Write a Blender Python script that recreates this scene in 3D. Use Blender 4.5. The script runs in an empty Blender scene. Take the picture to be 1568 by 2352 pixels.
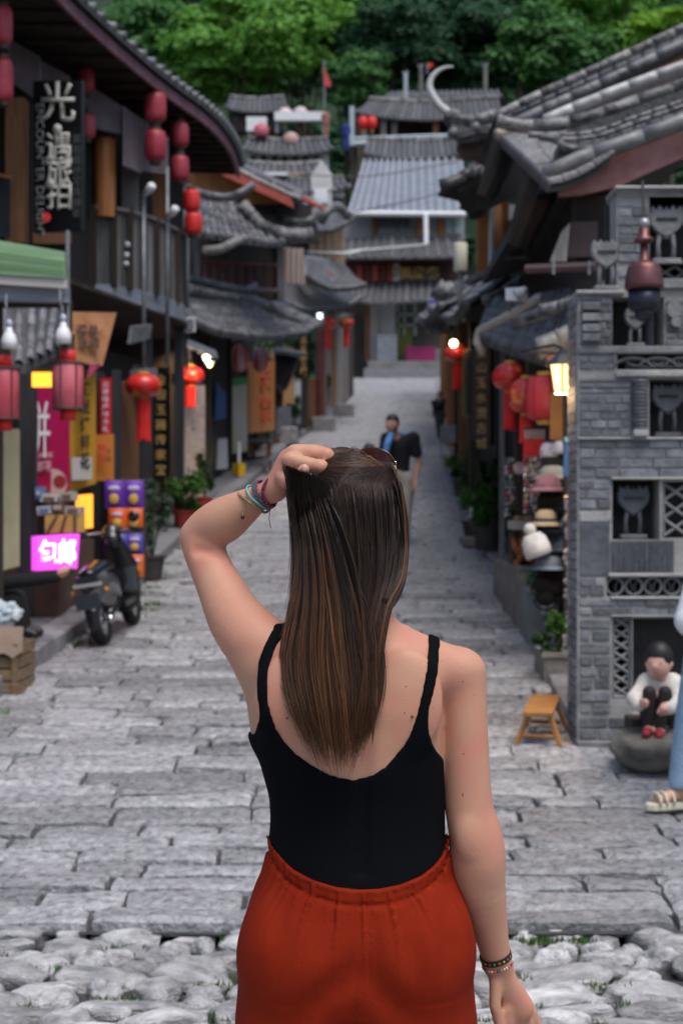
import bpy, bmesh, math, random
import numpy as np
from mathutils import Vector, Matrix, noise as mnoise

# ------------------------------------------------------------------ camera, sky, sun, exposure
scene = bpy.context.scene
COL = scene.collection
CAMZ = 1.58                      # eye height above the cobbles
F, CX, CY = 3503.0, 784.0, 1176.0  # focal length and centre in units of a 1568 x 2352 frame
cam_d = bpy.data.cameras.new('camera')
cam = bpy.data.objects.new('camera', cam_d); COL.objects.link(cam)
cam.location = (0, 0, CAMZ); cam.rotation_euler = (math.pi/2, 0, 0)
cam_d.sensor_fit = 'VERTICAL'; cam_d.sensor_height = 23.5; cam_d.lens = 35.0
cam_d.clip_start = 0.05; cam_d.clip_end = 2000
cam_d.dof.use_dof = True; cam_d.dof.focus_distance = 2.52; cam_d.dof.aperture_fstop = 4.2
scene.camera = cam

SUN_EL, SUN_AZ = 66.0, 150.0     # azimuth measured from +Y (view direction) towards +X
world = bpy.data.worlds.new('World'); scene.world = world; world.use_nodes = True
wn = world.node_tree
sky = wn.nodes.new('ShaderNodeTexSky'); sky.sky_type = 'NISHITA'; sky.sun_disc = False
sky.sun_elevation = math.radians(SUN_EL); sky.sun_rotation = math.radians(SUN_AZ)
sky.air_density = 1.0; sky.dust_density = 3.0; sky.ozone_density = 1.0
bg = wn.nodes['Background']; bg.inputs['Strength'].default_value = 0.105
wn.links.new(sky.outputs[0], bg.inputs[0])
sun_d = bpy.data.lights.new('sun', 'SUN'); sun_d.energy = 1.5; sun_d.angle = math.radians(35)
sun_d.color = (1.0, 0.965, 0.92)
sun = bpy.data.objects.new('sun', sun_d); COL.objects.link(sun)
_a = math.radians(SUN_AZ); _e = math.radians(SUN_EL)
_dir = Vector((math.sin(_a)*math.cos(_e), math.cos(_a)*math.cos(_e), math.sin(_e)))
sun.rotation_euler = _dir.to_track_quat('Z', 'Y').to_euler()
scene.view_settings.view_transform = 'Standard'; scene.view_settings.look = 'None'
scene.view_settings.exposure = 0.72; scene.view_settings.gamma = 1.0
scene.view_settings.use_curve_mapping = False
scene.render.engine = 'CYCLES'
scene.cycles.use_denoising = True
scene.cycles.max_bounces = 6; scene.cycles.diffuse_bounces = 3; scene.cycles.glossy_bounces = 3
scene.cycles.transparent_max_bounces = 12; scene.cycles.transmission_bounces = 4
scene.cycles.sample_clamp_indirect = 6

RNG = random.Random(7)
NP = np.random.default_rng(7)

# ------------------------------------------------------------------ measuring
def P(px, py, d):
    """the point at distance d along the view axis seen at pixel (px, py)"""
    return Vector(((px-CX)/F*d, d, CAMZ + (CY-py)/F*d))
_GY = [-400, 5.0, 6.5, 7.5, 9.0, 10.5, 14.0, 18.7, 26.0, 34.0, 48.0, 66.0, 67.0, 700]
_GZ = [0.0, 0.0, .08, .16, .30, .43, .735, 1.18, 1.93, 2.83, 4.72, 7.38, 7.45, 7.6]
def gz(y): return float(np.interp(y, _GY, _GZ))
_LK = ([-5, 8, 10.5, 14, 18.7, 27, 36, 43, 50, 56, 66], [-2.35, -2.28, -2.2, -1.98, -1.97, -1.62, -1.27, -.6, -.1, .34, .6])
_RK = ([-5, 9.6, 10.5, 14.2, 21, 34, 50, 66], [1.34, 1.36, 1.40, 1.65, 1.68, 2.19, 3.2, 4.07])
def lk(y): return float(np.interp(y, *_LK))
def rk(y): return float(np.interp(y, *_RK))

# ------------------------------------------------------------------ objects
def wloc(o):
    v = Vector((0, 0, 0))
    while o is not None:
        v += o.location; o = o.parent
    return v
def tag(o, label=None, cat=None, group=None, kind=None):
    if label: o['label'] = label
    if cat: o['category'] = cat
    if group: o['group'] = group
    if kind: o['kind'] = kind
    return o
def thing(name, label, cat, loc=(0, 0, 0), group=None):
    o = bpy.data.objects.new(name, None); COL.objects.link(o); o.location = loc
    o.empty_display_size = .1
    return tag(o, label, cat, group)
def link_mesh(name, me, mats, parent=None):
    o = bpy.data.objects.new(name, me); COL.objects.link(o)
    if not isinstance(mats, (list, tuple)): mats = [mats]
    if len(me.materials) == 0:
        for m in mats: me.materials.append(m)
    if parent is not None: o.parent = parent
    return o
class MB:
    """collects faces; build() makes one mesh object"""
    def __init__(s): s.v = []; s.f = []; s.m = []; s.mi = 0
    def add(s, verts, faces):
        n = len(s.v); s.v.extend([tuple(v) for v in verts])
        for f in faces: s.f.append(tuple(i+n for i in f)); s.m.append(s.mi)
        return s
    def box(s, lo, hi, rot=None, piv=None):
        (x0, y0, z0), (x1, y1, z1) = lo, hi
        vs = [Vector(p) for p in ((x0,y0,z0),(x1,y0,z0),(x1,y1,z0),(x0,y1,z0),(x0,y0,z1),(x1,y0,z1),(x1,y1,z1),(x0,y1,z1))]
        if rot is not None:
            c = Vector(piv) if piv is not None else sum(vs, Vector())/8
            vs = [rot @ (v-c) + c for v in vs]
        return s.add(vs, [(0,3,2,1),(4,5,6,7),(0,1,5,4),(1,2,6,5),(2,3,7,6),(3,0,4,7)])
    def cbox(s, c, size, rot=None):
        c = Vector(c); h = Vector(size)/2
        return s.box(c-h, c+h, rot, c)
    def hexa(s, pts):   # 8 corner points, bottom loop then top loop
        return s.add(pts, [(0,3,2,1),(4,5,6,7),(0,1,5,4),(1,2,6,5),(2,3,7,6),(3,0,4,7)])
    def quad(s, a, b, c, d): return s.add([a, b, c, d], [(0, 1, 2, 3)])
    def tube(s, pts, r, n=8, caps=True, flat=1.0):
        pts = [Vector(p) for p in pts]; m = len(pts)
        rs = [r]*m if not isinstance(r, (list, tuple)) else r
        t0 = (pts[1]-pts[0]).normalized()
        up = Vector((0,0,1)) if abs(t0.z) < .9 else Vector((1,0,0))
        u = t0.cross(up).normalized(); vs = []
        for i, p in enumerate(pts):
            t = (pts[min(i+1,m-1)]-pts[max(i-1,0)])
            t = t.normalized() if t.length > 1e-9 else t0
            u = (u - t*u.dot(t)).normalized(); w = t.cross(u)
            for k in range(n):
                a = 2*math.pi*k/n
                vs.append(p + (u*math.cos(a) + w*math.sin(a)*flat)*rs[i])
        fs = [(i*n+k, i*n+(k+1)%n, (i+1)*n+(k+1)%n, (i+1)*n+k) for i in range(m-1) for k in range(n)]
        if caps:
            fs.append(tuple(reversed(range(n)))); fs.append(tuple((m-1)*n+k for k in range(n)))
        return s.add(vs, fs)
    def lathe(s, prof, c=(0,0,0), n=16, axis='z', caps=True, squash=1.0):
        c = Vector(c); vs = []
        for r, h in prof:
            for k in range(n):
                a = 2*math.pi*k/n
                if axis == 'z': v = (r*math.cos(a), r*math.sin(a)*squash, h)
                elif axis == 'y': v = (r*math.cos(a), h, r*math.sin(a))
                else: v = (h, r*math.cos(a), r*math.sin(a))
                vs.append(c + Vector(v))
        m = len(prof)
        fs = [(i*n+k, i*n+(k+1)%n, (i+1)*n+(k+1)%n, (i+1)*n+k) for i in range(m-1) for k in range(n)]
        if caps:
            fs.append(tuple(reversed(range(n)))); fs.append(tuple((m-1)*n+k for k in range(n)))
        return s.add(vs, fs)
    def prism(s, poly, vec):   # polygon extruded along vec
        vec = Vector(vec); n = len(poly); a = [Vector(p) for p in poly]; b = [p+vec for p in a]
        return s.add(a+b, [tuple(reversed(range(n))), tuple(range(n, 2*n))] + [(i, (i+1)%n, n+(i+1)%n, n+i) for i in range(n)])
    def sphere(s, c, r, n=12, m=8):
        if not isinstance(r, (tuple, list)): r = (r, r, r)
        c = Vector(c); vs = [c+Vector((0,0,-r[2]))]
        for i in range(1, m):
            ph = -math.pi/2 + math.pi*i/m
            for k in range(n):
                a = 2*math.pi*k/n
                vs.append(c+Vector((r[0]*math.cos(ph)*math.cos(a), r[1]*math.cos(ph)*math.sin(a), r[2]*math.sin(ph))))
        vs.append(c+Vector((0,0,r[2]))); L = len(vs)-1
        fs = [(0, 1+(k+1)%n, 1+k) for k in range(n)]
        fs += [(1+i*n+k, 1+i*n+(k+1)%n, 1+(i+1)*n+(k+1)%n, 1+(i+1)*n+k) for i in range(m-2) for k in range(n)]
        fs += [(1+(m-2)*n+k, 1+(m-2)*n+(k+1)%n, L) for k in range(n)]
        return s.add(vs, fs)
    def mesh(s, name, smooth=False, off=None):
        me = bpy.data.meshes.new(name)
        vs = s.v if off is None else [(x-off[0], y-off[1], z-off[2]) for x, y, z in s.v]
        me.from_pydata(vs, [], s.f)
        if any(s.m): me.polygons.foreach_set('material_index', s.m)
        if smooth: me.polygons.foreach_set('use_smooth', [True]*len(s.f))
        me.update(); return me
    def build(s, name, mats, parent=None, smooth=False, world=True):
        off = wloc(parent) if (parent is not None and world) else None
        return link_mesh(name, s.mesh(name, smooth, off), mats, parent)
def bevel(o, w=.01, seg=1):
    m = o.modifiers.new('soft_edge', 'BEVEL'); m.width = w; m.segments = seg; m.limit_method = 'ANGLE'
    return o
def copy_tree(o, parent=None):
    c = o.copy(); COL.objects.link(c); c.parent = parent
    for ch in [x for x in ALLOBJ(o)]: copy_tree(ch, c)
    return c
def ALLOBJ(o): return list(o.children)

# ------------------------------------------------------------------ materials
def hexc(h):
    h = h.lstrip('#'); c = [int(h[i:i+2], 16)/255 for i in (0, 2, 4)]
    return tuple(x/12.92 if x <= .04045 else ((x+.055)/1.055)**2.4 for x in c)
_MATS = {}
def mat(name, c1, c2=None, scale=6.0, rough=.7, bump=0.0, bscale=None, spec=.4, metal=0.0, vary=0.0, emit=None, estr=0.0,
        detail=6.0, stretch=None, sheen=0.0, sss=0.0, coat=0.0, contrast=(.35, .65), transl=0.0, rvar=0.0, alpha=1.0):
    if name in _MATS: return _MATS[name]
    m = bpy.data.materials.new(name); m.use_nodes = True; nt = m.node_tree; N = nt.nodes; L = nt.links
    b = N['Principled BSDF']; _MATS[name] = m
    def node(t, **k):
        n = N.new(t)
        for a, v in k.items(): setattr(n, a, v)
        return n
    tc = node('ShaderNodeTexCoord'); src = tc.outputs['Object']
    if stretch:
        mp = node('ShaderNodeMapping'); mp.inputs['Scale'].default_value = stretch; L.new(src, mp.inputs[0]); src = mp.outputs[0]
    col = None
    c2 = c2 or c1
    nz = node('ShaderNodeTexNoise'); nz.inputs['Scale'].default_value = scale; nz.inputs['Detail'].default_value = detail
    nz.inputs['Roughness'].default_value = .62
    oi = node('ShaderNodeObjectInfo')
    ad = node('ShaderNodeVectorMath', operation='SCALE'); ad.inputs['Scale'].default_value = 17.0
    cb = node('ShaderNodeCombineXYZ')
    for i in range(3): L.new(oi.outputs['Random'], cb.inputs[i])
    L.new(cb.outputs[0], ad.inputs[0])
    sm = node('ShaderNodeVectorMath', operation='ADD'); L.new(src, sm.inputs[0]); L.new(ad.outputs[0], sm.inputs[1])
    L.new(sm.outputs[0], nz.inputs['Vector'])
    mr = node('ShaderNodeMapRange'); mr.inputs[1].default_value = contrast[0]; mr.inputs[2].default_value = contrast[1]
    L.new(nz.outputs[0], mr.inputs[0])
    mx = node('ShaderNodeMix', data_type='RGBA'); mx.inputs['A'].default_value = (*c1, 1); mx.inputs['B'].default_value = (*c2, 1)
    L.new(mr.outputs[0], mx.inputs['Factor']); col = mx.outputs['Result']
    if vary:
        hs = node('ShaderNodeHueSaturation'); r2 = node('ShaderNodeMapRange')
        r2.inputs[3].default_value = 1-vary; r2.inputs[4].default_value = 1+vary
        L.new(oi.outputs['Random'], r2.inputs[0]); L.new(r2.outputs[0], hs.inputs['Value']); L.new(col, hs.inputs['Color']); col = hs.outputs[0]
    L.new(col, b.inputs['Base Color'])
    b.inputs['Roughness'].default_value = rough; b.inputs['Metallic'].default_value = metal
    if rvar:
        r3 = node('ShaderNodeMapRange'); r3.inputs[1].default_value = .3; r3.inputs[2].default_value = .7
        r3.inputs[3].default_value = max(rough-rvar, .05); r3.inputs[4].default_value = min(rough+rvar, 1); L.new(nz.outputs[0], r3.inputs[0]); L.new(r3.outputs[0], b.inputs['Roughness'])
    b.inputs['Specular IOR Level'].default_value = spec
    if sheen: b.inputs['Sheen Weight'].default_value = sheen
    if coat: b.inputs['Coat Weight'].default_value = coat
    if sss:
        b.inputs['Subsurface Weight'].default_value = sss; b.inputs['Subsurface Radius'].default_value = (.02, .008, .004); b.inputs['Subsurface Scale'].default_value = 1.0
    if emit: b.inputs['Emission Color'].default_value = (*emit, 1); b.inputs['Emission Strength'].default_value = estr
    if transl: b.inputs['Transmission Weight'].default_value = transl
    if alpha < 1: b.inputs['Alpha'].default_value = alpha
    if bump:
        n2 = node('ShaderNodeTexNoise'); n2.inputs['Scale'].default_value = bscale or scale*4; n2.inputs['Detail'].default_value = 5.0
        L.new(sm.outputs[0], n2.inputs['Vector'])
        bp = node('ShaderNodeBump'); bp.inputs['Strength'].default_value = bump; bp.inputs['Distance'].default_value = .02
        L.new(n2.outputs[0], bp.inputs['Height']); L.new(bp.outputs[0], b.inputs['Normal'])
    return m

# ------------------------------------------------------------------ smooth bodies: distance field + surface nets
def smin(a, b, k):
    if k <= 0: return np.minimum(a, b)
    h = np.maximum(k-np.abs(a-b), 0)/k
    return np.minimum(a, b) - h*h*k*.25
class Field:
    def __init__(s, lo, hi, h):
        s.lo = np.array(lo, float); s.h = h
        s.n = np.ceil((np.array(hi, float)-s.lo)/h).astype(int)+1
        s.ax = [(s.lo[i]+np.arange(s.n[i])*h).astype(np.float32) for i in range(3)]
        s.d = np.full(tuple(s.n), 1.0, np.float32)
    def sub(s, lo, hi):
        a = [max(0, int(math.floor((lo[i]-s.lo[i])/s.h))) for i in range(3)]
        b = [min(int(s.n[i]), int(math.ceil((hi[i]-s.lo[i])/s.h))+1) for i in range(3)]
        if any(b[i] <= a[i] for i in range(3)): return None
        sl = tuple(slice(a[i], b[i]) for i in range(3))
        X = s.ax[0][sl[0]][:, None, None]; Y = s.ax[1][sl[1]][None, :, None]; Z = s.ax[2][sl[2]][None, None, :]
        return sl, X, Y, Z
    def put(s, sl, f, k, cut=False):
        s.d[sl] = smin(s.d[sl], f.astype(np.float32), k) if not cut else -smin(-s.d[sl], f.astype(np.float32), k)
    def cone(s, p0, p1, r0, r1, k=.02, flat=None, cut=False):
        p0 = np.array(p0, float); p1 = np.array(p1, float); R = max(r0, r1)+k+.03
        g = s.sub(np.minimum(p0, p1)-R, np.maximum(p0, p1)+R)
        if g is None: return s
        sl, X, Y, Z = g; v = p1-p0; L2 = max(float(v@v), 1e-12)
        t = np.clip(((X-p0[0])*v[0]+(Y-p0[1])*v[1]+(Z-p0[2])*v[2])/L2, 0, 1)
        dx = X-(p0[0]+t*v[0]); dy = Y-(p0[1]+t*v[1]); dz = Z-(p0[2]+t*v[2])
        if flat is not None:
            nrm = np.array(flat[0], float); nrm /= np.linalg.norm(nrm); q = flat[1]
            dn = dx*nrm[0]+dy*nrm[1]+dz*nrm[2]
            dist = np.sqrt(np.maximum(dx*dx+dy*dy+dz*dz-dn*dn, 0)+(dn/q)**2)
            f = (dist-(r0+(r1-r0)*t))*min(q, 1)
        else:
            f = np.sqrt(dx*dx+dy*dy+dz*dz)-(r0+(r1-r0)*t)
        s.put(sl, f, k, cut); return s
    def chain(s, pts, k=.02, flat=None, ki=.004):
        P_ = np.array([p for p, r in pts], float); Rm = max(r for p, r in pts)+k+.03
        g = s.sub(P_.min(0)-Rm, P_.max(0)+Rm)
        if g is None: return s
        sl, X, Y, Z = g; f = None
        for (p0, r0), (p1, r1) in zip(pts[:-1], pts[1:]):
            p0 = np.array(p0, float); v = np.array(p1, float)-p0; L2 = max(float(v@v), 1e-12)
            t = np.clip(((X-p0[0])*v[0]+(Y-p0[1])*v[1]+(Z-p0[2])*v[2])/L2, 0, 1).astype(np.float32)
            dx = X-(p0[0]+t*v[0]); dy = Y-(p0[1]+t*v[1]); dz = Z-(p0[2]+t*v[2])
            if flat is not None:
                nrm = np.array(flat[0], float); nrm /= np.linalg.norm(nrm); q = flat[1]
                dn = dx*nrm[0]+dy*nrm[1]+dz*nrm[2]
                e = (np.sqrt(np.maximum(dx*dx+dy*dy+dz*dz-dn*dn, 0)+(dn/q)**2)-(r0+(r1-r0)*t))*min(q, 1)
            else: e = np.sqrt(dx*dx+dy*dy+dz*dz)-(r0+(r1-r0)*t)
            f = e if f is None else np.minimum(f, e)
        s.put(sl, f, k); return s
    def ell(s, c, r, k=.02, rot=None, cut=False):
        c = np.array(c, float); r = np.array(r, float); R = max(r)+k+.03
        g = s.sub(c-R, c+R)
        if g is None: return s
        sl, X, Y, Z = g; X = X-c[0]; Y = Y-c[1]; Z = Z-c[2]
        if rot is not None:
            M = np.array(rot)
            X, Y, Z = (M[0,0]*X+M[1,0]*Y+M[2,0]*Z, M[0,1]*X+M[1,1]*Y+M[2,1]*Z, M[0,2]*X+M[1,2]*Y+M[2,2]*Z)
        k0 = np.sqrt((X/r[0])**2+(Y/r[1])**2+(Z/r[2])**2); k1 = np.sqrt((X/r[0]**2)**2+(Y/r[1]**2)**2+(Z/r[2]**2)**2)
        s.put(sl, k0*(k0-1)/np.maximum(k1, 1e-6), k, cut); return s
    def loft(s, rows, k=.02, n=2.2):
        """rows (z, x_left, x_right, y_centre, half_depth), z rising"""
        rows = sorted(rows); zz = [r[0] for r in rows]
        xl = min(r[1] for r in rows); xr = max(r[2] for r in rows); b = max(r[4] for r in rows)
        yc = [r[3] for r in rows]
        g = s.sub((xl-.08, min(yc)-b-.08, zz[0]), (xr+.08, max(yc)+b+.08, zz[-1]))
        if g is None: return s
        sl, X, Y, Z = g; z1 = Z[0, 0, :]
        def it(i):
            return np.interp(z1, zz, [r[i] for r in rows])
        ker = np.array([1, 2, 3, 2, 1])/9
        def sm(a):
            return np.convolve(np.pad(a, 2, mode='edge'), ker, 'valid')
        L_, R_, C_, B_ = [sm(sm(it(i))) for i in (1, 2, 3, 4)]
        cx = ((L_+R_)/2)[None, None, :]; a = ((R_-L_)/2)[None, None, :]; cy = C_[None, None, :]; bb = B_[None, None, :]
        f = ((np.abs((X-cx)/a)**n+np.abs((Y-cy)/bb)**n)**(1/n)-1)*np.minimum(a, bb)
        f = np.maximum(f, np.maximum(zz[0]-Z, Z-zz[-1]))
        s.put(sl, f, k); return s
    def mesh(s, name, d=None):
        d = s.d if d is None else d
        v, q = surface_nets(d)
        v = v*s.h + s.lo
        return v, q
def surface_nets(d):
    n = d.shape; ins = d < 0
    c = [slice(0, -1), slice(1, None)]
    cnt = np.zeros((n[0]-1, n[1]-1, n[2]-1), np.int8)
    for i in (0, 1):
        for j in (0, 1):
            for k in (0, 1): cnt += ins[c[i], c[j], c[k]]
    idx = np.argwhere((cnt > 0) & (cnt < 8))
    num = np.full(cnt.shape, -1, np.int32); num[idx[:, 0], idx[:, 1], idx[:, 2]] = np.arange(len(idx))
    acc = np.zeros((len(idx), 3)); w = np.zeros(len(idx))
    I, J, K = idx.T
    for ax in range(3):
        for u in (0, 1):
            for t in (0, 1):
                o = [0, 0, 0]; o[(ax+1) % 3] = u; o[(ax+2) % 3] = t
                e = [0, 0, 0]; e[ax] = 1
                a = d[I+o[0], J+o[1], K+o[2]].astype(float); b = d[I+o[0]+e[0], J+o[1]+e[1], K+o[2]+e[2]].astype(float)
                x = (a < 0) != (b < 0)
                tt = np.where(x, a/np.where(x, a-b, 1), 0)
                p = np.zeros((len(idx), 3)); p[:, (ax+1) % 3] = u; p[:, (ax+2) % 3] = t; p[:, ax] = tt
                acc[x] += p[x]; w += x
    v = idx + acc/np.maximum(w, 1)[:, None]
    quads = []
    for ax in range(3):
        sa = [slice(None)]*3; sb = [slice(None)]*3; sa[ax] = slice(0, -1); sb[ax] = slice(1, None)
        A = ins[tuple(sa)]; B = ins[tuple(sb)]
        e = np.argwhere(A != B)
        u, t = (ax+1) % 3, (ax+2) % 3
        ok = (e[:, u] > 0) & (e[:, t] > 0) & (e[:, u] < n[u]-1) & (e[:, t] < n[t]-1)
        e = e[ok]; fl = A[e[:, 0], e[:, 1], e[:, 2]]
        def cell(du, dt):
            q = e.copy(); q[:, u] += du; q[:, t] += dt
            return num[q[:, 0], q[:, 1], q[:, 2]]
        q = np.stack([cell(-1, -1), cell(0, -1), cell(0, 0), cell(-1, 0)], 1)
        q[~fl] = q[~fl][:, ::-1]
        quads.append(q)
    return v, np.concatenate(quads)
def np_mesh(name, v, q, mats, parent=None, smooth=True, world=True):
    off = np.array(wloc(parent)) if (parent is not None and world) else np.zeros(3)
    v = v-off
    me = bpy.data.meshes.new(name); me.vertices.add(len(v)); me.vertices.foreach_set('co', v.astype(np.float32).ravel())
    k = q.shape[1]; me.loops.add(len(q)*k); me.loops.foreach_set('vertex_index', q.astype(np.int32).ravel())
    me.polygons.add(len(q)); me.polygons.foreach_set('loop_start', np.arange(0, len(q)*k, k, dtype=np.int32))
    me.polygons.foreach_set('loop_total', np.full(len(q), k, np.int32))
    me.polygons.foreach_set('use_smooth', np.full(len(q), smooth))
    me.update(calc_edges=True); me.validate()
    return link_mesh(name, me, mats, parent)
def relax(v, q, it=2, lam=.5):
    e = np.concatenate([q[:, [0, 1]], q[:, [1, 2]], q[:, [2, 3]], q[:, [3, 0]]])
    deg = np.bincount(e.ravel(), minlength=len(v))[:, None].clip(1)
    for _ in range(it):
        s = np.zeros_like(v); np.add.at(s, e[:, 0], v[e[:, 1]]); np.add.at(s, e[:, 1], v[e[:, 0]])
        v = v + lam*(s/deg - v)
    return v
def poly_sd(px, pz, poly):
    """signed distance (negative inside) of points to a polygon, 2-D arrays"""
    d = np.full(px.shape, 1e9); c = np.zeros(px.shape, bool); n = len(poly)
    for i in range(n):
        ax, az = poly[i]; bx, bz = poly[(i+1) % n]
        ex, ez = bx-ax, bz-az; wx, wz = px-ax, pz-az
        t = np.clip((wx*ex+wz*ez)/max(ex*ex+ez*ez, 1e-12), 0, 1)
        d = np.minimum(d, (wx-ex*t)**2+(wz-ez*t)**2)
        cond = ((az > pz) != (bz > pz)) & (px < ex*(pz-az)/(ez if abs(ez) > 1e-12 else 1e-12)+ax)
        c ^= cond
    return np.where(c, -1, 1)*np.sqrt(d)
def spline(pts, n):
    pts = np.array(pts, float); m = len(pts)
    ext = np.vstack([2*pts[0]-pts[1], pts, 2*pts[-1]-pts[-2]])
    t = np.linspace(0, m-1-1e-9, n); i = t.astype(int); f = (t-i)[:, None]
    p0, p1, p2, p3 = ext[i], ext[i+1], ext[i+2], ext[i+3]
    return .5*((2*p1)+(-p0+p2)*f+(2*p0-5*p1+4*p2-p3)*f**2+(-p0+3*p1-3*p2+p3)*f**3)
# ------------------------------------------------------------------ ground, street, kerbs
STONE = mat('slab_stone', (.135, .137, .147), (.36, .36, .372), scale=24, rough=.35, bump=1.0, bscale=38, spec=.6, vary=.30, rvar=.18, detail=10, contrast=(.32, .66))
JOINT = mat('joint_earth', (.035, .035, .037), (.07, .07, .07), scale=12, rough=.9, bump=.5)
COBB = mat('cobble_stone', (.20, .20, .205), (.50, .495, .495), scale=1.0, rough=.46, bump=.8, bscale=5, spec=.55, vary=.32, rvar=.15, detail=8, contrast=(.36, .62))
EARTH = mat('packed_earth', (.07, .065, .06), (.12, .115, .11), scale=3, rough=.95, bump=.4)
KERB = mat('kerb_stone', (.13, .13, .14), (.24, .24, .25), scale=8, rough=.65, bump=.6, bscale=30, vary=.15)
def sheet(name, xs, ys, zf, m, parent=None, smooth=True):
    mb = MB(); nx = len(xs)
    mb.add([(x, y, zf(x, y)) for y in ys for x in xs], [(j*nx+i, j*nx+i+1, (j+1)*nx+i+1, (j+1)*nx+i) for j in range(len(ys)-1) for i in range(nx-1)])
    return mb.build(name, m, parent, smooth=smooth)
def hillz(x, y):
    return 7.6 + max(0, y-112)*.62*min(1, max(0, (y-112)/40)) if y > 112 else gz(y)
_ys = [-120, -40, -10, 0] + list(np.arange(3, 70, 1.0)) + [75, 85, 100, 112, 125, 140, 160, 190, 230, 300, 420, 600]
_xs = [-400, -200, -100, -50, -20, -8, -4, -2, 0, 2, 4, 8, 20, 50, 100, 200, 400]
tag(sheet('ground', _xs, _ys, lambda x, y: hillz(x, y)-.10, EARTH), kind='structure')

street = tag(sheet('street', [-4.5, 4.8], list(np.arange(5.7, 66.6, .75)), lambda x, y: gz(y)-.035, JOINT), kind='structure')
def slab_geom(mb, x0, x1, y0, y1, rg, nx=5, ny=4, edge=.012, amp=.009, gap=.009):
    """one dressed stone: uneven top, rounded worn edges, sides going down into the joint"""
    j = lambda s: rg.uniform(-s, s)
    c = [(x0+gap+j(.006), y0+gap+j(.009)), (x1-gap+j(.006), y0+gap+j(.009)), (x1-gap+j(.006), y1-gap+j(.009)), (x0+gap+j(.006), y1-gap+j(.009))]
    us = [0, .06, .35, .65, .94, 1][:nx+1] if nx == 5 else np.linspace(0, 1, nx+1)
    vs_ = [0, .16, .5, .84, 1]
    lift = rg.uniform(-.008, .010); tx, ty = j(.012), j(.03)
    base = len(mb.v); V = []
    for v in vs_:
        for u in us:
            x = (c[0][0]*(1-u)+c[1][0]*u)*(1-v)+(c[3][0]*(1-u)+c[2][0]*u)*v
            y = (c[0][1]*(1-u)+c[1][1]*u)*(1-v)+(c[3][1]*(1-u)+c[2][1]*u)*v
            e = (u in (0, 1)) + (v in (0, 1))
            z = gz(y)+lift+j(amp)-(edge*e)+tx*(u-.5)+ty*(v-.5)*.3
            V.append((x+j(.006), y+j(.006), z))
    n = len(us); m = len(vs_)
    Fs = [(k*n+i, k*n+i+1, (k+1)*n+i+1, (k+1)*n+i) for k in range(m-1) for i in range(n-1)]
    loop = [i for i in range(n)] + [k*n+n-1 for k in range(1, m)] + [(m-1)*n+i for i in range(n-2, -1, -1)] + [k*n for k in range(m-2, 0, -1)]
    o = len(V)
    for i in loop: x, y, z = V[i]; V.append((x, y, z-.05))
    L = len(loop)
    Fs += [(loop[i], o+i, o+(i+1) % L, loop[(i+1) % L]) for i in range(L)]
    mb.add(V, Fs); return mb
rg = random.Random(21); far = MB(); nslab = 0
y = 5.72; ri = 0
while y < 66:
    h = rg.uniform(.17, .30) if y < 30 else rg.uniform(.3, .45)
    xl, xr = (lk(y)-.02, rk(y)+.05)
    if y < 8.6: xr = 3.2
    if y < 7.5: xl = -2.4
    x = xl-rg.uniform(0, .5)
    while x < xr:
        L_ = rg.uniform(.28, .90)
        x1 = min(x+L_, xr+.1)
        if x1-x > .15:
            dist = y; px0 = CX+F*x/dist; px1 = CX+F*x1/dist
            vis = px1 > -20 and px0 < 1590
            if y < 16.2 and nslab < 300 and vis:
                m = MB(); slab_geom(m, x, x1, y, y+h, rg, edge=.011 if y < 9 else .013); m.build('paving_slab', STONE, street, smooth=False); nslab += 1
            else: slab_geom(far, x, x1, y, y+h, rg)
        x = x1
    y += h; ri += 1
tag(far.build('far_paving', STONE, street), kind='stuff')

# rough cobbles on the crown of the bridge in front
apron = tag(sheet('cobbled_apron', list(np.arange(-4, 4.5, .5)), [-6, -3, 0, 1.5, 3, 4, 4.5, 5, 5.35, 5.72], lambda x, y: -.055, JOINT), kind='structure')
def cobble_mesh(seed):
    bm = bmesh.new(); bmesh.ops.create_icosphere(bm, subdivisions=3, radius=1.0); o = Vector((seed*3.1, seed*1.7, 0))
    for v in bm.verts:
        n = mnoise.noise(v.co*1.2+o)*.40+mnoise.noise(v.co*2.6+o)*.13+mnoise.noise(v.co*6+o)*.03
        # squarish plan, flattened top
        p = Vector((math.copysign(abs(v.co.x)**.75, v.co.x), math.copysign(abs(v.co.y)**.75, v.co.y), math.copysign(abs(v.co.z)**.8, v.co.z)))
        v.co = p*(1+n)
    me = bpy.data.meshes.new('cobblestone'); bm.to_mesh(me); bm.free()
    me.polygons.foreach_set('use_smooth', [True]*len(me.polygons)); me.materials.append(COBB); return me
cms = [cobble_mesh(i+1) for i in range(14)]
rg = random.Random(5); nc = 0; yy = 4.45; cob = []
while yy < 5.75:
    hh = rg.uniform(.09, .17); xx = -1.75-rg.uniform(0, .1)
    while xx < 1.9:
        ww = rg.uniform(.13, .34)*rg.choice([.5, .8, 1, 1.2]); cx_, cy_ = xx+ww/2, yy+hh/2+rg.uniform(-.03, .03)
        px = CX+F*cx_/cy_
        if (px < 640 or px > 1010) and -60 < px < 1640 and nc < 300: cob.append((cx_, cy_, ww, hh)); nc += 1
        xx += ww+rg.uniform(.004, .028)
    yy += hh*.96
for i, (cx_, cy_, ww, hh) in enumerate(cob):
    o = bpy.data.objects.new('cobblestone', cms[i % 14]); COL.objects.link(o); o.parent = apron
    o.location = (cx_, cy_, -.035+rg.uniform(-.015, .012)); o.rotation_euler = (rg.uniform(-.18, .18), rg.uniform(-.15, .15), rg.uniform(-.35, .35)+rg.choice([0, 0, math.pi]))
    o.scale = (ww*.47, hh*.50, rg.uniform(.034, .058))
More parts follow.
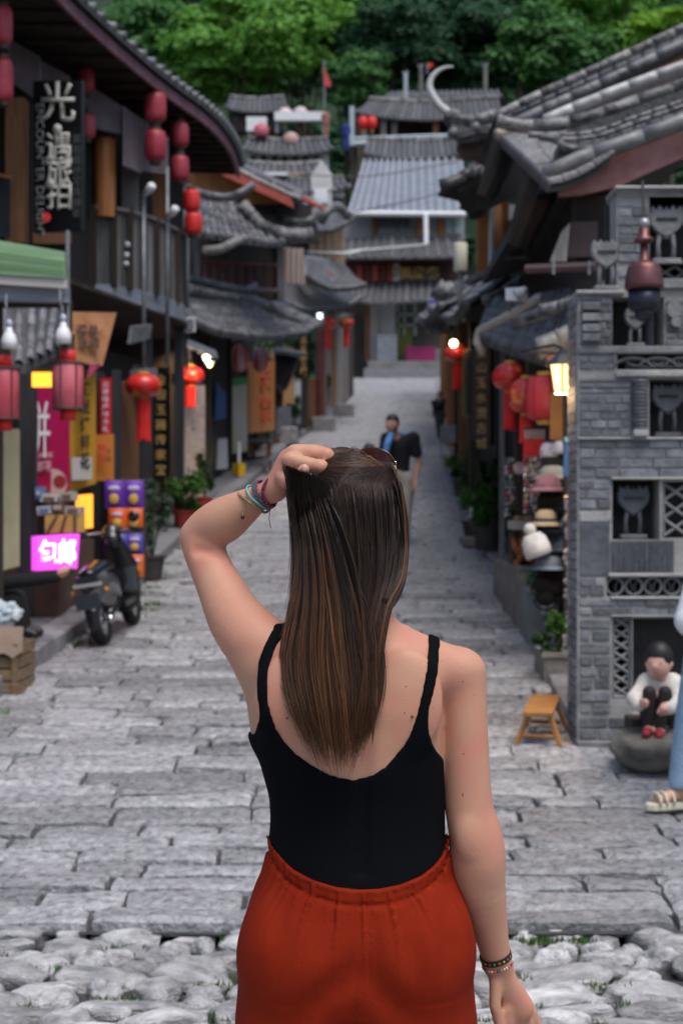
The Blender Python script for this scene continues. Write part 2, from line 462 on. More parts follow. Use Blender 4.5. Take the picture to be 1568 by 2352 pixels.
mb = MB(); rg2 = random.Random(9)
def blob(mb, c, r, rg): mb.sphere(c, r, 8, 5)
yy = -3.0
while yy < 4.45:
    xx = -3.6
    while xx < 3.6:
        ww = rg2.uniform(.2, .4); mb.sphere((xx+ww/2, yy+rg2.uniform(0, .1), -.04), (ww*.52, rg2.uniform(.09, .14), rg2.uniform(.04, .07)), 9, 6); xx += ww
    yy += .19
for k in range(260):
    x_ = rg2.choice([-1, 1])*rg2.uniform(.15, 1.8); y_ = rg2.uniform(4.4, 5.72); px = CX+F*x_/y_
    if 640 < px < 1010: mb.sphere((x_, y_, -.045), (.16, .09, .05), 9, 6)
yy = 4.4
while yy < 5.7:
    for sgn in (-1, 1):
        xx = 1.8
        while xx < 4.2: ww = rg2.uniform(.16, .36); mb.sphere((sgn*(xx+ww/2), yy+rg2.uniform(0, .05), -.035), (ww*.48, rg2.uniform(.05, .075), rg2.uniform(.05, .075)), 10, 7); xx += ww
    yy += .12
tag(mb.build('small_cobbles', COBB, apron, smooth=True), kind='stuff')

# moss and grass in the joints
def tufts(name, spots, m, hgt=(.01, .03), n=30, spread=.05, seed=1, wide=.004):
    rg = np.random.default_rng(seed); vs = []; fs = []
    for (x, y, z) in spots:
        for i in range(n):
            a = rg.uniform(0, 6.28); r = spread*math.sqrt(rg.uniform()); h = rg.uniform(*hgt); b = rg.uniform(0, 6.28); l = rg.uniform(0, .7)*h
            p = np.array([x+r*math.cos(a)*1.6, y+r*math.sin(a)*.6, z]); t = np.array([math.cos(b), math.sin(b), 0])*wide
            q = p+np.array([math.cos(b+1.5)*l, math.sin(b+1.5)*l, h]); k = len(vs)
            vs += [p-t, p+t, q]; fs.append((k, k+1, k+2))
    return MB().add(vs, fs).build(name, m)
MOSS = mat('moss_green', (.03, .075, .012), (.06, .13, .02), scale=40, rough=.9)
sp = [(P(px, py, 5.3).x*1.0, d, -.03) for px, py, d in ((250, 2140, 5.6), (480, 2130, 5.7), (240, 2200, 5.45), (520, 2310, 4.85), (120, 2290, 4.95), (300, 2270, 5.0), (90, 2340, 4.75), (430, 2345, 4.72), (470, 2240, 5.2), (380, 2330, 4.8), (15, 2180, 5.5))]
sp += [((px-CX)/F*d, d, -.012) for px, d in ((1180, 5.62), (1215, 5.64), (1255, 5.62), (1300, 5.64), (1160, 5.2), (1330, 5.64), (1190, 4.9), (1400, 5.1), (1550, 5.55), (1240, 5.0), (1480, 4.9), (1120, 4.75), (560, 5.68), (100, 5.3), (600, 5.2))]
for k in range(30):
    c_ = cob[k*3 % len(cob)]; sp.append((c_[0]+c_[2]*.5, c_[1]-c_[3]*.45, -.05))
tag(tufts('moss', sp, MOSS, n=55, hgt=(.012, .032), spread=.06), kind='stuff')
sp = []
rgm = random.Random(3)
for k in range(36):
    y_ = rgm.uniform(6.2, 30); sp.append((lk(y_)+.06+rgm.uniform(-.03, .05), y_, gz(y_)-.01))
for px, py, d in ((330, 1395, 13.6), (345, 1385, 13.9), (810, 900, 50), (800, 920, 48), (790, 925, 47)): sp.append((P(px, py, d).x, d, gz(d)))
tag(tufts('kerb_weeds', sp, MOSS, n=40, hgt=(.02, .07), spread=.09, seed=4, wide=.008), kind='stuff')

# raised pavements with kerb stones
def pavement(name, kf, side, y0, y1, wdt, up=.13):
    ys = list(np.arange(y0, y1+.01, .7)); mb = MB(); s = side
    xs = lambda y: (kf(y)+s*.26, kf(y)+s*(.26+wdt))
    vs = []
    for y in ys: a, b = xs(y); vs += [(a, y, gz(y)+up-.012), (b, y, gz(y)+up)]
    mb.add(vs, [(2*i, 2*i+1, 2*i+3, 2*i+2) if s > 0 else (2*i+1, 2*i, 2*i+2, 2*i+3) for i in range(len(ys)-1)])
    o = tag(mb.build(name, mat('pavement_stone', (.10, .10, .11), (.17, .165, .17), scale=5, rough=.75, bump=.5), None), kind='structure')
    y = y0; rg = random.Random(int(y0*10)+3); k = 0; st = MB()
    while y < y1:
        L_ = rg.uniform(.55, .95); b = MB(); ya, yb = y+.006, min(y+L_, y1)-.006; d = rg.uniform(-.012, .012); zt = up+rg.uniform(-.008, .01)
        q = [(kf(ya)+d, ya), (kf(ya)+s*.25+d, ya), (kf(yb)+s*.25+d, yb), (kf(yb)+d, yb)]
        if s < 0: q = [q[1], q[0], q[3], q[2]]
        pts = [(x_, y_, gz(y_)-.1) for x_, y_ in q]+[(x_, y_, gz(y_)+zt) for x_, y_ in q]
        if ya < 42: b.hexa(pts); bevel(b.build('kerb_stone', KERB, o), .015, 2)
        else: st.hexa(pts)
        y += L_; k += 1
    if st.v: tag(st.build('far_kerb', KERB, o), kind='stuff')
    return o
pavement('pavement_left', lk, -1, 8.2, 62, 2.6)
pavement('pavement_right', rk, 1, 9.2, 66, 2.6, .06)
# ------------------------------------------------------------------ builders for the town
TILE = mat('roof_tile', (.050, .052, .058), (.17, .17, .18), scale=7, rough=.42, bump=.5, bscale=30, spec=.55, vary=.25, rvar=.15)
DECK = mat('roof_bed', (.030, .031, .035), (.075, .075, .08), scale=9, rough=.7, bump=.6)
RIDGE = mat('ridge_plaster', (.05, .051, .055), (.25, .247, .24), scale=9, rough=.45, bump=.9, bscale=22, vary=.35, rvar=.15, contrast=(.4, .66))
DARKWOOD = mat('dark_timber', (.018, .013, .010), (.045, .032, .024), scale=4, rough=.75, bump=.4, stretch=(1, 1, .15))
BROWN = mat('brown_timber', (.13, .055, .020), (.24, .105, .040), scale=5, rough=.6, bump=.4, stretch=(4, 4, .4), vary=.15)
ORANGE = mat('orange_timber', (.34, .125, .030), (.46, .19, .055), scale=5, rough=.5, bump=.3, stretch=(4, 4, .4))
GREYWOOD = mat('weathered_timber', (.10, .096, .094), (.24, .23, .22), scale=6, rough=.8, bump=.6, stretch=(4, 4, .3), vary=.2)
BLUEGREY = mat('blue_grey_paint', (.13, .155, .19), (.24, .27, .31), scale=5, rough=.65, bump=.4, stretch=(.4, .4, 3))
REDWOOD = mat('dark_red_paint', (.085, .018, .018), (.15, .04, .035), scale=5, rough=.6, bump=.3)
REDPAINT = mat('faded_red_paint', (.30, .050, .035), (.42, .10, .06), scale=4, rough=.65, bump=.4)
BLACKP = mat('black_lacquer', (.006, .006, .007), rough=.35, spec=.4)
VOIDM = mat('room_shade', (.008, .007, .007), (.02, .016, .014), scale=2, rough=.9)  # near-black: the darkness of unlit interiors is put into the wall colour
GOLD = mat('gold_paint', (.42, .25, .06), (.55, .36, .12), scale=30, rough=.45)
CREAM = mat('cream_lettering', (.55, .54, .48), rough=.6)
METAL = mat('grey_metal', (.16, .17, .18), (.26, .27, .28), scale=10, rough=.45, metal=.4)
WHITEM = mat('white_enamel', (.62, .64, .66), (.72, .73, .74), scale=6, rough=.45)
PLASTER = mat('pale_plaster', (.42, .42, .42), (.56, .56, .55), scale=3, rough=.85, bump=.2)

def panel(name, c, th, m, parent, bev=0):
    """a slab through four points (px, py, d), thickened away from the camera"""
    q = [P(*p) if not isinstance(p, Vector) else p for p in c]
    n = (q[1]-q[0]).cross(q[3]-q[0]).normalized()
    if n.y < 0: n = -n
    o = MB().prism(q, n*th)
    o = o.build(name, m, parent)
    me = o.data; bm = bmesh.new(); bm.from_mesh(me); bmesh.ops.recalc_face_normals(bm, faces=bm.faces); bm.to_mesh(me); bm.free()
    if bev: bevel(o, bev)
    return o
def post(name, px, py0, py1, d, w, m, parent, dp=None, round_=False, dx=0, z0=None, z1=None):
    a = P(px, py0, d); b = P(px, py1, d)
    za = a.z if z1 is None else z1; zb = b.z if z0 is None else z0
    if round_: o = MB().tube([(a.x, d, zb), (a.x, d, za)], w/2, 12)
    else: o = MB().box((a.x-w/2, d-(dp or w)/2, min(za, zb)), (a.x+w/2, d+(dp or w)/2, max(za, zb)))
    return o.build(name, m, parent, smooth=False)

# ---- tiled roofs
def _tile_mesh(r, L, cap, name='roof_tile'):
    mb = MB(); n = 7; vs = []
    for yy, rr in ((0, r), (L, r*.86)):
        for k in range(n+1): a = math.pi*k/n; vs.append((rr*math.cos(a), yy, rr*math.sin(a)-r*.1))
    mb.add(vs, [(k, k+1, n+2+k, n+1+k)[::-1] for k in range(n)])
    mb.add([(r*.86*math.cos(math.pi*k/n), .0, r*.86*math.sin(math.pi*k/n)-r*.1) for k in range(n+1)]+[(r*math.cos(math.pi*k/n), .0, r*math.sin(math.pi*k/n)-r*.1) for k in range(n+1)],
           [(k, k+1, n+2+k, n+1+k) for k in range(n)])
    if cap:
        c = [(r*1.05*math.cos(2*math.pi*k/12), -.012, r*1.05*math.sin(2*math.pi*k/12)) for k in range(12)]
        mb.add(c+[(x, .01, z) for x, y, z in c], [tuple(range(12)), *[(k, 12+k, 12+(k+1) % 12, (k+1) % 12) for k in range(12)]])
    me = mb.mesh(name, True); me.materials.append(TILE); return me
_TM = {}
def roof_surface(eave, ridge, sag, lift):
    eave = [Vector(p) for p in eave]; ridge = [Vector(p) for p in ridge]
    def along(c, u):
        u = min(max(u, 0), 1)*(len(c)-1); i = min(int(u), len(c)-2); return c[i].lerp(c[i+1], u-i)
    def S(u, v):
        p = along(eave, u).lerp(along(ridge, u), v)
        p.z -= sag*4*v*(1-v)
        p.z += lift*(abs(2*u-1)**3)*(1-v)**2
        return p
    return S
def tile_roof(parent, eave, ridge, sp=.21, sag=.12, lift=0.0, r=.065, tl=.24, per_tile=True, cap=True, name='roof', th=.07, maxtiles=300, deckmat=None, under=None, back=True):
    S = roof_surface(eave, ridge, sag, lift)
    W_ = sum((Vector(eave[i+1])-Vector(eave[i])).length for i in range(len(eave)-1)); H_ = (S(.5, 1)-S(.5, 0)).length
    nu = max(4, int(W_/.5)); nv = 6; mb = MB(); top = []; bot = []
    for j in range(nv+1):
        for i in range(nu+1):
            p = S(i/nu, j/nv); top.append(p); bot.append(p-Vector((0, 0, th)))
    n = nu+1; N_ = len(top)
    fs = [(j*n+i, j*n+i+1, (j+1)*n+i+1, (j+1)*n+i) for j in range(nv) for i in range(nu)]
    mb.add(top+bot, fs+[tuple(N_+k for k in reversed(f)) for f in fs])
    lp = [i for i in range(n)]+[j*n+nu for j in range(1, nv+1)]+[nv*n+i for i in range(nu-1, -1, -1)]+[j*n for j in range(nv-1, 0, -1)]
    mb.add([top[i] for i in lp]+[bot[i] for i in lp], [(k, len(lp)+k, len(lp)+(k+1) % len(lp), (k+1) % len(lp)) for k in range(len(lp))])
    roof = mb.build(name, deckmat or DECK, parent, smooth=False)
    me = roof.data; bm = bmesh.new(); bm.from_mesh(me); bmesh.ops.recalc_face_normals(bm, faces=bm.faces); bm.to_mesh(me); bm.free()
    rows = max(2, int(W_/sp)); base = wloc(roof); cnt = 0; rest = MB()
    nt = max(2, int(round(H_/tl)))
    for i in range(rows+1):
        u = i/rows; row = MB()
        for j in range(nt):
            a, b = S(u, j/nt), S(u, (j+1)/nt)
            L_ = (b-a).length*1.12; ydir = (b-a).normalized()
            e = (S(min(u+.02, 1), j/nt)-S(max(u-.02, 0), j/nt)); x = (e-ydir*e.dot(ydir)).normalized(); z = x.cross(ydir)
            if z.z < 0: x = -x; z = x.cross(ydir)
            key = (round(r, 3), round(L_, 2), cap and j == 0)
            if key not in _TM: _TM[key] = _tile_mesh(r, round(L_, 2), cap and j == 0)
            M = Matrix((x, ydir, z)).transposed().to_4x4(); M.translation = a
            if per_tile and cnt < maxtiles:
                o = bpy.data.objects.new('roof_tile', _TM[key]); COL.objects.link(o); o.parent = roof; M.translation = a-base; o.matrix_local = M; cnt += 1
            else:
                tgt = rest if per_tile else row
                m_ = _TM[key]; tgt.add([M @ v.co for v in m_.vertices], [tuple(p.vertices) for p in m_.polygons])
        if row.v: row.build('tile_row', TILE, roof, smooth=True)
    if rest.v: tag(rest.build('more_tiles', TILE, roof, smooth=True), kind='stuff')
    return roof, S
def roll(name, pts, r, parent, m=None, joints=True, n=10):
    """a rounded ridge or verge of half-round tiles: each tile a piece of its own"""
    pts = spline([tuple(p) for p in pts], max(12, len(pts)*5)); L_ = np.concatenate([[0], np.cumsum(np.linalg.norm(np.diff(pts, axis=0), axis=1))])
    k = max(2, int(L_[-1]/(r*5.2))); out = []
    root = MB().tube([Vector(p)-Vector((0, 0, r*.35)) for p in pts[::2]], r*.8, 8).build(name, m or RIDGE, parent, smooth=True)
    for i in range(k):
        a, b = L_[-1]*i/k, L_[-1]*(i+1)/k*1.0+r*.35; ts = np.linspace(a, min(b, L_[-1]), 4)
        seg = [Vector([np.interp(t, L_, pts[:, c]) for c in range(3)]) for t in ts]
        MB().tube(seg, [r*1.04, r, r, r*.97], n).build('ridge_tile', m or RIDGE, root, smooth=True)
    return root

# ---- writing
def lettering(parent, text, c, right, up, size, m, vertical=False, thick=.006, bold=.012, name='lettering', gap=1.05, tall=1.0):
    cu = bpy.data.curves.new('t', 'FONT'); cu.body = '\n'.join(text) if vertical else text
    cu.align_x = 'CENTER'; cu.align_y = 'CENTER'; cu.size = 1.0; cu.extrude = .0; cu.offset = bold; cu.space_line = gap; cu.resolution_u = 3
    ob = bpy.data.objects.new('t', cu); COL.objects.link(ob)
    dg = bpy.context.evaluated_depsgraph_get(); me = bpy.data.meshes.new_from_object(ob.evaluated_get(dg)); bpy.data.objects.remove(ob); bpy.data.curves.remove(cu)
    if len(me.vertices) == 0: return None
    co = np.empty(len(me.vertices)*3, np.float32); me.vertices.foreach_get('co', co); co = co.reshape(-1, 3)
    lo, hi = co.min(0), co.max(0); co = co-(lo+hi)/2
    right = np.array(Vector(right).normalized()); up = np.array(Vector(up).normalized()); nrm = np.cross(right, up)
    w = np.array(c, float)+(co[:, :1]*right+co[:, 1:2]*tall*up)*size-np.array(wloc(parent))
    me.vertices.foreach_set('co', w.astype(np.float32).ravel()); me.materials.clear(); me.materials.append(m); me.name = name; me.update()
    o = bpy.data.objects.new(name, me); COL.objects.link(o); o.parent = parent
    s = o.modifiers.new('raised', 'SOLIDIFY'); s.thickness = thick; s.offset = 1.0
    return o
def nchar(text, wid): return wid

# ---- lanterns
RED = mat('red_lantern_silk', (.55, .016, .018), (.64, .035, .030), scale=4, rough=.5, spec=.35, sss=.0)
REDG = mat('red_lantern_gilt_sheen', (.58, .022, .018), (.72, .34, .07), scale=6, rough=.35, contrast=(.54, .64), coat=.3)  # gilt print, its gold widened and brightened to paint sheen on the silk
PINKR = mat('weathered_red_silk', (.27, .012, .028), (.38, .055, .075), scale=3, rough=.45)
YELM = mat('yellow_brocade', (.55, .36, .06), rough=.5)
CAPM = mat('lantern_cap', (.05, .04, .03), rough=.5)
def round_lantern(px, py, d, r, label, group=None, tassel=.35, top=None, squash=.68, m=None, gilt=True):
    c = P(px, py, d); t = thing('red_lantern', label, 'lantern', tuple(c), group); h = r*squash
    n = 20; prof = [(r*math.cos(a)**.8, h*math.sin(a)) for a in np.linspace(-1.32, 1.32, 13)]
    mb = MB(); vs = []
    for rr, hh in prof:
        for k in range(n*2):
            a = math.pi*k/n; q = rr*(1.0+(.025 if k % 2 else -.025)); vs.append(c+Vector((q*math.cos(a), q*math.sin(a), hh)))
    mb.add(vs, [(i*2*n+k, i*2*n+(k+1) % (2*n), (i+1)*2*n+(k+1) % (2*n), (i+1)*2*n+k) for i in range(12) for k in range(2*n)])
    mb.build('lantern_body', m or (REDG if gilt else RED), t, smooth=True)
    MB().lathe([(r*.32, h*.94), (r*.34, h*1.12), (r*.30, h*1.14)], c, 12).build('top_cap', YELM, t, smooth=True)
    MB().lathe([(r*.30, -h*1.16), (r*.36, -h*1.14), (r*.32, -h*.92)], c, 12).build('bottom_cap', YELM, t, smooth=True)
    MB().tube([c+Vector((0, 0, h*1.1)), c+Vector((0, 0, (top if top else r*1.6)))], .008, 5).build('hanging_wire', CAPM, t)
    if tassel:
        mb = MB(); z0 = -h*1.12; rg = random.Random(int(px))
        for k in range(14):
            a = 2*math.pi*k/14; rr = r*.32
            mb.tube([c+Vector((rr*math.cos(a), rr*math.sin(a), z0)), c+Vector((rr*.95*math.cos(a), rr*.95*math.sin(a), z0-tassel*.6)), c+Vector((rr*1.05*math.cos(a), rr*1.05*math.sin(a), z0-tassel*rg.uniform(.93, 1.0)))], r*.085, 5)
        mb.build('tassel', RED, t)
    return t
def capsule_lantern(px, py, d, r, h, label, group, wire=.12, m=None):
    c = P(px, py, d); t = thing('paper_lantern', label, 'lantern', tuple(c), group); n = 18
    prof = [(r*.55, -h/2), (r*.86, -h*.44), (r, -h*.30), (r*1.02, 0), (r, h*.30), (r*.86, h*.44), (r*.55, h/2)]
    MB().lathe(prof, c, n).build('lantern_body', m or PINKR, t, smooth=True)
    for k in range(9):
        zz = -h*.42+h*.84*k/8; rr = np.interp(zz, [p[1] for p in prof], [p[0] for p in prof])
        if k in (0, 8): MB().lathe([(r*.5, zz+(-.05 if k == 0 else .0)), (r*.55, zz+(-.03 if k == 0 else .03)), (r*.5, zz+(0 if k == 0 else .05))], c+Vector((0, 0, -h*.06 if k == 0 else h*.06)), 12).build('end_cap', CAPM, t, smooth=True)
    MB().tube([c+Vector((0, 0, h*.5)), c+Vector((0, 0, h*.5+wire))], .006, 5).build('hanging_wire', CAPM, t)
    return t

# ---- foliage
def leaf_cloud(c, rad, n, size, rg, flat=.7, shell=.5):
    """leaf-sized quads spread through a lumpy crown"""
    c = np.array(c, float); rad = np.array(rad, float)
    k = max(5, n//160); lob = rg.normal(0, 1, (k, 3)); lob /= np.linalg.norm(lob, axis=1)[:, None]; lob *= rg.uniform(.25, .85, (k, 1))
    ls = rg.uniform(.22, .46, k); i = rg.integers(0, k, n)
    d = rg.normal(0, 1, (n, 3)); d /= np.linalg.norm(d, axis=1)[:, None]
    p = lob[i]+d*ls[i][:, None]*(rg.uniform(shell, 1, (n, 1)))
    p = c+p*rad
    nrm = d*.7+np.array([0, 0, .7])+rg.normal(0, .5, (n, 3)); nrm /= np.linalg.norm(nrm, axis=1)[:, None]
    a = np.cross(nrm, rg.normal(0, 1, (n, 3))); a /= np.linalg.norm(a, axis=1)[:, None]; b = np.cross(nrm, a)
    s = size*rg.uniform(.6, 1.3, (n, 1))
    v = np.stack([p-a*s, p-b*s*.5, p+a*s, p+b*s*.5], 1).reshape(-1, 3)
    return v, np.arange(n*4).reshape(n, 4)
def leafmat(name, c1, c2, c3=None):
    if name in _MATS: return _MATS[name]
    m = mat(name, c1, c2, scale=1.3, rough=.6, spec=.25, contrast=(.3, .7), detail=3)
    nt = m.node_tree; b = nt.nodes['Principled BSDF']; out = nt.nodes['Material Output']
    tr = nt.nodes.new('ShaderNodeBsdfTranslucent'); mx = nt.nodes.new('ShaderNodeMixShader'); mx.inputs[0].default_value = .45
    src = b.inputs['Base Color'].links[0].from_socket
    nt.links.new(src, tr.inputs[0]); nt.links.new(b.outputs[0], mx.inputs[1]); nt.links.new(tr.outputs[0], mx.inputs[2]); nt.links.new(mx.outputs[0], out.inputs[0])
    return m
def potted_plant(name, label, c, h, w, m, pot=None, potm=None, n=420, leaf=.035, group=None, seed=1, stems=6):
    rg = np.random.default_rng(seed); t = thing(name, label, 'plant', tuple(c), group); c = Vector(c); ph = 0
    if pot:
        pr, ph = pot
        MB().lathe([(pr*.72, 0), (pr*.95, ph*.9), (pr*1.06, ph*.9), (pr*1.06, ph), (pr*.92, ph), (pr*.9, ph*.93)], c, 14).build('pot', potm, t, smooth=False)
    mb = MB()
    for k in range(stems):
        a = rg.uniform(0, 6.28); e = c+Vector((math.cos(a)*w*.5, math.sin(a)*w*.5, ph+h*rg.uniform(.6, .95)))
        mb.tube([c+Vector((0, 0, ph*.8)), (c+e)/2+Vector((0, 0, ph*.3+h*.12)), e], [.010, .007, .003], 5)
    mb.build('stem', mat('stem_green', (.05, .07, .02), rough=.8), t)
    v, q = leaf_cloud((c.x, c.y, c.z+ph+h*.52), (w*.62, w*.62, h*.58), n, leaf, rg, shell=.2)
    np_mesh('leaves', v, q, m, t, smooth=False)
    return t
# ------------------------------------------------------------------ the big timber house on the corner
def V(x, y, z): return Vector((x, y, z))
EZ = CAMZ+5.07
house = thing('timber_house', 'dark two storey timber house with curved balcony and sweeping grey tiled eave', 'house', (-3.6, 18, gz(18)))
eave = [V(-2.72, 13.6, EZ), V(-2.54, 15.1, EZ), V(-2.06, 17.5, EZ), V(-1.62, 19.2, EZ), V(-1.43, 20.6, EZ-.02), V(-1.38, 21.5, EZ-.14)]
eave = [V(*p) for p in spline([tuple(p) for p in eave], 24)]
ridge = [p+V(-2.6, .4, 1.15) for p in eave]
rf, S = tile_roof(house, eave, ridge, sp=.20, sag=.10, r=.062, tl=.30, maxtiles=300)
# fascia board and soffit
mb = MB(); n = len(eave)
for i in range(n-1):
    a, b = eave[i]+V(-.05, 0, -.09), eave[i+1]+V(-.05, 0, -.09)
    mb.hexa([a+V(0, 0, -.13), a+V(-.04, 0, -.13), b+V(-.04, 0, -.13), b+V(0, 0, -.13), a, a+V(-.04, 0, 0), b+V(-.04, 0, 0), b])
mb.build('fascia_board', mat('plum_paint', (.11, .045, .06), (.19, .09, .11), scale=4, rough=.6), house)
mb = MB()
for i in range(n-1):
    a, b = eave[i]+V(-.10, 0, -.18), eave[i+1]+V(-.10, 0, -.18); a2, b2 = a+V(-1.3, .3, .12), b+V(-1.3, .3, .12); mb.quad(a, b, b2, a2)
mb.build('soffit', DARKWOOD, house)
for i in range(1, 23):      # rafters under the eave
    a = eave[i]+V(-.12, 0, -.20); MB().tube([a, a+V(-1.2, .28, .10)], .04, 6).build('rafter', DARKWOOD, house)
# upper storey wall and its timber columns
wall = [V(-3.95, 13.6, 0), V(-3.45, 15.4, 0), V(-2.95, 17.2, 0), V(-2.46, 19.3, 0), V(-2.2, 21.2, 0)]
zb, zt = CAMZ+2.5, EZ
for i in range(4):
    a, b = wall[i], wall[i+1]
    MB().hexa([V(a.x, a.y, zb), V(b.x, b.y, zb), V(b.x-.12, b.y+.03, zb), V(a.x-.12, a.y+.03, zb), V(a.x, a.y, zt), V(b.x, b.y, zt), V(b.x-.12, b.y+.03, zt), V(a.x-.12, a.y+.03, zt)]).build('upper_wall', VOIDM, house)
MB().box((-5.5, 21.0, gz(18)), (-2.25, 21.2, zt)).build('end_wall', DARKWOOD, house)
post('timber_column', 40, 230, 560, 15.5, .20, BROWN, house)
post('timber_column', 66, 240, 560, 15.8, .08, DARKWOOD, house)
panel('wood_panel', [(60, 560, 15.7), (165, 560, 16.9), (165, 500, 16.9), (60, 500, 15.7)], .03, BROWN, house)
post('timber_column', 242, 320, 500, 17.6, .24, ORANGE, house, round_=True)
post('timber_column', 300, 330, 520, 18.2, .18, GREYWOOD, house)
post('timber_column', 370, 380, 540, 18.8, .18, mat('brown_timber', (.13, .055, .02)), house)
for x0, x1, y0, y1, d in ((88, 205, 330, 500, 17.4), (305, 322, 330, 520, 18.3)): panel('opening_shade', [(x0, y1, d), (x1, y1, d), (x1, y0, d), (x0, y0, d)], .03, BLACKP, house)  # black panels; the darkness of the openings is painted as their colour
panel('window_frame', [(-10, 395, 15.0), (28, 405, 15.2), (28, 412, 15.2), (-10, 402, 15.0)], .05, BROWN, house)
panel('window_pane', [(-20, 545, 15.1), (24, 545, 15.3), (24, 412, 15.3), (-20, 405, 15.1)], .02, mat('dusk_glass', (.02, .025, .03), rough=.15, spec=.6), house)
# weather-worn corrugated sheets under the eave
corr = mat('corrugated_plastic', (.20, .17, .19), (.32, .28, .31), scale=3, rough=.55)
def corrugated(x0, y0a, y0b, x1, y1a, y1b, d0, d1):
    mb = MB(); k = max(8, int(abs(x1-x0)/5)*2); vs = []
    for i in range(k+1):
        t = i/k; d = d0+(d1-d0)*t+(.02 if i % 2 else -.02); px = x0+(x1-x0)*t
        vs += [P(px, y0a+(y1a-y0a)*t, d), P(px, y0b+(y1b-y0b)*t, d)]
    mb.add(vs, [(2*i, 2*i+1, 2*i+3, 2*i+2) for i in range(k)]+[(2*i+2, 2*i+3, 2*i+1, 2*i) for i in range(0)])
    o = mb.build('corrugated_sheet', corr, house); s = o.modifiers.new('s', 'SOLIDIFY'); s.thickness = .008
corrugated(22, 90, 185, 92, 130, 235, 15.5, 15.9); corrugated(96, 140, 212, 160, 175, 245, 16.0, 16.4); corrugated(195, 190, 290, 290, 250, 310, 16.9, 17.5)
corrugated(285, 245, 380, 325, 272, 398, 17.4, 17.7); corrugated(322, 270, 392, 385, 315, 400, 17.8, 18.3)
# balcony
bz0, bz1 = CAMZ+2.40, CAMZ+2.62
bal = [V(*P(158, 690, 17.4)), V(*P(262, 695, 17.6)), V(*P(330, 700, 18.0)), V(*P(384, 708, 18.6)), V(*P(428, 716, 19.3))]
for i in range(4):
    a, b = bal[i], bal[i+1]; q = V(-.06, .16, 0)
    o = MB().hexa([V(a.x, a.y, bz0), V(b.x, b.y, bz0), V(b.x, b.y, bz0)+q, V(a.x, a.y, bz0)+q, V(a.x, a.y, bz1), V(b.x, b.y, bz1), V(b.x, b.y, bz1)+q, V(a.x, a.y, bz1)+q]).build('balcony_beam', BLUEGREY, house); bevel(o, .012)
bl = [(p.x, p.y, 0) for p in bal]; sp = spline(bl, 41)
floor = MB(); k_ = len(sp)
for i in range(k_-1): floor.quad(V(*sp[i])+V(0, .1, bz1-.02), V(*sp[i+1])+V(0, .1, bz1-.02), V(*sp[i+1])+V(-1.1, .9, bz1-.02), V(*sp[i])+V(-1.1, .9, bz1-.02))
floor.build('balcony_floor', DARKWOOD, house)
rt = CAMZ+3.50
for i in range(40):     # upright boards of the parapet, in groups between posts
    a, b = V(*sp[i]), V(*sp[i+1]); e = (b-a)*.03
    d_ = .018 if i % 3 else .0
    q = V(-.02, .05, 0); o = V(-.01, .03+d_, 0)
    a, b = a+e+o, b-e+o
    MB().hexa([a+V(0, 0, bz1), b+V(0, 0, bz1), b+V(0, 0, bz1)+q*.4, a+V(0, 0, bz1)+q*.4, a+V(0, 0, rt-.03), b+V(0, 0, rt-.03), b+V(0, 0, rt-.03)+q*.4, a+V(0, 0, rt-.03)+q*.4]).build('parapet_board', GREYWOOD if (i//3) % 2 else mat('grey_green_timber', (.055, .06, .06), (.13, .14, .14), scale=6, rough=.75, bump=.5, stretch=(4, 4, .3), vary=.2), house)
for i in range(0, 41, 5): p = V(*sp[i]); MB().box((p.x-.035, p.y-.02, bz1-.02), (p.x+.035, p.y+.05, rt+.02)).build('parapet_post', DARKWOOD, house)
MB().tube([V(p[0], p[1]+.02, rt) for p in sp], .03, 8).build('handrail', GREYWOOD, house, smooth=True)
for x_, y_ in ((293, 694), (291, 718), (290, 738)): MB().sphere(P(x_, y_-2-130, 17.75), .035, 10, 6).build('round_lamp', WHITEM, house, smooth=True)
# thin vertical poles carrying spotlights
for px, y0, y1, d, sx, sy in ((330, 445, 870, 17.5, 343, 440), (384, 385, 840, 18.3, 397, 492), (430, 545, 700, 19.2, 0, 0)):
    MB().tube([P(px, y0, d), P(px+1, y1, d)], .024, 8).build('steel_pole', METAL, house, smooth=True)
    if sx: MB().tube([P(px, sy+8, d-.02), P(sx, sy-4, d-.1), P(sx+7, sy-14, d-.16)], [.03, .045, .05], 8).build('spotlight', WHITEM, house, smooth=True)
# ground floor
g0 = gz(14)
for ya, yb, xa, xb in ((8.6, 12.4, -3.0, -2.95), (12.4, 16, -2.95, -2.85), (16, 20.5, -2.85, -2.55), (20.5, 24.5, -2.55, -2.35)):
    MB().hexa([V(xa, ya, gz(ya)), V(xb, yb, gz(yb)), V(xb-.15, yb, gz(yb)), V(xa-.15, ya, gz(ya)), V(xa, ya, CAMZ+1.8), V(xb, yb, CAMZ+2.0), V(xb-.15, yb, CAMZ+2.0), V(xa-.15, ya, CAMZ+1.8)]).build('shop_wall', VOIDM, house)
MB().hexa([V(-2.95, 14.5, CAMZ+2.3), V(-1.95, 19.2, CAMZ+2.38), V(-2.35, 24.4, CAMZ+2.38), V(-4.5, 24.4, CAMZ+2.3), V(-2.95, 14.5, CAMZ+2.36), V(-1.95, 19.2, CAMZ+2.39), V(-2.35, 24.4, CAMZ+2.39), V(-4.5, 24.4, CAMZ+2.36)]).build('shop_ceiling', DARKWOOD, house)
for px, y0, y1, d, w in ((66, 815, 1425, 12.5, .125), (224, 855, 1260, 15.2, .13), (268, 850, 1200, 16.2, .09), (322, 840, 1180, 17.6, .15), (340, 735, 1100, 18.4, .10), (412, 720, 900, 19.6, .12)):
    post('timber_post', px, y0, y1, d, w, mat('blue_black_timber', (.012, .013, .017), (.035, .036, .042), scale=5, rough=.6, stretch=(4, 4, .3)), house, z0=gz(d)+.1)
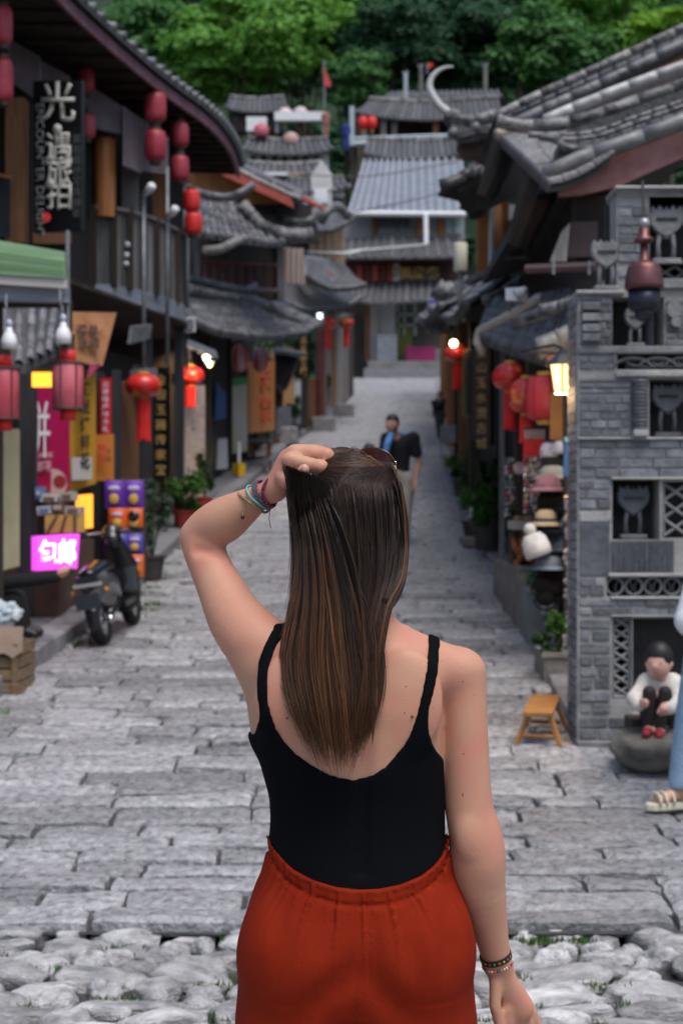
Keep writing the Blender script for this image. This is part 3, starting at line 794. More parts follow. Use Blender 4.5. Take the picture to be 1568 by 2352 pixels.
panel('timber_panel', [(276, 1230, 16.4), (318, 1200, 17.2), (318, 870, 17.2), (276, 880, 16.4)], .05, BROWN, house)
post('timber_panel_strip', 312, 900, 1180, 17.3, .06, ORANGE, house)
# things on the house
sb = thing('hanging_signboard', 'tall black signboard with white brush lettering on the balcony house', 'sign', tuple(P(132, 535, 15.2)))
o = panel('board', [(76, 534, 15.3), (190, 530, 15.1), (190, 185, 15.1), (76, 185, 15.3)], .06, BLACKP, sb); bevel(o, .01)
R_, U_ = (P(190, 300, 15.1)-P(76, 300, 15.3)), V(0, 0, 1)
ft = lambda px, py: P(px, py, 15.14)+V(0, -.03, 0)
lettering(sb, '光', ft(134, 235), R_, U_, .42, CREAM, bold=.012); lettering(sb, '·', ft(134, 298), R_, U_, .7, CREAM, bold=.012)
for ch, y_ in (('遇', 340), ('旅', 396), ('拍', 447)): lettering(sb, ch, ft(137, y_), R_, U_, .32, CREAM, bold=.012)
lettering(sb, 'ENCOUNTER DELIGHT', ft(94, 395), V(0, 0, -1), R_, .13, mat('dim_lettering', (.20, .21, .20), rough=.6), bold=.005)
lettering(sb, '旅拍婚纱写真摄影', ft(178, 405), R_, U_, .10, mat('faint_lettering', (.09, .095, .10), rough=.6), vertical=True, bold=.0)
MB().lathe([(.05, 0), (.05, .01)], ft(107, 500), 16, axis='y').build('red_seal', RED, sb)
for (a, b, d, r, h, l, gr) in ((10, 185, 14.2, .085, .40, 'weathered red paper lantern hanging beside the brown column, lower of its pair', None), (10, 58, 14.2, .08, .36, 'weathered red paper lantern hanging beside the brown column, upper of its pair', None),
        (201, 290, 16.9, .09, .27, 'small red paper lantern half behind the black signboard, lower of its pair', None), (199, 185, 16.9, .09, .27, 'small red paper lantern half behind the black signboard, upper of its pair', None),
        (357, 335, 17.6, .125, .36, 'red paper lantern on the thin pole before the grey column, lower of its pair', None), (357, 247, 17.6, .125, .34, 'red paper lantern in the shade under the eave, upper of its pair', None),
        (413, 387, 18.6, .115, .31, 'red paper lantern at the balcony corner, lower of its pair', None), (413, 310, 18.6, .11, .30, 'dark red paper lantern under the eave end, upper of its pair', None),
        (440, 461, 19.0, .105, .27, 'bright red paper lantern past the balcony corner, upper of its pair', None), (444, 514, 19.0, .11, .27, 'bright red paper lantern past the balcony corner, lower of its pair', None)):
    capsule_lantern(a, b, d, r, h, l, 'paper lanterns on the balcony house', m=RED if a > 430 else PINKR, wire=.10)

# ------------------------------------------------------------------ lean-to stall in front of it
stall = thing('market_stall', 'open shop front with green board and grey beam above red drum lanterns', 'stall', (-2.6, 10.2, gz(10.2)))
panel('green_board', [(-40, 627, 10.1), (149, 640, 10.1), (148, 578, 10.1), (-40, 545, 10.1)], .05, mat('green_paint', (.19, .33, .17), (.26, .40, .23), scale=6, rough=.7, stretch=(.3, 1, 4)), stall)
for k in (1, 2): panel('board_batten', [(-40, 550+k*25, 10.08), (149, 580+k*21, 10.08), (149, 583+k*21, 10.08), (-40, 553+k*25, 10.08)], .01, mat('green_groove', (.09, .22, .08), rough=.8), stall)
panel('white_board', [(-40, 650, 10.12), (152, 662, 10.12), (152, 642, 10.12), (-40, 629, 10.12)], .05, mat('pale_board', (.48, .45, .43), rough=.7), stall)
panel('grey_beam', [(-40, 690, 10.2), (156, 694, 10.2), (156, 658, 10.2), (-40, 650, 10.2)], .1, BLUEGREY, stall)
post('corner_pole', 156, 530, 770, 10.3, .03, METAL, stall, round_=True)
rf2, S2 = tile_roof(stall, [P(-60, 835, 10.6), P(60, 835, 10.8), P(128, 800, 11.5)], [P(-60, 705, 11.2), P(60, 705, 11.4), P(150, 712, 12.0)], sp=.14, sag=.02, r=.035, tl=.3, name='slat_awning', cap=False)
MB().box((-3.4, 10.3, CAMZ+1.39), (-1.9, 10.4, CAMZ+1.45)).build('cross_beam', DARKWOOD, stall)
post('stall_post', -12, 690, 1500, 10.4, .1, DARKWOOD, stall, z0=gz(10.4))
post('stall_post', 157, 690, 760, 10.35, .05, DARKWOOD, stall)
panel('yellow_panel', [(-30, 1320, 11.6), (46, 1300, 11.8), (46, 985, 11.8), (-30, 985, 11.6)], .04, mat('pale_yellow_panel', (.36, .33, .20), (.45, .42, .28), scale=3, rough=.7), stall)
panel('dark_backing', [(-60, 1330, 12.6), (62, 1320, 12.8), (62, 830, 12.8), (-60, 830, 12.6)], .04, VOIDM, stall)
def drum_lantern(px, py, d, r, h, label):
    c = P(px, py, d); t = thing('drum_lantern', label, 'lantern', tuple(c), 'red drum lanterns on the stall')
    MB().lathe([(r*.9, -h/2), (r, -h/2+.01), (r, h/2-.01), (r*.9, h/2)], c, 24).build('lantern_body', mat('pink_red_silk', (.40, .045, .07), (.52, .12, .15), scale=3, rough=.4), t, smooth=True)
    for z_, zz in ((h/2, h/2+.085), (-h/2-.075, -h/2)):
        MB().lathe([(r*.52, z_), (r*.52, zz)], c, 20).build('collar', mat('bright_red_silk', (.55, .02, .02), rough=.5), t, smooth=True)
    for z_ in (-h/2, h/2): MB().tube(ring(c+V(0, 0, z_), V(0, 0, 1), r*1.02, 0, 0), .008, 6).build('rim', CAPM, t, smooth=True)
    for k in range(6): a = k*math.pi/3+.2; MB().tube([c+V(r*1.02*math.cos(a), r*1.02*math.sin(a), -h/2), c+V(r*1.02*math.cos(a), r*1.02*math.sin(a), h/2)], .006, 5).build('rib', CAPM, t)
    MB().tube([c+V(0, 0, h/2+.08), c+V(0, 0, h/2+.19)], .045, 8).build('socket', CAPM, t)
    return t
def ring(c, axis, r, tube_r, wob=0.0, flat=1.0, n=36, seed=0, ell=1.0):
    axis = Vector(axis).normalized(); u = axis.cross(Vector((0, 0, 1)) if abs(axis.z) < .9 else Vector((1, 0, 0))).normalized(); v = axis.cross(u); rg = random.Random(seed); ph = rg.uniform(0, 6)
    return [Vector(c)+(u*math.cos(2*math.pi*i/n)*ell+v*math.sin(2*math.pi*i/n))*r+axis*math.sin(4*math.pi*i/n+ph)*wob for i in range(n+1)]
drum_lantern(157, 887, 10.0, .098, .30, 'red drum lantern under a white bulb, beside the glowing orange box')
drum_lantern(10, 905, 10.0, .098, .33, 'red drum lantern hanging before the pale yellow panel')
def bulb(px, py, d, label):
    c = P(px, py, d); t = thing('light_bulb', label, 'bulb', tuple(c), 'white bulbs hanging from the grey beam')
    MB().lathe([(.030, -.06), (.050, -.058), (.052, -.01), (.040, .03), (.022, .055), (.016, .085)], c, 18).build('globe', WHITEM, t, smooth=True)
    MB().lathe([(.018, .08), (.018, .12), (.010, .13)], c, 12).build('socket', mat('socket_blue_white', (.45, .5, .62), rough=.5), t, smooth=True)
    MB().tube([c+V(0, 0, .12), c+V(-.02, 0, .22), c+V(-.03, .05, .30)], .006, 5).build('cable', METAL, t)
bulb(146, 768, 9.9, 'white bulb above the drum lantern by the glowing box'); bulb(22, 780, 9.9, 'white bulb above the drum lantern by the yellow panel')
lb = thing('lit_sign_box', 'glowing orange sign box beside the dark post', 'sign', tuple(P(97, 870, 12.0)))
o = panel('lit_face', [(74, 888, 12.0), (120, 888, 12.0), (120, 855, 12.0), (74, 855, 12.0)], .06, mat('orange_glow', (.9, .45, .05), emit=(1.0, .42, .03), estr=1.2), lb)
panel('casing', [(72, 852, 12.0), (122, 852, 12.0), (122, 845, 12.0), (72, 845, 12.0)], .08, CAPM, lb)

# ------------------------------------------------------------------ posters and boards of the pastry shop
def poster(name, label, pts, m, cat='sign', th=.02, group=None):
    c = P(*pts[0]); t = thing(name, label, cat, tuple(c), group); panel('board', pts, th, m, t); return t
pk = poster('pastry_poster', 'crimson pastry poster with a large white character behind the dark post', [(79, 1126, 12.8), (161, 1126, 13.2), (161, 885, 13.2), (79, 885, 12.8)], mat('crimson_print', (.36, .008, .075), (.30, .006, .06), scale=2, rough=.45))
rt_ = P(161, 900, 13.2)-P(79, 900, 12.8); WH = mat('white_print', (.62, .60, .64), rough=.5)
lettering(pk, '饼', P(86, 988, 12.80)+V(0, -.03, 0), rt_, V(0, 0, 1), .36, WH, bold=.0, tall=1.45); lettering(pk, '鲜花', P(102, 1072, 12.88)+V(0, -.02, 0), rt_, V(0, 0, 1), .10, mat('pink_print', (.55, .30, .40), rough=.5)); lettering(pk, '玫瑰鲜花饼', P(103, 1046, 12.88)+V(0, -.02, 0), rt_, V(0, 0, 1), .045, mat('pink_print', (.5, .2, .3)))
c = P(120, 1106, 13.0)+V(0, -.012, 0)
MB().lathe([(.13, 0), (.13, .004)], c+V(0, 0, -.02), 20, axis='y').build('plate_print', mat('plate_print', (.5, .38, .36), rough=.5), pk); 
for k in (-1, 1): MB().lathe([(.055, 0), (.055, .004)], c+V(k*.07, -.005, .0), 16, axis='y').build('cake_print', mat('cake_print', (.25, .02, .03), rough=.5), pk)
yl = poster('yellow_banner', 'ochre yellow banner with black characters beside the crimson poster', [(161, 1130, 14.0), (221, 1110, 14.4), (221, 845, 14.4), (161, 845, 14.0)], mat('ochre_print', (.48, .26, .03), rough=.5))
rt_ = P(221, 900, 14.4)-P(161, 900, 14.0)
lettering(yl, '手工现烤鲜花', P(196, 955, 14.1)+V(0, -.02, 0), rt_, V(0, 0, 1), .165, mat('black_print', (.015, .012, .01), rough=.5), vertical=True, gap=1.0, bold=.01)
poster('paper_notice', 'blank off-white paper notice pinned low on the yellow banner', [(166, 1103, 13.9), (212, 1101, 14.2), (212, 1049, 14.2), (166, 1051, 13.9)], mat('paper', (.46, .45, .42), rough=.8), 'notice', .006)
rd = poster('red_banner', 'narrow red banner with white characters on the blue-black post', [(231, 1002, 15.0), (256, 1000, 15.1), (256, 868, 15.1), (231, 870, 15.0)], mat('red_print', (.50, .015, .02), rough=.5))
lettering(rd, '云南特产伴手礼', P(243, 936, 15.0)+V(0, -.02, 0), V(1, .2, 0), V(0, 0, 1), .07, WH, vertical=True, gap=1.05)
og = poster('orange_notice', 'orange notice with red and black writing below the red banner', [(212, 1105, 14.6), (262, 1103, 14.8), (262, 997, 14.8), (212, 999, 14.6)], mat('orange_print', (.50, .17, .03), rough=.55))
lettering(og, '玫瑰\n鲜花\n饼', P(226, 1050, 14.62)+V(0, -.02, 0), V(1, .2, 0), V(0, 0, 1), .085, RED); lettering(og, '十元', P(249, 1045, 14.66)+V(0, -.02, 0), V(1, .2, 0), V(0, 0, 1), .07, mat('black_print', (.015, .012, .01)), vertical=True)
sl = poster('slanted_board', 'slanted brown notice board with dark writing under the balcony', [(170, 830, 13.6), (236, 840, 14.2), (268, 718, 15.0), (163, 716, 14.2)], mat('worn_orange_board', (.24, .10, .035), (.33, .15, .06), scale=5, rough=.6))
lettering(sl, '菜单\n米线', P(205, 775, 14.15)+V(0, -.06, 0), P(268, 718, 15.0)-P(163, 716, 14.2), P(163, 716, 14.2)-P(170, 830, 13.6), .20, mat('dark_brown_print', (.05, .022, .012), rough=.6))
pn = poster('pink_flag', 'small pink paper flag under the slanted board', [(203, 868, 13.4), (222, 850, 13.5), (232, 835, 13.5), (208, 838, 13.4)], mat('pink_paper', (.6, .09, .2), rough=.6), 'flag', .006)
am = poster('meter_box', 'grey meter box with a pale red label on the post beside the pole', [(321, 895, 16.9), (362, 890, 17.3), (362, 845, 17.3), (321, 850, 16.9)], mat('grey_box', (.12, .12, .125), (.2, .2, .2), scale=4, rough=.6), 'box', .12)
panel('label', [(335, 872, 16.95), (346, 871, 17.0), (346, 855, 17.0), (335, 856, 16.95)], .01, mat('pale_red_label', (.45, .2, .18)), am)
poster('notice_board', 'grey blank board fixed beneath the balcony beside the slanted board', [(300, 790, 16.2), (345, 778, 16.6), (350, 745, 16.6), (306, 750, 16.2)], METAL, 'board', .04)
led = thing('led_sign', 'glowing magenta sign with white characters on the shop counter', 'sign', tuple(P(140, 1310, 12.1)))
panel('lit_panel', [(86, 1311, 12.0), (178, 1306, 12.4), (184, 1226, 12.4), (86, 1232, 12.0)], .06, mat('magenta_glow', (.5, .05, .5), emit=(.80, .08, .75), estr=.75), led)
lettering(led, '包邮', P(134, 1268, 12.14)+V(0, -.03, 0), P(178, 1306, 12.4)-P(86, 1311, 12.0), V(0, 0, 1), .22, mat('white_glow', (.9, .9, 1), emit=(.85, .9, 1.0), estr=1.1), bold=.012)
ct = thing('shop_counter', 'pastry shop counter with a slatted yellow front under the posters', 'counter', tuple(P(140, 1330, 12.6)))
MB().box((-2.95, 12.45, gz(12.5)+.1), (-2.30, 14.2, CAMZ-.25)).build('counter_body', mat('counter_brown', (.05, .03, .02), (.1, .06, .03), scale=4, rough=.6), ct)
panel('yellow_front', [(104, 1226, 12.35), (196, 1222, 12.42), (196, 1180, 12.42), (104, 1184, 12.35)], .05, mat('yellow_front', (.42, .26, .05), (.5, .33, .09), scale=5, rough=.55), ct)
for k in range(3): panel('slat', [(104+k*32, 1226, 12.33), (112+k*32, 1226, 12.33), (136+k*20, 1184, 12.33), (128+k*20, 1184, 12.33)], .01, mat('dark_slat', (.1, .06, .03), rough=.6), ct)
panel('lit_menu', [(181, 1216, 12.7), (214, 1212, 12.9), (214, 1135, 12.9), (181, 1138, 12.7)], .03, mat('amber_glow', (.9, .4, .05), emit=(1.0, .34, .02), estr=.9), ct)
bxm = [mat('carton_white', (.5, .49, .48), rough=.7), mat('carton_brown', (.16, .09, .06), rough=.7), mat('carton_pale', (.40, .37, .34), rough=.7), mat('carton_blue', (.10, .2, .42), rough=.6)]
for k, (x0, y0, w_, h_, l) in enumerate(((88, 1172, 34, 20, 'white pastry carton at the bottom of the counter stack'), (120, 1165, 30, 26, 'brown printed carton leaning in the counter stack'), (152, 1172, 36, 18, 'pale carton lying on the yellow counter front'), (96, 1146, 40, 18, 'white carton on top of the counter stack'), (140, 1140, 32, 20, 'pale opened carton high on the counter'), (84, 1132, 14, 28, 'small blue carton beside the dark post'))):
    t = thing('pastry_carton', l, 'carton', tuple(P(x0, y0, 12.4))); s_ = 12.45/F
    mb = MB().box((P(x0, 0, 12.45).x, 12.4, P(0, y0+h_/2, 12.45).z), (P(x0, 0, 12.45).x+w_*s_, 12.6, P(0, y0-h_/2, 12.45).z), Matrix.Rotation(((k*37) % 7-3)*.05, 3, 'Y')); mb.build('carton_body', bxm[(0, 1, 2, 0, 2, 3)[k]], t)
    c = P(x0+w_/2, y0, 12.45); MB().box((c.x-w_*s_*.3, 12.385, c.z-.02), (c.x+w_*s_*.3, 12.398, c.z+.015)).build('printed_band', bxm[(3, 2, 1, 1, 1, 0)[k]], t)

# snack rack with bags
rk_ = thing('snack_rack', 'black wire rack hung with rows of snack bags by the scooter', 'rack', tuple(P(290, 1330, 14.6)))
RX0, RX1 = P(248, 0, 14.6).x, P(332, 0, 14.6).x
for x_ in (RX0, RX1): MB().tube([V(x_, 14.66, gz(14.6)+.1), V(x_-.02, 14.72, P(0, 1100, 14.6).z)], .014, 6).build('upright', CAPM, rk_)
for y_ in (1104, 1168, 1224, 1272, 1330): z_ = P(0, y_, 14.6).z; MB().tube([V(RX0, 14.67, z_), V(RX1, 14.67, z_)], .010, 6).build('cross_bar', CAPM, rk_)
MB().box((RX0-.09, 14.70, P(0, 1330, 14.6).z), (RX0-.02, 14.95, P(0, 1105, 14.6).z)).build('side_panel', BLACKP, rk_)
def snack_bag(px, py, w_, h_, d, cm, label, col2):
    c = P(px, py, d); s_ = d/F; w_ *= s_; h_ *= s_; t = thing('snack_bag', label, 'snack bag', tuple(c), 'snack bags hung on the black rack'); mb = MB(); nx, ny = 7, 7; vs = []
    for sgn in (-1, 1):
        for j in range(ny+1):
            for i in range(nx+1):
                u, v = i/nx, j/ny; b_ = math.sin(math.pi*u)**.6*math.sin(math.pi*v)**.6*w_*.20
                vs.append(c+V((u-.5)*w_, sgn*b_, (v-.5)*h_))
    n = nx+1; o_ = (nx+1)*(ny+1)
    fs = [(j*n+i, j*n+i+1, (j+1)*n+i+1, (j+1)*n+i) for j in range(ny) for i in range(nx)]
    mb.add(vs, fs+[tuple(o_+k for k in reversed(f)) for f in fs]); mb.build('bag', cm, t, smooth=True)
    MB().sphere(c+V(0, -w_*.175, -h_*.16), (w_*.26, .012, h_*.2), 12, 6).build('picture_print', mat('bag_picture', (.55, .34, .06), rough=.35), t, smooth=True)
    MB().sphere(c+V(0, -w_*.17, h_*.22), (w_*.34, .012, h_*.1), 12, 6).build('title_print', col2, t, smooth=True)
PUR = mat('purple_foil', (.10, .025, .32), (.16, .05, .42), scale=3, rough=.3); OFO = mat('orange_foil', (.62, .10, .015), (.72, .16, .03), scale=3, rough=.3); BLF = mat('blue_violet_foil', (.07, .06, .36), (.12, .10, .42), scale=3, rough=.3); LIL = mat('lilac_print', (.5, .42, .62), rough=.4)
NXT = lambda px: ' next to its side panel' if px < 290 else ' beside the potted shrub'
for px in (263, 308): snack_bag(px, 1136, 44, 64, 14.55, PUR, 'purple snack bag in the top row of the black rack'+NXT(px), LIL)
for px in (270, 309): snack_bag(px, 1193, 40, 52, 14.50, OFO, 'orange snack bag in the second row of the black rack'+NXT(px), LIL)
for px in (271, 310): snack_bag(px, 1249, 40, 46, 14.45, BLF, 'blue-violet snack bag in the third row of the black rack'+NXT(px), LIL)
for px in (276, 312): snack_bag(px, 1299, 38, 50, 14.40, OFO, 'orange snack bag in the bottom row of the black rack'+NXT(px), LIL)

# plants on the kerb
LEAFD = leafmat('dark_leaf', (.025, .055, .022), (.06, .11, .045)); LEAFG = leafmat('fresh_leaf', (.045, .13, .022), (.09, .21, .04)); LEAFGR = leafmat('grey_leaf', (.05, .085, .06), (.14, .20, .15))
TERRA = mat('terracotta', (.30, .085, .035), (.38, .12, .06), scale=6, rough=.8, bump=.2); DPOT = mat('dark_clay', (.03, .03, .03), (.06, .055, .05), scale=6, rough=.7)
def onground(px, d, side=0): x = (px-CX)/F*d; return V(x, d, gz(d)+(.13 if x < lk(d) else (.06 if x > rk(d) else 0)))
potted_plant('potted_shrub', 'tall grey-green potted shrub beside the snack rack', onground(350, 15.6), .95, .36, LEAFGR, (.13, .25), DPOT, n=700, leaf=.035, seed=3)
potted_plant('potted_fern', 'bushy green fern in a red pot before the jewellery display', onground(425, 19.4), .62, .62, LEAFG, (.14, .22), mat('red_pot', (.32, .04, .03), rough=.6), n=900, leaf=.05, seed=4)
potted_plant('potted_shrub', 'slim dark potted plant by the jewellery display post', onground(470, 21.5), .9, .3, LEAFD, (.12, .2), mat('red_pot', (.3, .04, .03)), n=500, leaf=.045, seed=5)

# couplet board and jewellery stand
cp = poster('couplet_board', 'tall black board with a column of gold characters by the jewellery display', [(349, 1110, 19.0), (391, 1100, 19.6), (391, 842, 19.6), (349, 845, 19.0)], BLACKP)
lettering(cp, '金银玉器传家宝', P(370, 975, 19.2)+V(0, -.04, 0), V(1, .3, 0), V(0, 0, 1), .145, GOLD, vertical=True, gap=1.30, bold=.0)
jw = thing('jewellery_display', 'lit cream display wall covered with cards of silver jewellery', 'display', tuple(P(435, 1140, 22.0)))
JA, JB = P(394, 1140, 21.0), P(471, 1130, 23.0); JT = P(394, 900, 21.0).z
panel('back_board', [(394, 1150, 21.0), (471, 1140, 23.0), (471, 885, 23.0), (394, 890, 21.0)], .06, mat('cream_board', (.55, .42, .33), (.62, .50, .42), scale=3, rough=.7), jw)
rj = random.Random(4); cms_ = [mat('card_%d' % i, c_, rough=.5) for i, c_ in enumerate(((.55, .52, .50), (.30, .30, .32), (.04, .04, .05), (.5, .34, .2), (.45, .42, .45), (.6, .5, .45)))]; brt = [mat('card_b%d' % i, c_, rough=.5) for i, c_ in enumerate(((.5, .06, .04), (.55, .3, .03), (.02, .12, .10), (.5, .45, .45)))]
for j in range(13):
    for i in range(7):
        if rj.random() < .12: continue
        u, v = (i+.5)/7, (j+.5)/13; px = 394+77*u; d = 21.0+2.0*u-.05; py = 930+205*v
        s_ = d/F; c = P(px, py, d); w_, h_ = 7*s_*rj.uniform(.6, 1.05), 11*s_*rj.uniform(.5, 1.05)
        MB().box((c.x-w_/2, c.y-.02, c.z-h_/2), (c.x+w_/2, c.y, c.z+h_/2)).build('jewellery_card', (brt if j >= 11 else cms_)[rj.randrange(4 if j >= 11 else 6)], jw)
sl_ = thing('spotlight', 'warm spotlight pair shining under the small awning', 'lamp', tuple(P(475, 828, 20.5)))
for px, py in ((474, 824), (482, 838)):
    MB().sphere(P(px, py, 20.5), .032, 10, 7).build('lit_bulb', mat('warm_bulb', (1, .8, .5), emit=(1.0, .66, .30), estr=5), sl_, smooth=True)
    MB().lathe([(.03, .05), (.06, .03), (.065, -.0)], P(px, py, 20.52), 12).build('lamp_shade', METAL, sl_, smooth=True)
ld = bpy.data.lights.new('display_lamp', 'SPOT'); ld.energy = 60; ld.color = (1, .72, .45); ld.spot_size = 1.6; ld.shadow_soft_size = .08; lo = bpy.data.objects.new('display_lamp', ld); COL.objects.link(lo); lo.parent = sl_
lo.location = V(.0, -.1, .05); lo.rotation_euler = (P(474, 824, 20.4)-P(430, 1000, 21.9)).to_track_quat('Z', 'Y').to_euler()
aw = thing('shop_awning', 'small grey metal awning over the warm spotlight', 'awning', tuple(P(460, 810, 20.8)))
panel('awning_sheet', [(432, 795, 20.0), (500, 822, 21.6), (496, 805, 22.4), (430, 778, 20.8)], .03, METAL, aw); MB().tube([P(432, 793, 20.1), P(430, 860, 20.6)], .02, 6).build('bracket', METAL, aw)
ac = thing('wall_box', 'small white electrical box under the balcony end', 'box', tuple(P(436, 745, 19.6))); panel('box_body', [(428, 762, 19.6), (449, 762, 19.7), (449, 728, 19.7), (428, 728, 19.6)], .1, WHITEM, ac); panel('box_lid', [(431, 758, 19.58), (446, 758, 19.66), (446, 733, 19.66), (431, 733, 19.58)], .01, METAL, ac)
round_lantern(330, 886, 16.4, .19, 'large red lantern with gold print hanging from the steel pole above the snack rack', 'big red lanterns on the shopfronts', tassel=.46, top=.3)
round_lantern(437, 862, 21.0, .195, 'red lantern with gold tassel hanging before the lit jewellery display', 'big red lanterns on the shopfronts', tassel=.30, top=.4)
# ------------------------------------------------------------------ second house up the street (left)
h2 = thing('timber_house', 'timber house with red edged gable, balustraded upper floor and two tiers of curved eaves', 'house', (-2.9, 29, gz(29)))
def hpt(x, y, z): return V(x, y, z)
# side walls follow the kerb
for ya, yb, o_ in ((24.6, 29, .62), (29, 34, .60), (34, 38.5, .55)):
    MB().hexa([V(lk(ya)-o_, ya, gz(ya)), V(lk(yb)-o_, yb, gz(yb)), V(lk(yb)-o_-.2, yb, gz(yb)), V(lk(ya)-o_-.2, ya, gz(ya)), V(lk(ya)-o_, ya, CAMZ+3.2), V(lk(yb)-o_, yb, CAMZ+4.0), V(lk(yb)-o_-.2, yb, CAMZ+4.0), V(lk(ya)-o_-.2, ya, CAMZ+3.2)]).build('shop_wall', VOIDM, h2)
# lower pent roof
tile_roof(h2, [P(425, 742, 22.6), P(500, 764, 24.0), P(600, 775, 26.5), P(690, 770, 28.5), P(738, 752, 30.0)], [P(425, 680, 24.4), P(500, 676, 25.5), P(575, 680, 27.5), P(612, 686, 29.5), P(640, 690, 31.5)], sp=.22, sag=.05, lift=.10, r=.07, tl=.3, name='lower_roof')
roll('ridge', [P(430, 662, 24.2), P(500, 678, 25.2), P(560, 684, 26.8), P(600, 694, 27.8), P(660, 728, 29.0), P(736, 750, 30.0)], .08, h2)
roll('ridge', [P(430, 640, 24.6), P(500, 655, 25.6), P(555, 665, 26.8), P(585, 655, 27.2)], .08, h2, TILE)
# upper floor: dark room with a balustrade
panel('upper_wall', [(430, 690, 26.2), (645, 690, 28.8), (645, 545, 28.8), (430, 520, 26.2)], .1, DARKWOOD, h2)
for i in range(16):
    px = 470+i*10.5; d = 25.9+i*.14
    post('baluster', px, 600, 668, d, .045, REDWOOD if i % 2 else mat('dusty_red_timber', (.10, .05, .05), (.18, .11, .11), scale=5, rough=.8), h2)
MB().tube([P(465, 602, 25.8), P(640, 610, 28.2)], .03, 6).build('handrail', REDWOOD, h2); MB().tube([P(465, 660, 25.8), P(640, 668, 28.2)], .05, 6).build('floor_beam', mat('dusty_pink_timber', (.16, .11, .11), rough=.8), h2)
post('corner_post', 452, 540, 690, 25.2, .1, GREYWOOD, h2); post('corner_post', 645, 560, 690, 28.6, .12, GREYWOOD, h2)
panel('pale_panel', [(627, 648, 29.4), (700, 652, 31.5), (698, 572, 31.5), (630, 566, 29.4)], .05, mat('pink_white_board', (.38, .33, .31), (.52, .46, .44), scale=4, rough=.7, stretch=(6, 6, .3)), h2)
for k in range(6): px = 632+k*12.5; post('board_joint', px, 570, 650, 29.3+k*.37, .05, mat('tan_timber', (.30, .20, .14), rough=.8), h2)
# middle roof with heavy upturned corner
tile_roof(h2, [P(430, 545, 23.6), P(520, 545, 24.6), P(620, 560, 25.8), P(712, 556, 27.0)], [P(430, 440, 25.0), P(500, 450, 26.0), P(560, 466, 27.0), P(610, 470, 28.6)], sp=.22, sag=.06, lift=.12, r=.07, tl=.3, name='middle_roof')
roll('ridge', [P(556, 468, 26.2), P(578, 498, 26.2), P(615, 528, 26.2), P(665, 540, 26.3), P(714, 538, 26.5)], .12, h2)
roll('ridge', [P(430, 432, 24.6), P(480, 450, 24.8), P(530, 452, 25.0), P(560, 438, 25.1), P(582, 424, 25.2)], .065, h2, TILE)
roll('ridge', [P(640, 500, 27.6), P(690, 512, 27.6), P(720, 500, 27.7), P(724, 478, 27.7)], .07, h2)
roll('eave_roll', [P(470, 575, 24.0), P(510, 570, 24.3), P(552, 548, 24.6)], .07, h2, GREYWOOD)
# gable with red barge board
MB().prism([P(432, 350, 27.0), P(672, 462, 27.0), P(560, 470, 27.0), P(432, 470, 27.0)], V(0, .2, 0)).build('gable_wall', ORANGE, h2)
o = MB().prism([P(432, 366, 26.25), P(676, 478, 26.25), P(668, 452, 26.25), P(432, 340, 26.25)], V(0, .12, 0)).build('barge_board', REDPAINT, h2)
for k in range(5): MB().tube([P(440+k*48, 336+k*22, 26.5), P(480+k*48, 354+k*22, 26.5)], .05, 6).build('purlin_end', DARKWOOD, h2)
tile_roof(h2, [P(690, 458, 26.3), P(690, 440, 33)], [P(425, 322, 26.3), P(470, 330, 33)], sp=.24, sag=.05, r=.07, tl=.32, name='gable_roof')
panel('dark_gap', [(540, 545, 27.6), (735, 560, 29.0), (720, 470, 29.0), (560, 462, 27.6)], .1, VOIDM, h2)  # dark sheet, coloured for the shade between the roofs
panel('barge_board', [(670, 448, 27.8), (745, 482, 28.2), (742, 472, 28.2), (672, 436, 27.8)], .1, REDPAINT, h2)
# ground-floor timbers
for px, d, w in ((476, 25.2, .12), (523, 29.0, .16), (640, 36.5, .2), (700, 40.0, .2)): post('timber_post', px, 775, 1050, d, w, DARKWOOD, h2, z0=gz(d)+.05)
post('red_column', 735, 735, 975, 41.5, .26, REDWOOD, h2, round_=True, z0=gz(41.5)); panel('brown_wall', [(700, 985, 40.2), (726, 975, 41.4), (726, 870, 41.4), (700, 870, 40.2)], .1, BROWN, h2)
panel('warm_room', [(630, 960, 37), (676, 950, 39), (676, 796, 39), (630, 800, 37)], .1, mat('warm_wall', (.42, .22, .08), (.5, .28, .11), scale=2, rough=.8), h2)

def striped_lantern(px, py, d, label):
    c = P(px, py, d); t = thing('cloth_lantern', label, 'lantern', tuple(c), 'faded cloth lanterns under the lower eave'); n = 14; r, h = .165, .50
    for k in range(n):
        a0, a1 = 2*math.pi*k/n, 2*math.pi*(k+1)/n; mb = MB(); vs = []
        for rr, hh in [(r*math.cos(a)**.7, h/2*math.sin(a)) for a in np.linspace(-1.4, 1.4, 9)]: vs += [c+V(rr*math.cos(a0), rr*math.sin(a0), hh), c+V(rr*math.cos(a1), rr*math.sin(a1), hh)]
        mb.add(vs, [(2*i, 2*i+1, 2*i+3, 2*i+2) for i in range(8)]); mb.build('cloth_gore', RED if k % 3 == 0 else mat('faded_cloth', (.34, .22, .24), (.42, .33, .35), scale=4, rough=.8), t, smooth=True)
    MB().tube([c+V(0, 0, h*.48), c+V(0, 0, h*.85)], .02, 5).build('hanging_wire', CAPM, t)
striped_lantern(551, 822, 27.5, 'faded cloth lantern above the pale yellow banner'); striped_lantern(598, 826, 30.5, 'faded cloth lantern with red stripes above the orange board')
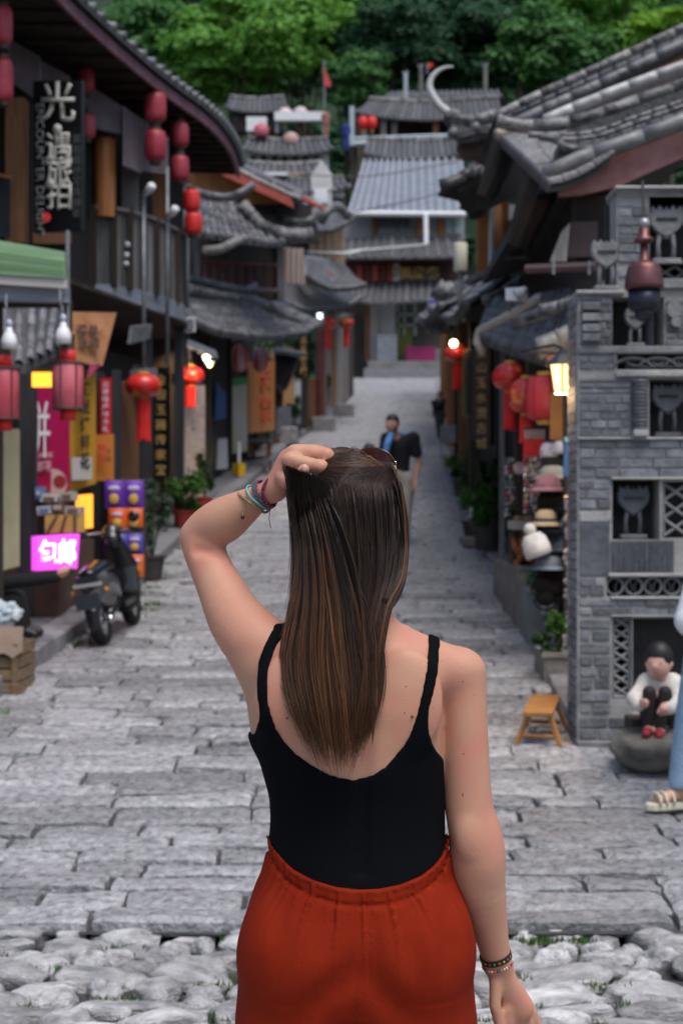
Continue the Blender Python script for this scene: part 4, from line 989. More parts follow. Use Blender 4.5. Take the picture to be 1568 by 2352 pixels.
yb = poster('cloth_banner', 'pale yellow and grey vertical cloth banner by the dark post', [(535, 1042, 29.4), (568, 1036, 30.2), (568, 872, 30.2), (535, 876, 29.4)], mat('pale_yellow_cloth', (.40, .38, .24), (.46, .46, .42), scale=1.2, rough=.8)); panel('top_strip', [(535, 886, 29.35), (568, 882, 30.15), (568, 866, 30.15), (535, 868, 29.35)], .02, mat('green_cloth', (.05, .28, .08), rough=.8), yb)
ob = poster('orange_board', 'large orange timber board with faded red characters', [(570, 996, 31.5), (631, 988, 34.5), (631, 828, 34.5), (570, 832, 31.5)], ORANGE)
lettering(ob, '米線', P(601, 905, 32.9)+V(0, -.08, 0), V(1, 1.1, 0), V(0, 0, 1), .62, mat('faded_red_letters', (.42, .06, .025), rough=.7), vertical=True, bold=.012)
bk = poster('hanging_plaque', 'black hanging plaque with gold characters near the red column', [(681, 868, 38.8), (712, 864, 39.6), (712, 770, 39.6), (681, 772, 38.8)], BLACKP); lettering(bk, '茶馬客棧', P(697, 818, 39.1)+V(0, -.06, 0), V(1, .8, 0), V(0, 0, 1), .25, GOLD, vertical=True)
dc = thing('dark_canopy', 'sagging black cloth canopy between the orange board and the plaque', 'canopy', tuple(P(655, 850, 36))); MB().prism([P(630, 880, 36), P(640, 905, 36), P(660, 890, 36.4), P(676, 850, 36.8), P(688, 812, 37), P(632, 806, 36)], V(0, .3, 0)).build('cloth', BLACKP, dc); MB().tube([P(630, 804, 35.9), P(694, 814, 36.9)], .08, 8).build('front_rail', mat('dull_steel', (.08, .09, .1), rough=.4), dc)
bb = poster('blackboard', 'small dark chalkboard standing on the pavement by the warm doorway', [(636, 1000, 35.4), (670, 992, 36.2), (668, 932, 36.2), (638, 938, 35.4)], mat('slate', (.07, .08, .09), (.12, .13, .15), scale=8, rough=.7), 'board', .05)
panel('frame', [(634, 1010, 35.38), (672, 1002, 36.18), (672, 998, 36.18), (634, 1004, 35.38)], .06, BROWN, bb)
bs = poster('blue_cloth', 'hanging blue cloth inside the shop beside the dark post', [(495, 965, 26.6), (520, 960, 27.4), (520, 905, 27.4), (500, 880, 26.6)], mat('blue_cloth', (.03, .07, .20), rough=.85), 'cloth', .03)
ws = poster('white_board', 'white board leaning by the yellow bucket', [(500, 1078, 27.2), (524, 1076, 27.6), (522, 1006, 27.8), (502, 1008, 27.4)], mat('dull_white', (.36, .38, .40), rough=.7), 'board', .03)
yk = thing('yellow_bucket', 'yellow wet floor bucket with a pale stand on the pavement', 'bucket', tuple(onground(549, 27.5)))
c = onground(549, 27.5); MB().lathe([(.11, 0), (.12, .22), (.125, .23)], c, 4).build('bucket_body', mat('bright_yellow', (.6, .38, .01), rough=.5), yk); MB().tube([c+V(0, 0, .2), c+V(0, 0, .62)], .03, 6).build('stand', WHITEM, yk)
st_ = thing('wooden_bench', 'low wooden bench beneath the orange board', 'bench', tuple(onground(598, 31)))
c = onground(600, 31.5); MB().box((c.x-.25, c.y-.4, c.z+.34), (c.x+.2, c.y+.8, c.z+.40)).build('seat', GREYWOOD, st_)
for dx, dy in ((-.2, -.3), (.15, -.3), (-.2, .7), (.15, .7)): MB().box((c.x+dx-.03, c.y+dy-.03, c.z), (c.x+dx+.03, c.y+dy+.03, c.z+.34)).build('leg', BROWN, st_)
st_ = thing('low_stool', 'small wooden stool in front of the low bench', 'stool', tuple(onground(608, 29.6))); c = onground(608, 29.6); MB().box((c.x-.16, c.y-.14, c.z+.22), (c.x+.16, c.y+.14, c.z+.26)).build('seat', GREYWOOD, st_)
for dx in (-.12, .12):
    for dy in (-.1, .1): MB().box((c.x+dx-.02, c.y+dy-.02, c.z), (c.x+dx+.02, c.y+dy+.02, c.z+.22)).build('leg', BROWN, st_)
potted_plant('potted_plant', 'dark bushy potted plant by the blackboard', onground(676, 37.5), .7, .5, LEAFD, (.2, .3), DPOT, n=300, leaf=.07, seed=8)
potted_plant('potted_plant', 'small green plant past the red column', onground(749, 44.0), .9, .5, LEAFG, (.22, .4), mat('blue_white_pot', (.3, .33, .38), rough=.5), n=300, leaf=.08, seed=9)

# ------------------------------------------------------------------ third house (left), nearer the square
h3 = thing('timber_house', 'grey board house with low blue-grey roofs and twin red lanterns', 'house', (-.9, 48, gz(48)))
for k, (px, w_) in enumerate(((752, 15), (766, 13), (780, 14), (794, 13), (806, 12))):
    d = 43+k*2.6
    panel('wall_board', [(px-w_/2, 970-k*12, d), (px+w_/2, 964-k*12, d+2.2), (px+w_/2, 720, d+2.2), (px-w_/2, 722, d)], .1, (GREYWOOD, BROWN, mat('pale_timber', (.24, .22, .2), rough=.8), GREYWOOD, DARKWOOD)[k], h3)
tile_roof(h3, [P(640, 700, 34.5), P(700, 712, 38), P(790, 706, 43), P(830, 690, 48)], [P(640, 642, 37), P(690, 650, 41), P(740, 660, 46), P(780, 665, 51)], sp=.25, sag=.05, lift=.12, r=.08, tl=.34, name='lower_roof')
tile_roof(h3, [P(700, 640, 37), P(760, 664, 39), P(835, 662, 43)], [P(704, 592, 38.5), P(740, 598, 41), P(790, 612, 45)], sp=.25, sag=.05, lift=.10, r=.08, tl=.34, name='upper_roof')
panel('red_boards', [(690, 648, 39.2), (765, 658, 40.5), (765, 628, 40.5), (690, 585, 39.2)], .1, REDPAINT, h3)
panel('tan_wall', [(706, 600, 42), (792, 612, 46), (790, 520, 46), (706, 512, 42)], .1, mat('tan_boards', (.32, .20, .11), (.42, .28, .17), scale=4, rough=.8, stretch=(5, 5, .3)), h3)
for k in range(5): post('board_joint', 712+k*17, 515+k*2, 606, 41.9+k*.9, .06, mat('tan_timber', (.30, .20, .14)), h3)
panel('dark_wall', [(660, 640, 41), (712, 640, 42), (712, 470, 42), (660, 460, 41)], .1, VOIDM, h3)
tile_roof(h3, [P(690, 535, 40.5), P(760, 530, 42.0), P(815, 505, 44)], [P(700, 452, 43), P(745, 470, 45), P(785, 490, 48)], sp=.25, sag=.06, lift=.1, r=.08, tl=.34, name='top_roof')
roll('ridge', [P(735, 510, 41), P(752, 484, 41), P(775, 474, 41.5), P(800, 498, 42)], .13, h3, TILE)
MB().tube([P(706, 578, 41.6), P(800, 582, 43), P(840, 572, 44)], .03, 6).build('conduit', WHITEM, h3)
sk = poster('skylight_sheet', 'pale blue plastic sheet among the dark roofs', [(708, 500, 35), (728, 478, 35.4), (742, 462, 35.6), (700, 456, 35)], mat('pale_blue_plastic', (.45, .60, .68), rough=.35), 'sheet', .05)
round_lantern(752, 742, 42.5, .24, 'red lantern hanging beside the lit white tube', 'twin red lanterns at the grey board house', tassel=.55, top=.4); round_lantern(795, 742, 46, .23, 'red lantern hanging further from the lit white tube', 'twin red lanterns at the grey board house', tassel=.55, top=.4)
tb = thing('lit_tube', 'small lit white tube lamp on the eave beside the red lanterns', 'lamp', tuple(P(734, 732, 41.5))); MB().tube([P(735, 746, 41.5), P(734, 720, 41.5)], .07, 8).build('glass_tube', mat('white_tube_glow', (.8, .85, 1), emit=(.75, .82, 1), estr=2.0), tb, smooth=True); MB().lathe([(.05, 0), (.05, .06)], P(734, 719, 41.5), 8).build('holder', CAPM, tb)
for px, py, d, l in ((790, 968-40, 46.5, 'pale stone block at the corner of the grey board house'), (745, 985, 41.0, 'pale worn stone block by the red column'), (655, 1010, 36.0, 'pale stone by the chalkboard foot')):
    t = thing('stone_block', l, 'stone', tuple(onground(px, d))); c = onground(px, d); o = MB().box((c.x-.35, c.y-.4, c.z-.1), (c.x+.3, c.y+.5, c.z+.35)).build('stone', KERB, t); bevel(o, .06, 2)
# ------------------------------------------------------------------ carved grey brick pillar (near right)
PD = 8.6
BRICK = mat('grey_brick', (.105, .112, .125), (.20, .21, .225), scale=10, rough=.75, bump=.5, bscale=40, vary=.38)
MORTAR = mat('lime_mortar', (.24, .235, .225), (.33, .32, .31), scale=12, rough=.9, bump=.3)
GSTONE = mat('grey_carving', (.15, .155, .16), (.25, .255, .26), scale=9, rough=.75, bump=.4)
DGREY = mat('dark_grey_tile', (.06, .066, .076), (.12, .128, .14), scale=8, rough=.6, bump=.3, vary=.15)
LSTONE = mat('pale_coping', (.26, .26, .255), (.38, .375, .36), scale=8, rough=.8, bump=.4)
NICHE = mat('niche_shade', (.022, .024, .026), (.05, .05, .048), scale=6, rough=.9)  # shade inside the recesses put into a dark colour
pil = thing('brick_pillar', 'carved grey brick pillar with lattice niches and small totem figures', 'pillar', tuple(P(1460, 1715, PD+.3)))
X = lambda px, d=PD: (px-CX)/F*d
Z = lambda py, d=PD: CAMZ+(CY-py)/F*d
ZB = gz(8.7)-.05
XR = 1720            # the pillar goes on past the picture edge
niches = [(1490, 1640, 452, 604), (1405, 1524, 682, 795), (1490, 1640, 870, 1004), (1405, 1514, 1102, 1240), (1452, 1640, 1420, 1640),
          (1505, 1640, 608, 640), (1416, 1640, 813, 850), (1520, 1640, 1106, 1236), (1392, 1640, 1326, 1370), (1405, 1450, 1416, 1606)]
# the body, built cell by cell round the openings
xs = sorted({1325, 1415, XR, *[v for n_ in niches for v in n_[:2]]}); ys = sorted({430, 670, 1716, *[v for n_ in niches for v in n_[2:]]})
mb = MB()
for i in range(len(xs)-1):
    for j in range(len(ys)-1):
        x0, x1, y0, y1 = xs[i], xs[i+1], ys[j], ys[j+1]; cx_, cy_ = (x0+x1)/2, (y0+y1)/2
        if cy_ < 670 and cx_ < 1415: continue
        if any(n_[0] < cx_ < n_[1] and n_[2] < cy_ < n_[3] for n_ in niches): continue
        mb.box((X(x0), PD, Z(y1) if y1 < 1716 else ZB), (X(x1), PD+.26, Z(y0)))
mb.build('mortar_core', MORTAR, pil)
MB().box((X(1325), PD+.262, ZB), (X(XR), PD+.32, Z(672))).build('rear_block', MORTAR, pil); MB().box((X(1415), PD+.263, Z(672)+.002), (X(XR), PD+.32, Z(430))).build('rear_block', MORTAR, pil)
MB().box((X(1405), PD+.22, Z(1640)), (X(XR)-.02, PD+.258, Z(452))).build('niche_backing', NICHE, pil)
# bricks
bid = 0; rgb = random.Random(31)
bm_shared = {}
def brick(x0, x1, y0, y1, proud=None, m=None):
    w, h = X(x1)-X(x0), Z(y0)-Z(y1); pr = proud if proud is not None else rgb.uniform(.006, .016)
    key = (round(w, 3), round(h, 3), m.name if m else '')
    if key not in bm_shared:
        me = MB().box((0, 0, 0), (w, .05, h)).mesh('brick'); me.materials.append(m or BRICK); bm_shared[key] = me
    o = bpy.data.objects.new('brick', bm_shared[key]); COL.objects.link(o); o.parent = pil
    o.location = V(X(x0), PD-pr, Z(y1))-wloc(pil); o.rotation_euler = (rgb.uniform(-.02, .02)*0, rgb.uniform(-.008, .008), 0); bevel(o, .004)
def courses(x0, x1, y0, y1, h, L_, gap=3.0, jit=.35, m=None):
    n = max(1, round((y1-y0)/h)); hh = (y1-y0)/n
    for j in range(n):
        x = x0; first = True
        while x < x1-6:
            l = L_*(.5 if (first and j % 2) else 1)*rgb.uniform(1-jit, 1+jit); first = False
            e = min(x+l, x1)
            if x1-e < L_*.3: e = x1
            brick(round(x+gap/2), round(e-gap/2), round(y0+j*hh+gap/2), round(y0+(j+1)*hh-gap/2), m=m); x = e
courses(1417, 1490, 456, 604, 21, 70, jit=.1); courses(1417, 1502, 616, 640, 24, 40)
courses(1377, 1405, 682, 795, 19, 30, jit=.05); courses(1328, 1376, 674, 692, 18, 48); courses(1328, 1376, 790, 800, 10, 48)
for y_ in (697, 722, 747, 768): brick(1334, 1376, y_, y_+17, .05); brick(1329, 1377, y_+18, y_+23, .006)
courses(1527, 1700, 690, 795, 15, 60); courses(1328, 1412, 802, 850, 16, 52); courses(1328, 1448, 868, 905, 12, 110, gap=4)
courses(1328, 1446, 908, 1004, 19, 46); courses(1328, 1700, 1008, 1098, 22, 72); courses(1328, 1402, 1102, 1170, 22, 42); 
courses(1328, 1388, 1326, 1370, 22, 40); courses(1328, 1700, 1374, 1414, 19, 66); courses(1328, 1402, 1420, 1640, 27, 54, gap=6); courses(1328, 1700, 1645, 1700, 24, 75, gap=5)
brick(1330, 1402, 1174, 1198, .012, LSTONE); brick(1329, 1398, 1203, 1322, .008, DGREY)
# side face towards the street
for j in range(46):
    y0, y1 = 676+j*22.6, 676+(j+1)*22.6
    if j < 46:
        me = bm_shared.get('side') or MB().box((0, 0, 0), (.03, .14, .048)).mesh('brick')
        bm_shared['side'] = me
        if len(me.materials) == 0: me.materials.append(BRICK)
        for k in range(2):
            o = bpy.data.objects.new('brick', me); COL.objects.link(o); o.parent = pil; o.location = V(X(1325)-.010, PD+.012+k*.155, Z(y1)+.003)-wloc(pil)
# ledges and copings
def ledge(x0, x1, y0, y1, pr, m=LSTONE): o = MB().box((X(x0), PD-pr, Z(y1)), (X(x1), PD+.27, Z(y0))).build('coping', m, pil); bevel(o, .006)
ledge(1408, XR, 430, 438, .05); ledge(1411, XR, 439, 446, .03, GSTONE); ledge(1415, XR, 446, 452, .015, LSTONE); ledge(1500, XR, 604.5, 608, .05, GSTONE); ledge(1505, XR, 641, 664, .03, GSTONE); ledge(1320, 1432, 668, 677, .035); ledge(1326, XR, 795.5, 812, .02, GSTONE); ledge(1412, XR, 850.5, 866, .03); ledge(1325, XR, 1004.5, 1010, .03); ledge(1400, XR, 1096, 1101.5, .025); ledge(1395, XR, 1316, 1325, .025); ledge(1400, XR, 1370.5, 1376, .025); ledge(1402, XR, 1412, 1416, .02); ledge(1322, XR, 1700, 1722, .05, GSTONE)
# lattices of crossing clay strips
def strip(a, b, r=.009, dd=.03, m=GSTONE): MB().tube([V(X(a[0]), PD+dd, Z(a[1])), V(X(b[0]), PD+dd, Z(b[1]))], r, 4).build('lattice_strip', m, pil)
def xlattice(x0, x1, y0, y1, cw, ch):
    nx, ny = max(1, round((x1-x0)/cw)), max(1, round((y1-y0)/ch)); cw, ch = (x1-x0)/nx, (y1-y0)/ny
    for i in range(nx):
        for j in range(ny):
            a, b, c, d = x0+i*cw, x0+(i+1)*cw, y0+j*ch, y0+(j+1)*ch
            strip((a, c), (b, d)); strip((a, d), (b, c), dd=.034)
    for x_ in (x0, x1): strip((x_, y0), (x_, y1), .011)
xlattice(1506, 1640, 609, 639, 45, 30); xlattice(1524, 1640, 1110, 1232, 48, 42); xlattice(1408, 1448, 1418, 1602, 38, 26)
for j in range(2): strip((1408, 1418+j*184), (1448, 1418+j*184), .011)
# scale band (arched tiles) and ring band
for i in range(5):
    cx_ = 1452+i*58
    for k in range(3):
        pts = [V(X(cx_+44*math.cos(a)*(1-.0*k)), PD+.0+.02*k, Z(848-4*k-(26-7*k)*math.sin(a))) for a in np.linspace(0.15, math.pi-.15, 11)]
        MB().tube(pts, .0085, 6).build('arched_tile', DGREY, pil, smooth=True)
        pts = [V(X(cx_+29+44*math.cos(a)), PD+.01+.02*k, Z(828+6*k+14*math.sin(a))) for a in np.linspace(.2, math.pi-.2, 9)]
        MB().tube(pts, .0085, 6).build('arched_tile', DGREY, pil, smooth=True)
for i in range(6):
    for k in range(2):
        c = V(X(1412+i*44+22*k), PD+.02+.03*k, Z(1347+4*k)); MB().tube(ring(c, V(0, 1, 0), .047, 0, n=20), .0075, 5).build('clay_ring', DGREY if k else GSTONE, pil, smooth=True)
# column of stacked roof tiles and its base
for j in range(13):
    c = V(X(1467), PD-.005, Z(876+j*9)); MB().lathe([(.046, -.010), (.050, .0), (.042, .010)], c, 12).build('stacked_tile', DGREY, pil, smooth=True)
o = MB().box((X(1450), PD-.06, Z(1004)), (X(1484), PD+.02, Z(988))).build('tile_stack_base', LSTONE, pil); bevel(o, .006)
# ribbed panel
MB().box((X(1402), PD-.006, Z(1316)), (X(1546), PD+.02, Z(1242))).build('ribbed_panel', DGREY, pil)
for i in range(24): x_ = 1405+i*5.9; MB().box((X(x_), PD-.016, Z(1315)), (X(x_+3.2), PD-.006, Z(1243))).build('panel_rib', DGREY, pil)
for x0, y0, r in ((1545, 712, .045), (1550, 740, .03)): MB().lathe([(r, 0), (r, .02), (r*.8, .03)], V(X(x0), PD-.035, Z(y0)), 16, axis='y').build('stone_boss', GSTONE, pil)
# totem figures
def totem(px, py_top, py_bot, label, m=GSTONE, dy=.06, wide=1.0, group='stone totem figures on the brick pillar'):
    h = Z(py_top)-Z(py_bot); c = V(X(px), PD+dy, Z(py_bot)); t = thing('totem_figure', label, 'figure', tuple(c), group); w = h*.27*wide
    prof = [(-.30, .96), (-.36, .80), (-.34, .66), (-.24, .56), (-.10, .47), (0, .44), (.10, .47), (.24, .56), (.34, .66), (.36, .80), (.30, .96), (.20, .88), (.14, .97), (.05, .87), (0, .95), (-.05, .87), (-.14, .97), (-.20, .88)]
    o = MB().prism([c+V(a*h*.80*wide, -.025, b*h) for a, b in prof], V(0, .05, 0)).build('head', m, t); bevel(o, .006)
    MB().box(c+V(-.17*h*wide, -.032, .70*h), c+V(.17*h*wide, -.024, .75*h)).build('eye_slot', NICHE, t)
    for s in (-1, 1):
        MB().tube([c+V(s*.10*h*wide, 0, .50*h), c+V(s*.13*h*wide, 0, .32*h), c+V(s*.12*h*wide, 0, .08*h)], [.024*h*2, .018*h*2, .024*h*2], 8).build('leg', m, t, smooth=True)
    o = MB().box(c+V(-.24*h*wide, -.04, 0), c+V(.24*h*wide, .04, .085*h)).build('base', m, t); bevel(o, .006)
    MB().tube([c+V(0, 0, .5*h), c+V(0, 0, .42*h)], .06*h, 8).build('chin', m, t, smooth=True)
totem(1533, 462, 603, 'flat grey totem figure with notched crown in the top niche'); totem(1392, 545, 667, 'flat grey totem figure standing on the step of the pillar', dy=.02)
totem(1462, 700, 794, 'small grey totem figure in the niche behind the bell', wide=.9); totem(1540, 872, 1003, 'dark grey totem figure in the niche beside the stacked tile column', DGREY, .10); totem(1460, 1108, 1239, 'dark totem figure in the niche above the ribbed panel', DGREY, .10)  # two of the niche figures use the darker grey material
# copper bell
bl = thing('copper_bell', 'reddish copper bell hanging before the brick pillar', 'bell', tuple(P(1478, 690, 8.3)))
COP = mat('copper_patina', (.13, .055, .055), (.20, .09, .085), scale=6, rough=.42, metal=.75); c = P(1478, 664, 8.3)
MB().lathe([(.104, 0), (.106, .02), (.102, .05), (.092, .11), (.080, .135), (.04, .15), (.025, .16), (.022, .25)], c, 28).build('bell_body', COP, bl, smooth=True)
MB().lathe([(.02, .24), (.055, .26), (.055, .272), (.03, .29), (.03, .33)], c, 18).build('crown', COP, bl, smooth=True); MB().sphere(c+V(0, 0, .355), .034, 14, 9).build('finial', mat('tin', (.3, .3, .31), rough=.4, metal=.6), bl, smooth=True)
MB().lathe([(.070, -.12), (.085, -.10), (.088, -.004)], c, 24).build('inner_cup', mat('dark_bronze', (.02, .022, .032), (.05, .055, .075), scale=6, rough=.35, metal=.5), bl, smooth=True)
MB().sphere(c+V(0, 0, -.13), (.055, .055, .05), 14, 9).build('clapper', mat('dark_bronze', (.02, .022, .032)), bl, smooth=True)
MB().tube([c+V(.03, 0, -.1), c+V(.035, .02, -.30)], .022, 8).build('hanging_pull', mat('dark_bronze', (.02, .022, .032)), bl); MB().tube([c+V(0, 0, .36), c+V(0, .05, .60)], .008, 6).build('hanger', CAPM, bl)

# lit street lantern on a bracket
lt = thing('wall_lantern', 'lit glass street lantern on an iron bracket beside the brick pillar', 'lamp', tuple(P(1293, 900, 9.2)))
c = P(1293, 868, 9.2); IRON = mat('black_iron', (.012, .013, .016), rough=.5, metal=.3)
n = 6; w0, w1, zz0, zz1 = .062, .088, -.082, .075
for k in range(n):
    a0, a1 = 2*math.pi*k/n+.3, 2*math.pi*(k+1)/n+.3; q = [c+V(w0*math.cos(a0), w0*math.sin(a0), zz0), c+V(w0*math.cos(a1), w0*math.sin(a1), zz0), c+V(w1*math.cos(a1), w1*math.sin(a1), zz1), c+V(w1*math.cos(a0), w1*math.sin(a0), zz1)]
    MB().quad(*q).build('glass_pane', mat('lit_glass', (.9, .7, .45), emit=(1.0, .62, .25), estr=1.7, rough=.3), lt); MB().tube([q[0], q[3]], .006, 5).build('glazing_bar', IRON, lt)
MB().lathe([(.112, zz1), (.105, zz1+.012), (.06, zz1+.055), (.03, zz1+.072), (.02, zz1+.10), (.004, zz1+.105)], c, 6).build('lantern_roof', mat('slate_blue_iron', (.03, .036, .05), rough=.5), lt); MB().lathe([(.064, zz0-.014), (.066, zz0)], c, 6).build('lantern_base', IRON, lt)
MB().sphere(c+V(0, 0, -.0), .032, 12, 8).build('lit_bulb', mat('bulb_glow', (1, .9, .7), emit=(1, .75, .42), estr=22), lt, smooth=True)
MB().tube([c+V(0, 0, zz1+.10), c+V(-.05, .05, zz1+.13), c+V(-.22, .25, zz1+.11), c+V(.10, .30, zz1+.10)], .009, 6).build('bracket', IRON, lt)
ld = bpy.data.lights.new('lantern_light', 'POINT'); ld.energy = 45; ld.color = (1, .66, .34); ld.shadow_soft_size = .05; lo = bpy.data.objects.new('lantern_light', ld); COL.objects.link(lo); lo.parent = lt; lo.location = c-wloc(lt)+V(-.02, 0, -.10)

# ------------------------------------------------------------------ the shop house behind the pillar
r1 = thing('tiled_house', 'shop house with a great swept tile roof and red barge board behind the brick pillar', 'house', (2.6, 13, gz(12)))
GD = 11.0
def G(px, py, d=GD): return P(px, py, d)
BARGE = mat('weathered_red_board', (.17, .045, .045), (.27, .15, .15), scale=3, rough=.7, bump=.3)
mb = MB().prism([G(1282, 409), G(1568, 296), G(1700, 240), G(1700, 320), G(1568, 362), G(1480, 400), G(1420, 428), G(1340, 446), G(1284, 450)], V(0, .06, 0)); mb.build('barge_board', BARGE, r1)
roll('verge_roll', [G(1252, 401, 10.9), G(1325, 367, 10.9), G(1396, 341, 10.9), G(1471, 315, 10.9), G(1568, 277, 10.9), G(1700, 222, 10.9)], .058, r1, mat('verge_tile', (.10, .105, .11), (.2, .2, .205), scale=6, rough=.4, vary=.1))
roll('verge_roll', [G(1141, 277, 11.4), G(1180, 287, 11.4), G(1220, 289, 11.4), G(1302, 281, 11.4), G(1377, 262, 11.4), G(1460, 232, 11.4), G(1568, 195, 11.4), G(1700, 145, 11.4)], .048, r1)
for k, (oy, r_) in enumerate(((38, .022), (50, .026), (62, .020), (74, .03))):
    pts = [G(1212+k*24, 288+oy*.55-k*2, 11.15), G(1302, 281+oy*.8, 11.15), G(1377, 262+oy, 11.15), G(1460, 232+oy, 11.15), G(1568, 195+oy, 11.15), G(1700, 145+oy, 11.15)]
    roll('tile_course', pts, r_, r1, RIDGE if k == 3 else TILE)
mb = MB().prism([G(1262, 398, 11.2), G(1300, 300, 11.2), G(1377, 275, 11.2), G(1568, 205, 11.2), G(1700, 160, 11.2), G(1700, 240, 11.2), G(1568, 290, 11.2), G(1400, 350, 11.2)], V(0, 5.5, 0)); mb.build('roof_mass', DECK, r1)
# upper slopes behind, each with its verge
roll('verge_roll', [G(1250, 276, 13), G(1317, 247, 13), G(1430, 202, 13), G(1568, 150, 13), G(1700, 98, 13)], .045, r1, mat('highlight_verge', (.34, .34, .34), (.5, .5, .49), scale=5, rough=.4, vary=.2))  # the highlight along this verge is put into its pale colour
MB().prism([G(1262, 280, 13.1), G(1568, 158, 13.1), G(1700, 105, 13.1), G(1700, 150, 13.1), G(1568, 200, 13.1), G(1377, 268, 13.1), G(1290, 290, 13.1)], V(0, .3, 0)).build('verge_bed', mat('plum_grey_tile', (.06, .05, .055), (.11, .1, .105), scale=8, rough=.6), r1)
MB().prism([G(1330, 238, 14.6), G(1568, 128, 14.6), G(1700, 68, 14.6), G(1700, 104, 14.6), G(1568, 160, 14.6), G(1330, 256, 14.6)], V(0, .2, 0)).build('timber_strip', mat('rust_timber', (.17, .06, .022), (.24, .09, .035), scale=4, rough=.7), r1)
roll('verge_roll', [G(1180, 284, 14.5), G(1261, 246, 14.5), G(1392, 186, 14.5), G(1568, 100, 14.5), G(1700, 36, 14.5)], .055, r1, TILE)
MB().prism([G(1135, 268, 14.8), G(1224, 226, 14.8), G(1355, 166, 14.8), G(1568, 66, 14.8), G(1700, 5, 14.8), G(1700, 45, 14.8), G(1568, 108, 14.8), G(1392, 192, 14.8), G(1180, 290, 14.8)], V(0, 4.5, 0)).build('roof_mass', DECK, r1)
for k in range(3): roll('tile_course', [G(1141, 266+k*6, 14.7), G(1224, 224+k*8, 14.7), G(1355, 164+k*9, 14.7), G(1568, 64+k*11, 14.7), G(1700, 2+k*11, 14.7)], .028 if k else .045, r1, TILE if k else RIDGE)
# the eave along the street with its upturned tips
tile_roof(r1, [G(1255, 420, 10.9), V(1.42, 13.2, P(0, 330, 13.2).z), V(1.60, 16.5, P(0, 300, 16.5).z)], [G(1400, 352, 10.9), V(2.3, 13.2, P(0, 250, 13.2).z), V(2.5, 16.5, P(0, 235, 16.5).z)], sp=.2, sag=.04, r=.06, tl=.26, name='eave_roof')
roll('eave_roll', [P(1010, 428, 15.5), P(1045, 418, 15.5), P(1075, 400, 15.6), P(1090, 385, 15.7)], .07, r1, mat('black_tile', (.02, .02, .022), (.05, .05, .052), scale=8, rough=.45))
MB().prism([P(1012, 428, 15.8), P(1060, 440, 15.8), P(1090, 485, 15.8), P(1115, 480, 15.8), P(1150, 440, 15.8), P(1165, 340, 15.8), P(1110, 375, 15.8), P(1075, 400, 15.8)], V(0, .5, 0)).build('bracket_cluster', VOIDM, r1)
roll('corner_roll', [P(1085, 395, 15.0), P(1105, 390, 15.0), P(1118, 408, 15.0)], .05, r1, RIDGE)
MB().tube([P(1160, 330, 14.2), P(1140, 390, 14.2), P(1112, 455, 14.2)], [.13, .12, .08], 8).build('hip_bracket', VOIDM, r1)
MB().tube([P(1250, 390, 12.2), P(1232, 450, 12.2), P(1190, 560, 12.4)], [.14, .15, .10], 8).build('hip_bracket', DARKWOOD, r1)
roll('corner_roll', [P(1140, 310, 13.6), P(1168, 302, 13.6), P(1190, 312, 13.6)], .05, r1, mat('sandy_plaster', (.42, .34, .26), rough=.7))
roll('corner_roll', [P(1272, 418, 11.3), P(1292, 412, 11.3), P(1306, 426, 11.3)], .035, r1)
MB().prism([P(1050, 330, 17.0), P(1150, 292, 17.0), P(1148, 330, 17.0), P(1110, 360, 17.0), P(1065, 355, 17.0)], V(0, .3, 0)).build('small_gable', mat('dull_brown_board', (.10, .06, .045), (.15, .09, .07), scale=4, rough=.7), r1)
roll('ridge', [P(1048, 318, 16.8), P(1100, 312, 16.8), P(1146, 285, 16.8)], .05, r1, TILE); roll('ridge', [P(1036, 268, 17.0), P(1070, 276, 17.0), P(1110, 272, 17.0), P(1140, 258, 17.0)], .06, r1)
tile_roof(r1, [P(1040, 306, 16.6), P(1140, 282, 16.8)], [P(1050, 278, 17.6), P(1138, 264, 17.6)], sp=.2, sag=.02, r=.06, tl=.2, name='small_roof')
hn = MB().tube([P(a, b, 18.0) for a, b in spline([(1042, 268), (1012, 246), (994, 222), (986, 200), (990, 180), (1004, 164), (1022, 155), (1040, 153)], 24)], [float(v) for v in np.interp(np.linspace(0, 1, 24), [0, .3, .6, 1], [.055, .048, .032, .010])], 10)
hf = thing('roof_horn', 'pale crescent horn ornament curling up from the roof corner', 'ornament', tuple(P(1042, 268, 18))); hn.build('horn', mat('pale_horn', (.40, .41, .40), (.5, .5, .48), scale=6, rough=.5), hf, smooth=True); MB().sphere(P(1040, 272, 18), .12, 10, 7).build('root', RIDGE, hf, smooth=True)
# walls under the roof
MB().hexa([V(1.72, 11.2, gz(11)), V(9, 11.2, gz(11)), V(9, 11.4, gz(11)), V(1.72, 11.4, gz(11)), V(1.72, 11.2, G(0, 440).z), V(9, 11.2, G(0, 300).z), V(9, 11.4, G(0, 300).z), V(1.72, 11.4, G(0, 440).z)]).build('gable_wall', VOIDM, r1)
for ya, yb in ((11.4, 14.5), (14.5, 18.4)):
    o_ = .34; MB().hexa([V(rk(ya)+o_, ya, gz(ya)), V(rk(yb)+o_, yb, gz(yb)), V(rk(yb)+o_+.2, yb, gz(yb)), V(rk(ya)+o_+.2, ya, gz(ya)), V(rk(ya)+o_, ya, P(0, 420, 12).z), V(rk(yb)+o_, yb, P(0, 420, 15).z), V(rk(yb)+o_+.2, yb, P(0, 420, 15).z), V(rk(ya)+o_+.2, ya, P(0, 420, 12).z)]).build('street_wall', VOIDM, r1)
panel('upper_shutter', [(1296, 590, 11.1), (1372, 590, 11.1), (1372, 508, 11.1), (1310, 510, 11.1)], .04, mat('dark_plum_timber', (.035, .022, .025), rough=.7), r1); panel('grey_board', [(1262, 600, 11.05), (1300, 600, 11.05), (1308, 512, 11.05), (1290, 530, 11.05)], .03, GREYWOOD, r1)
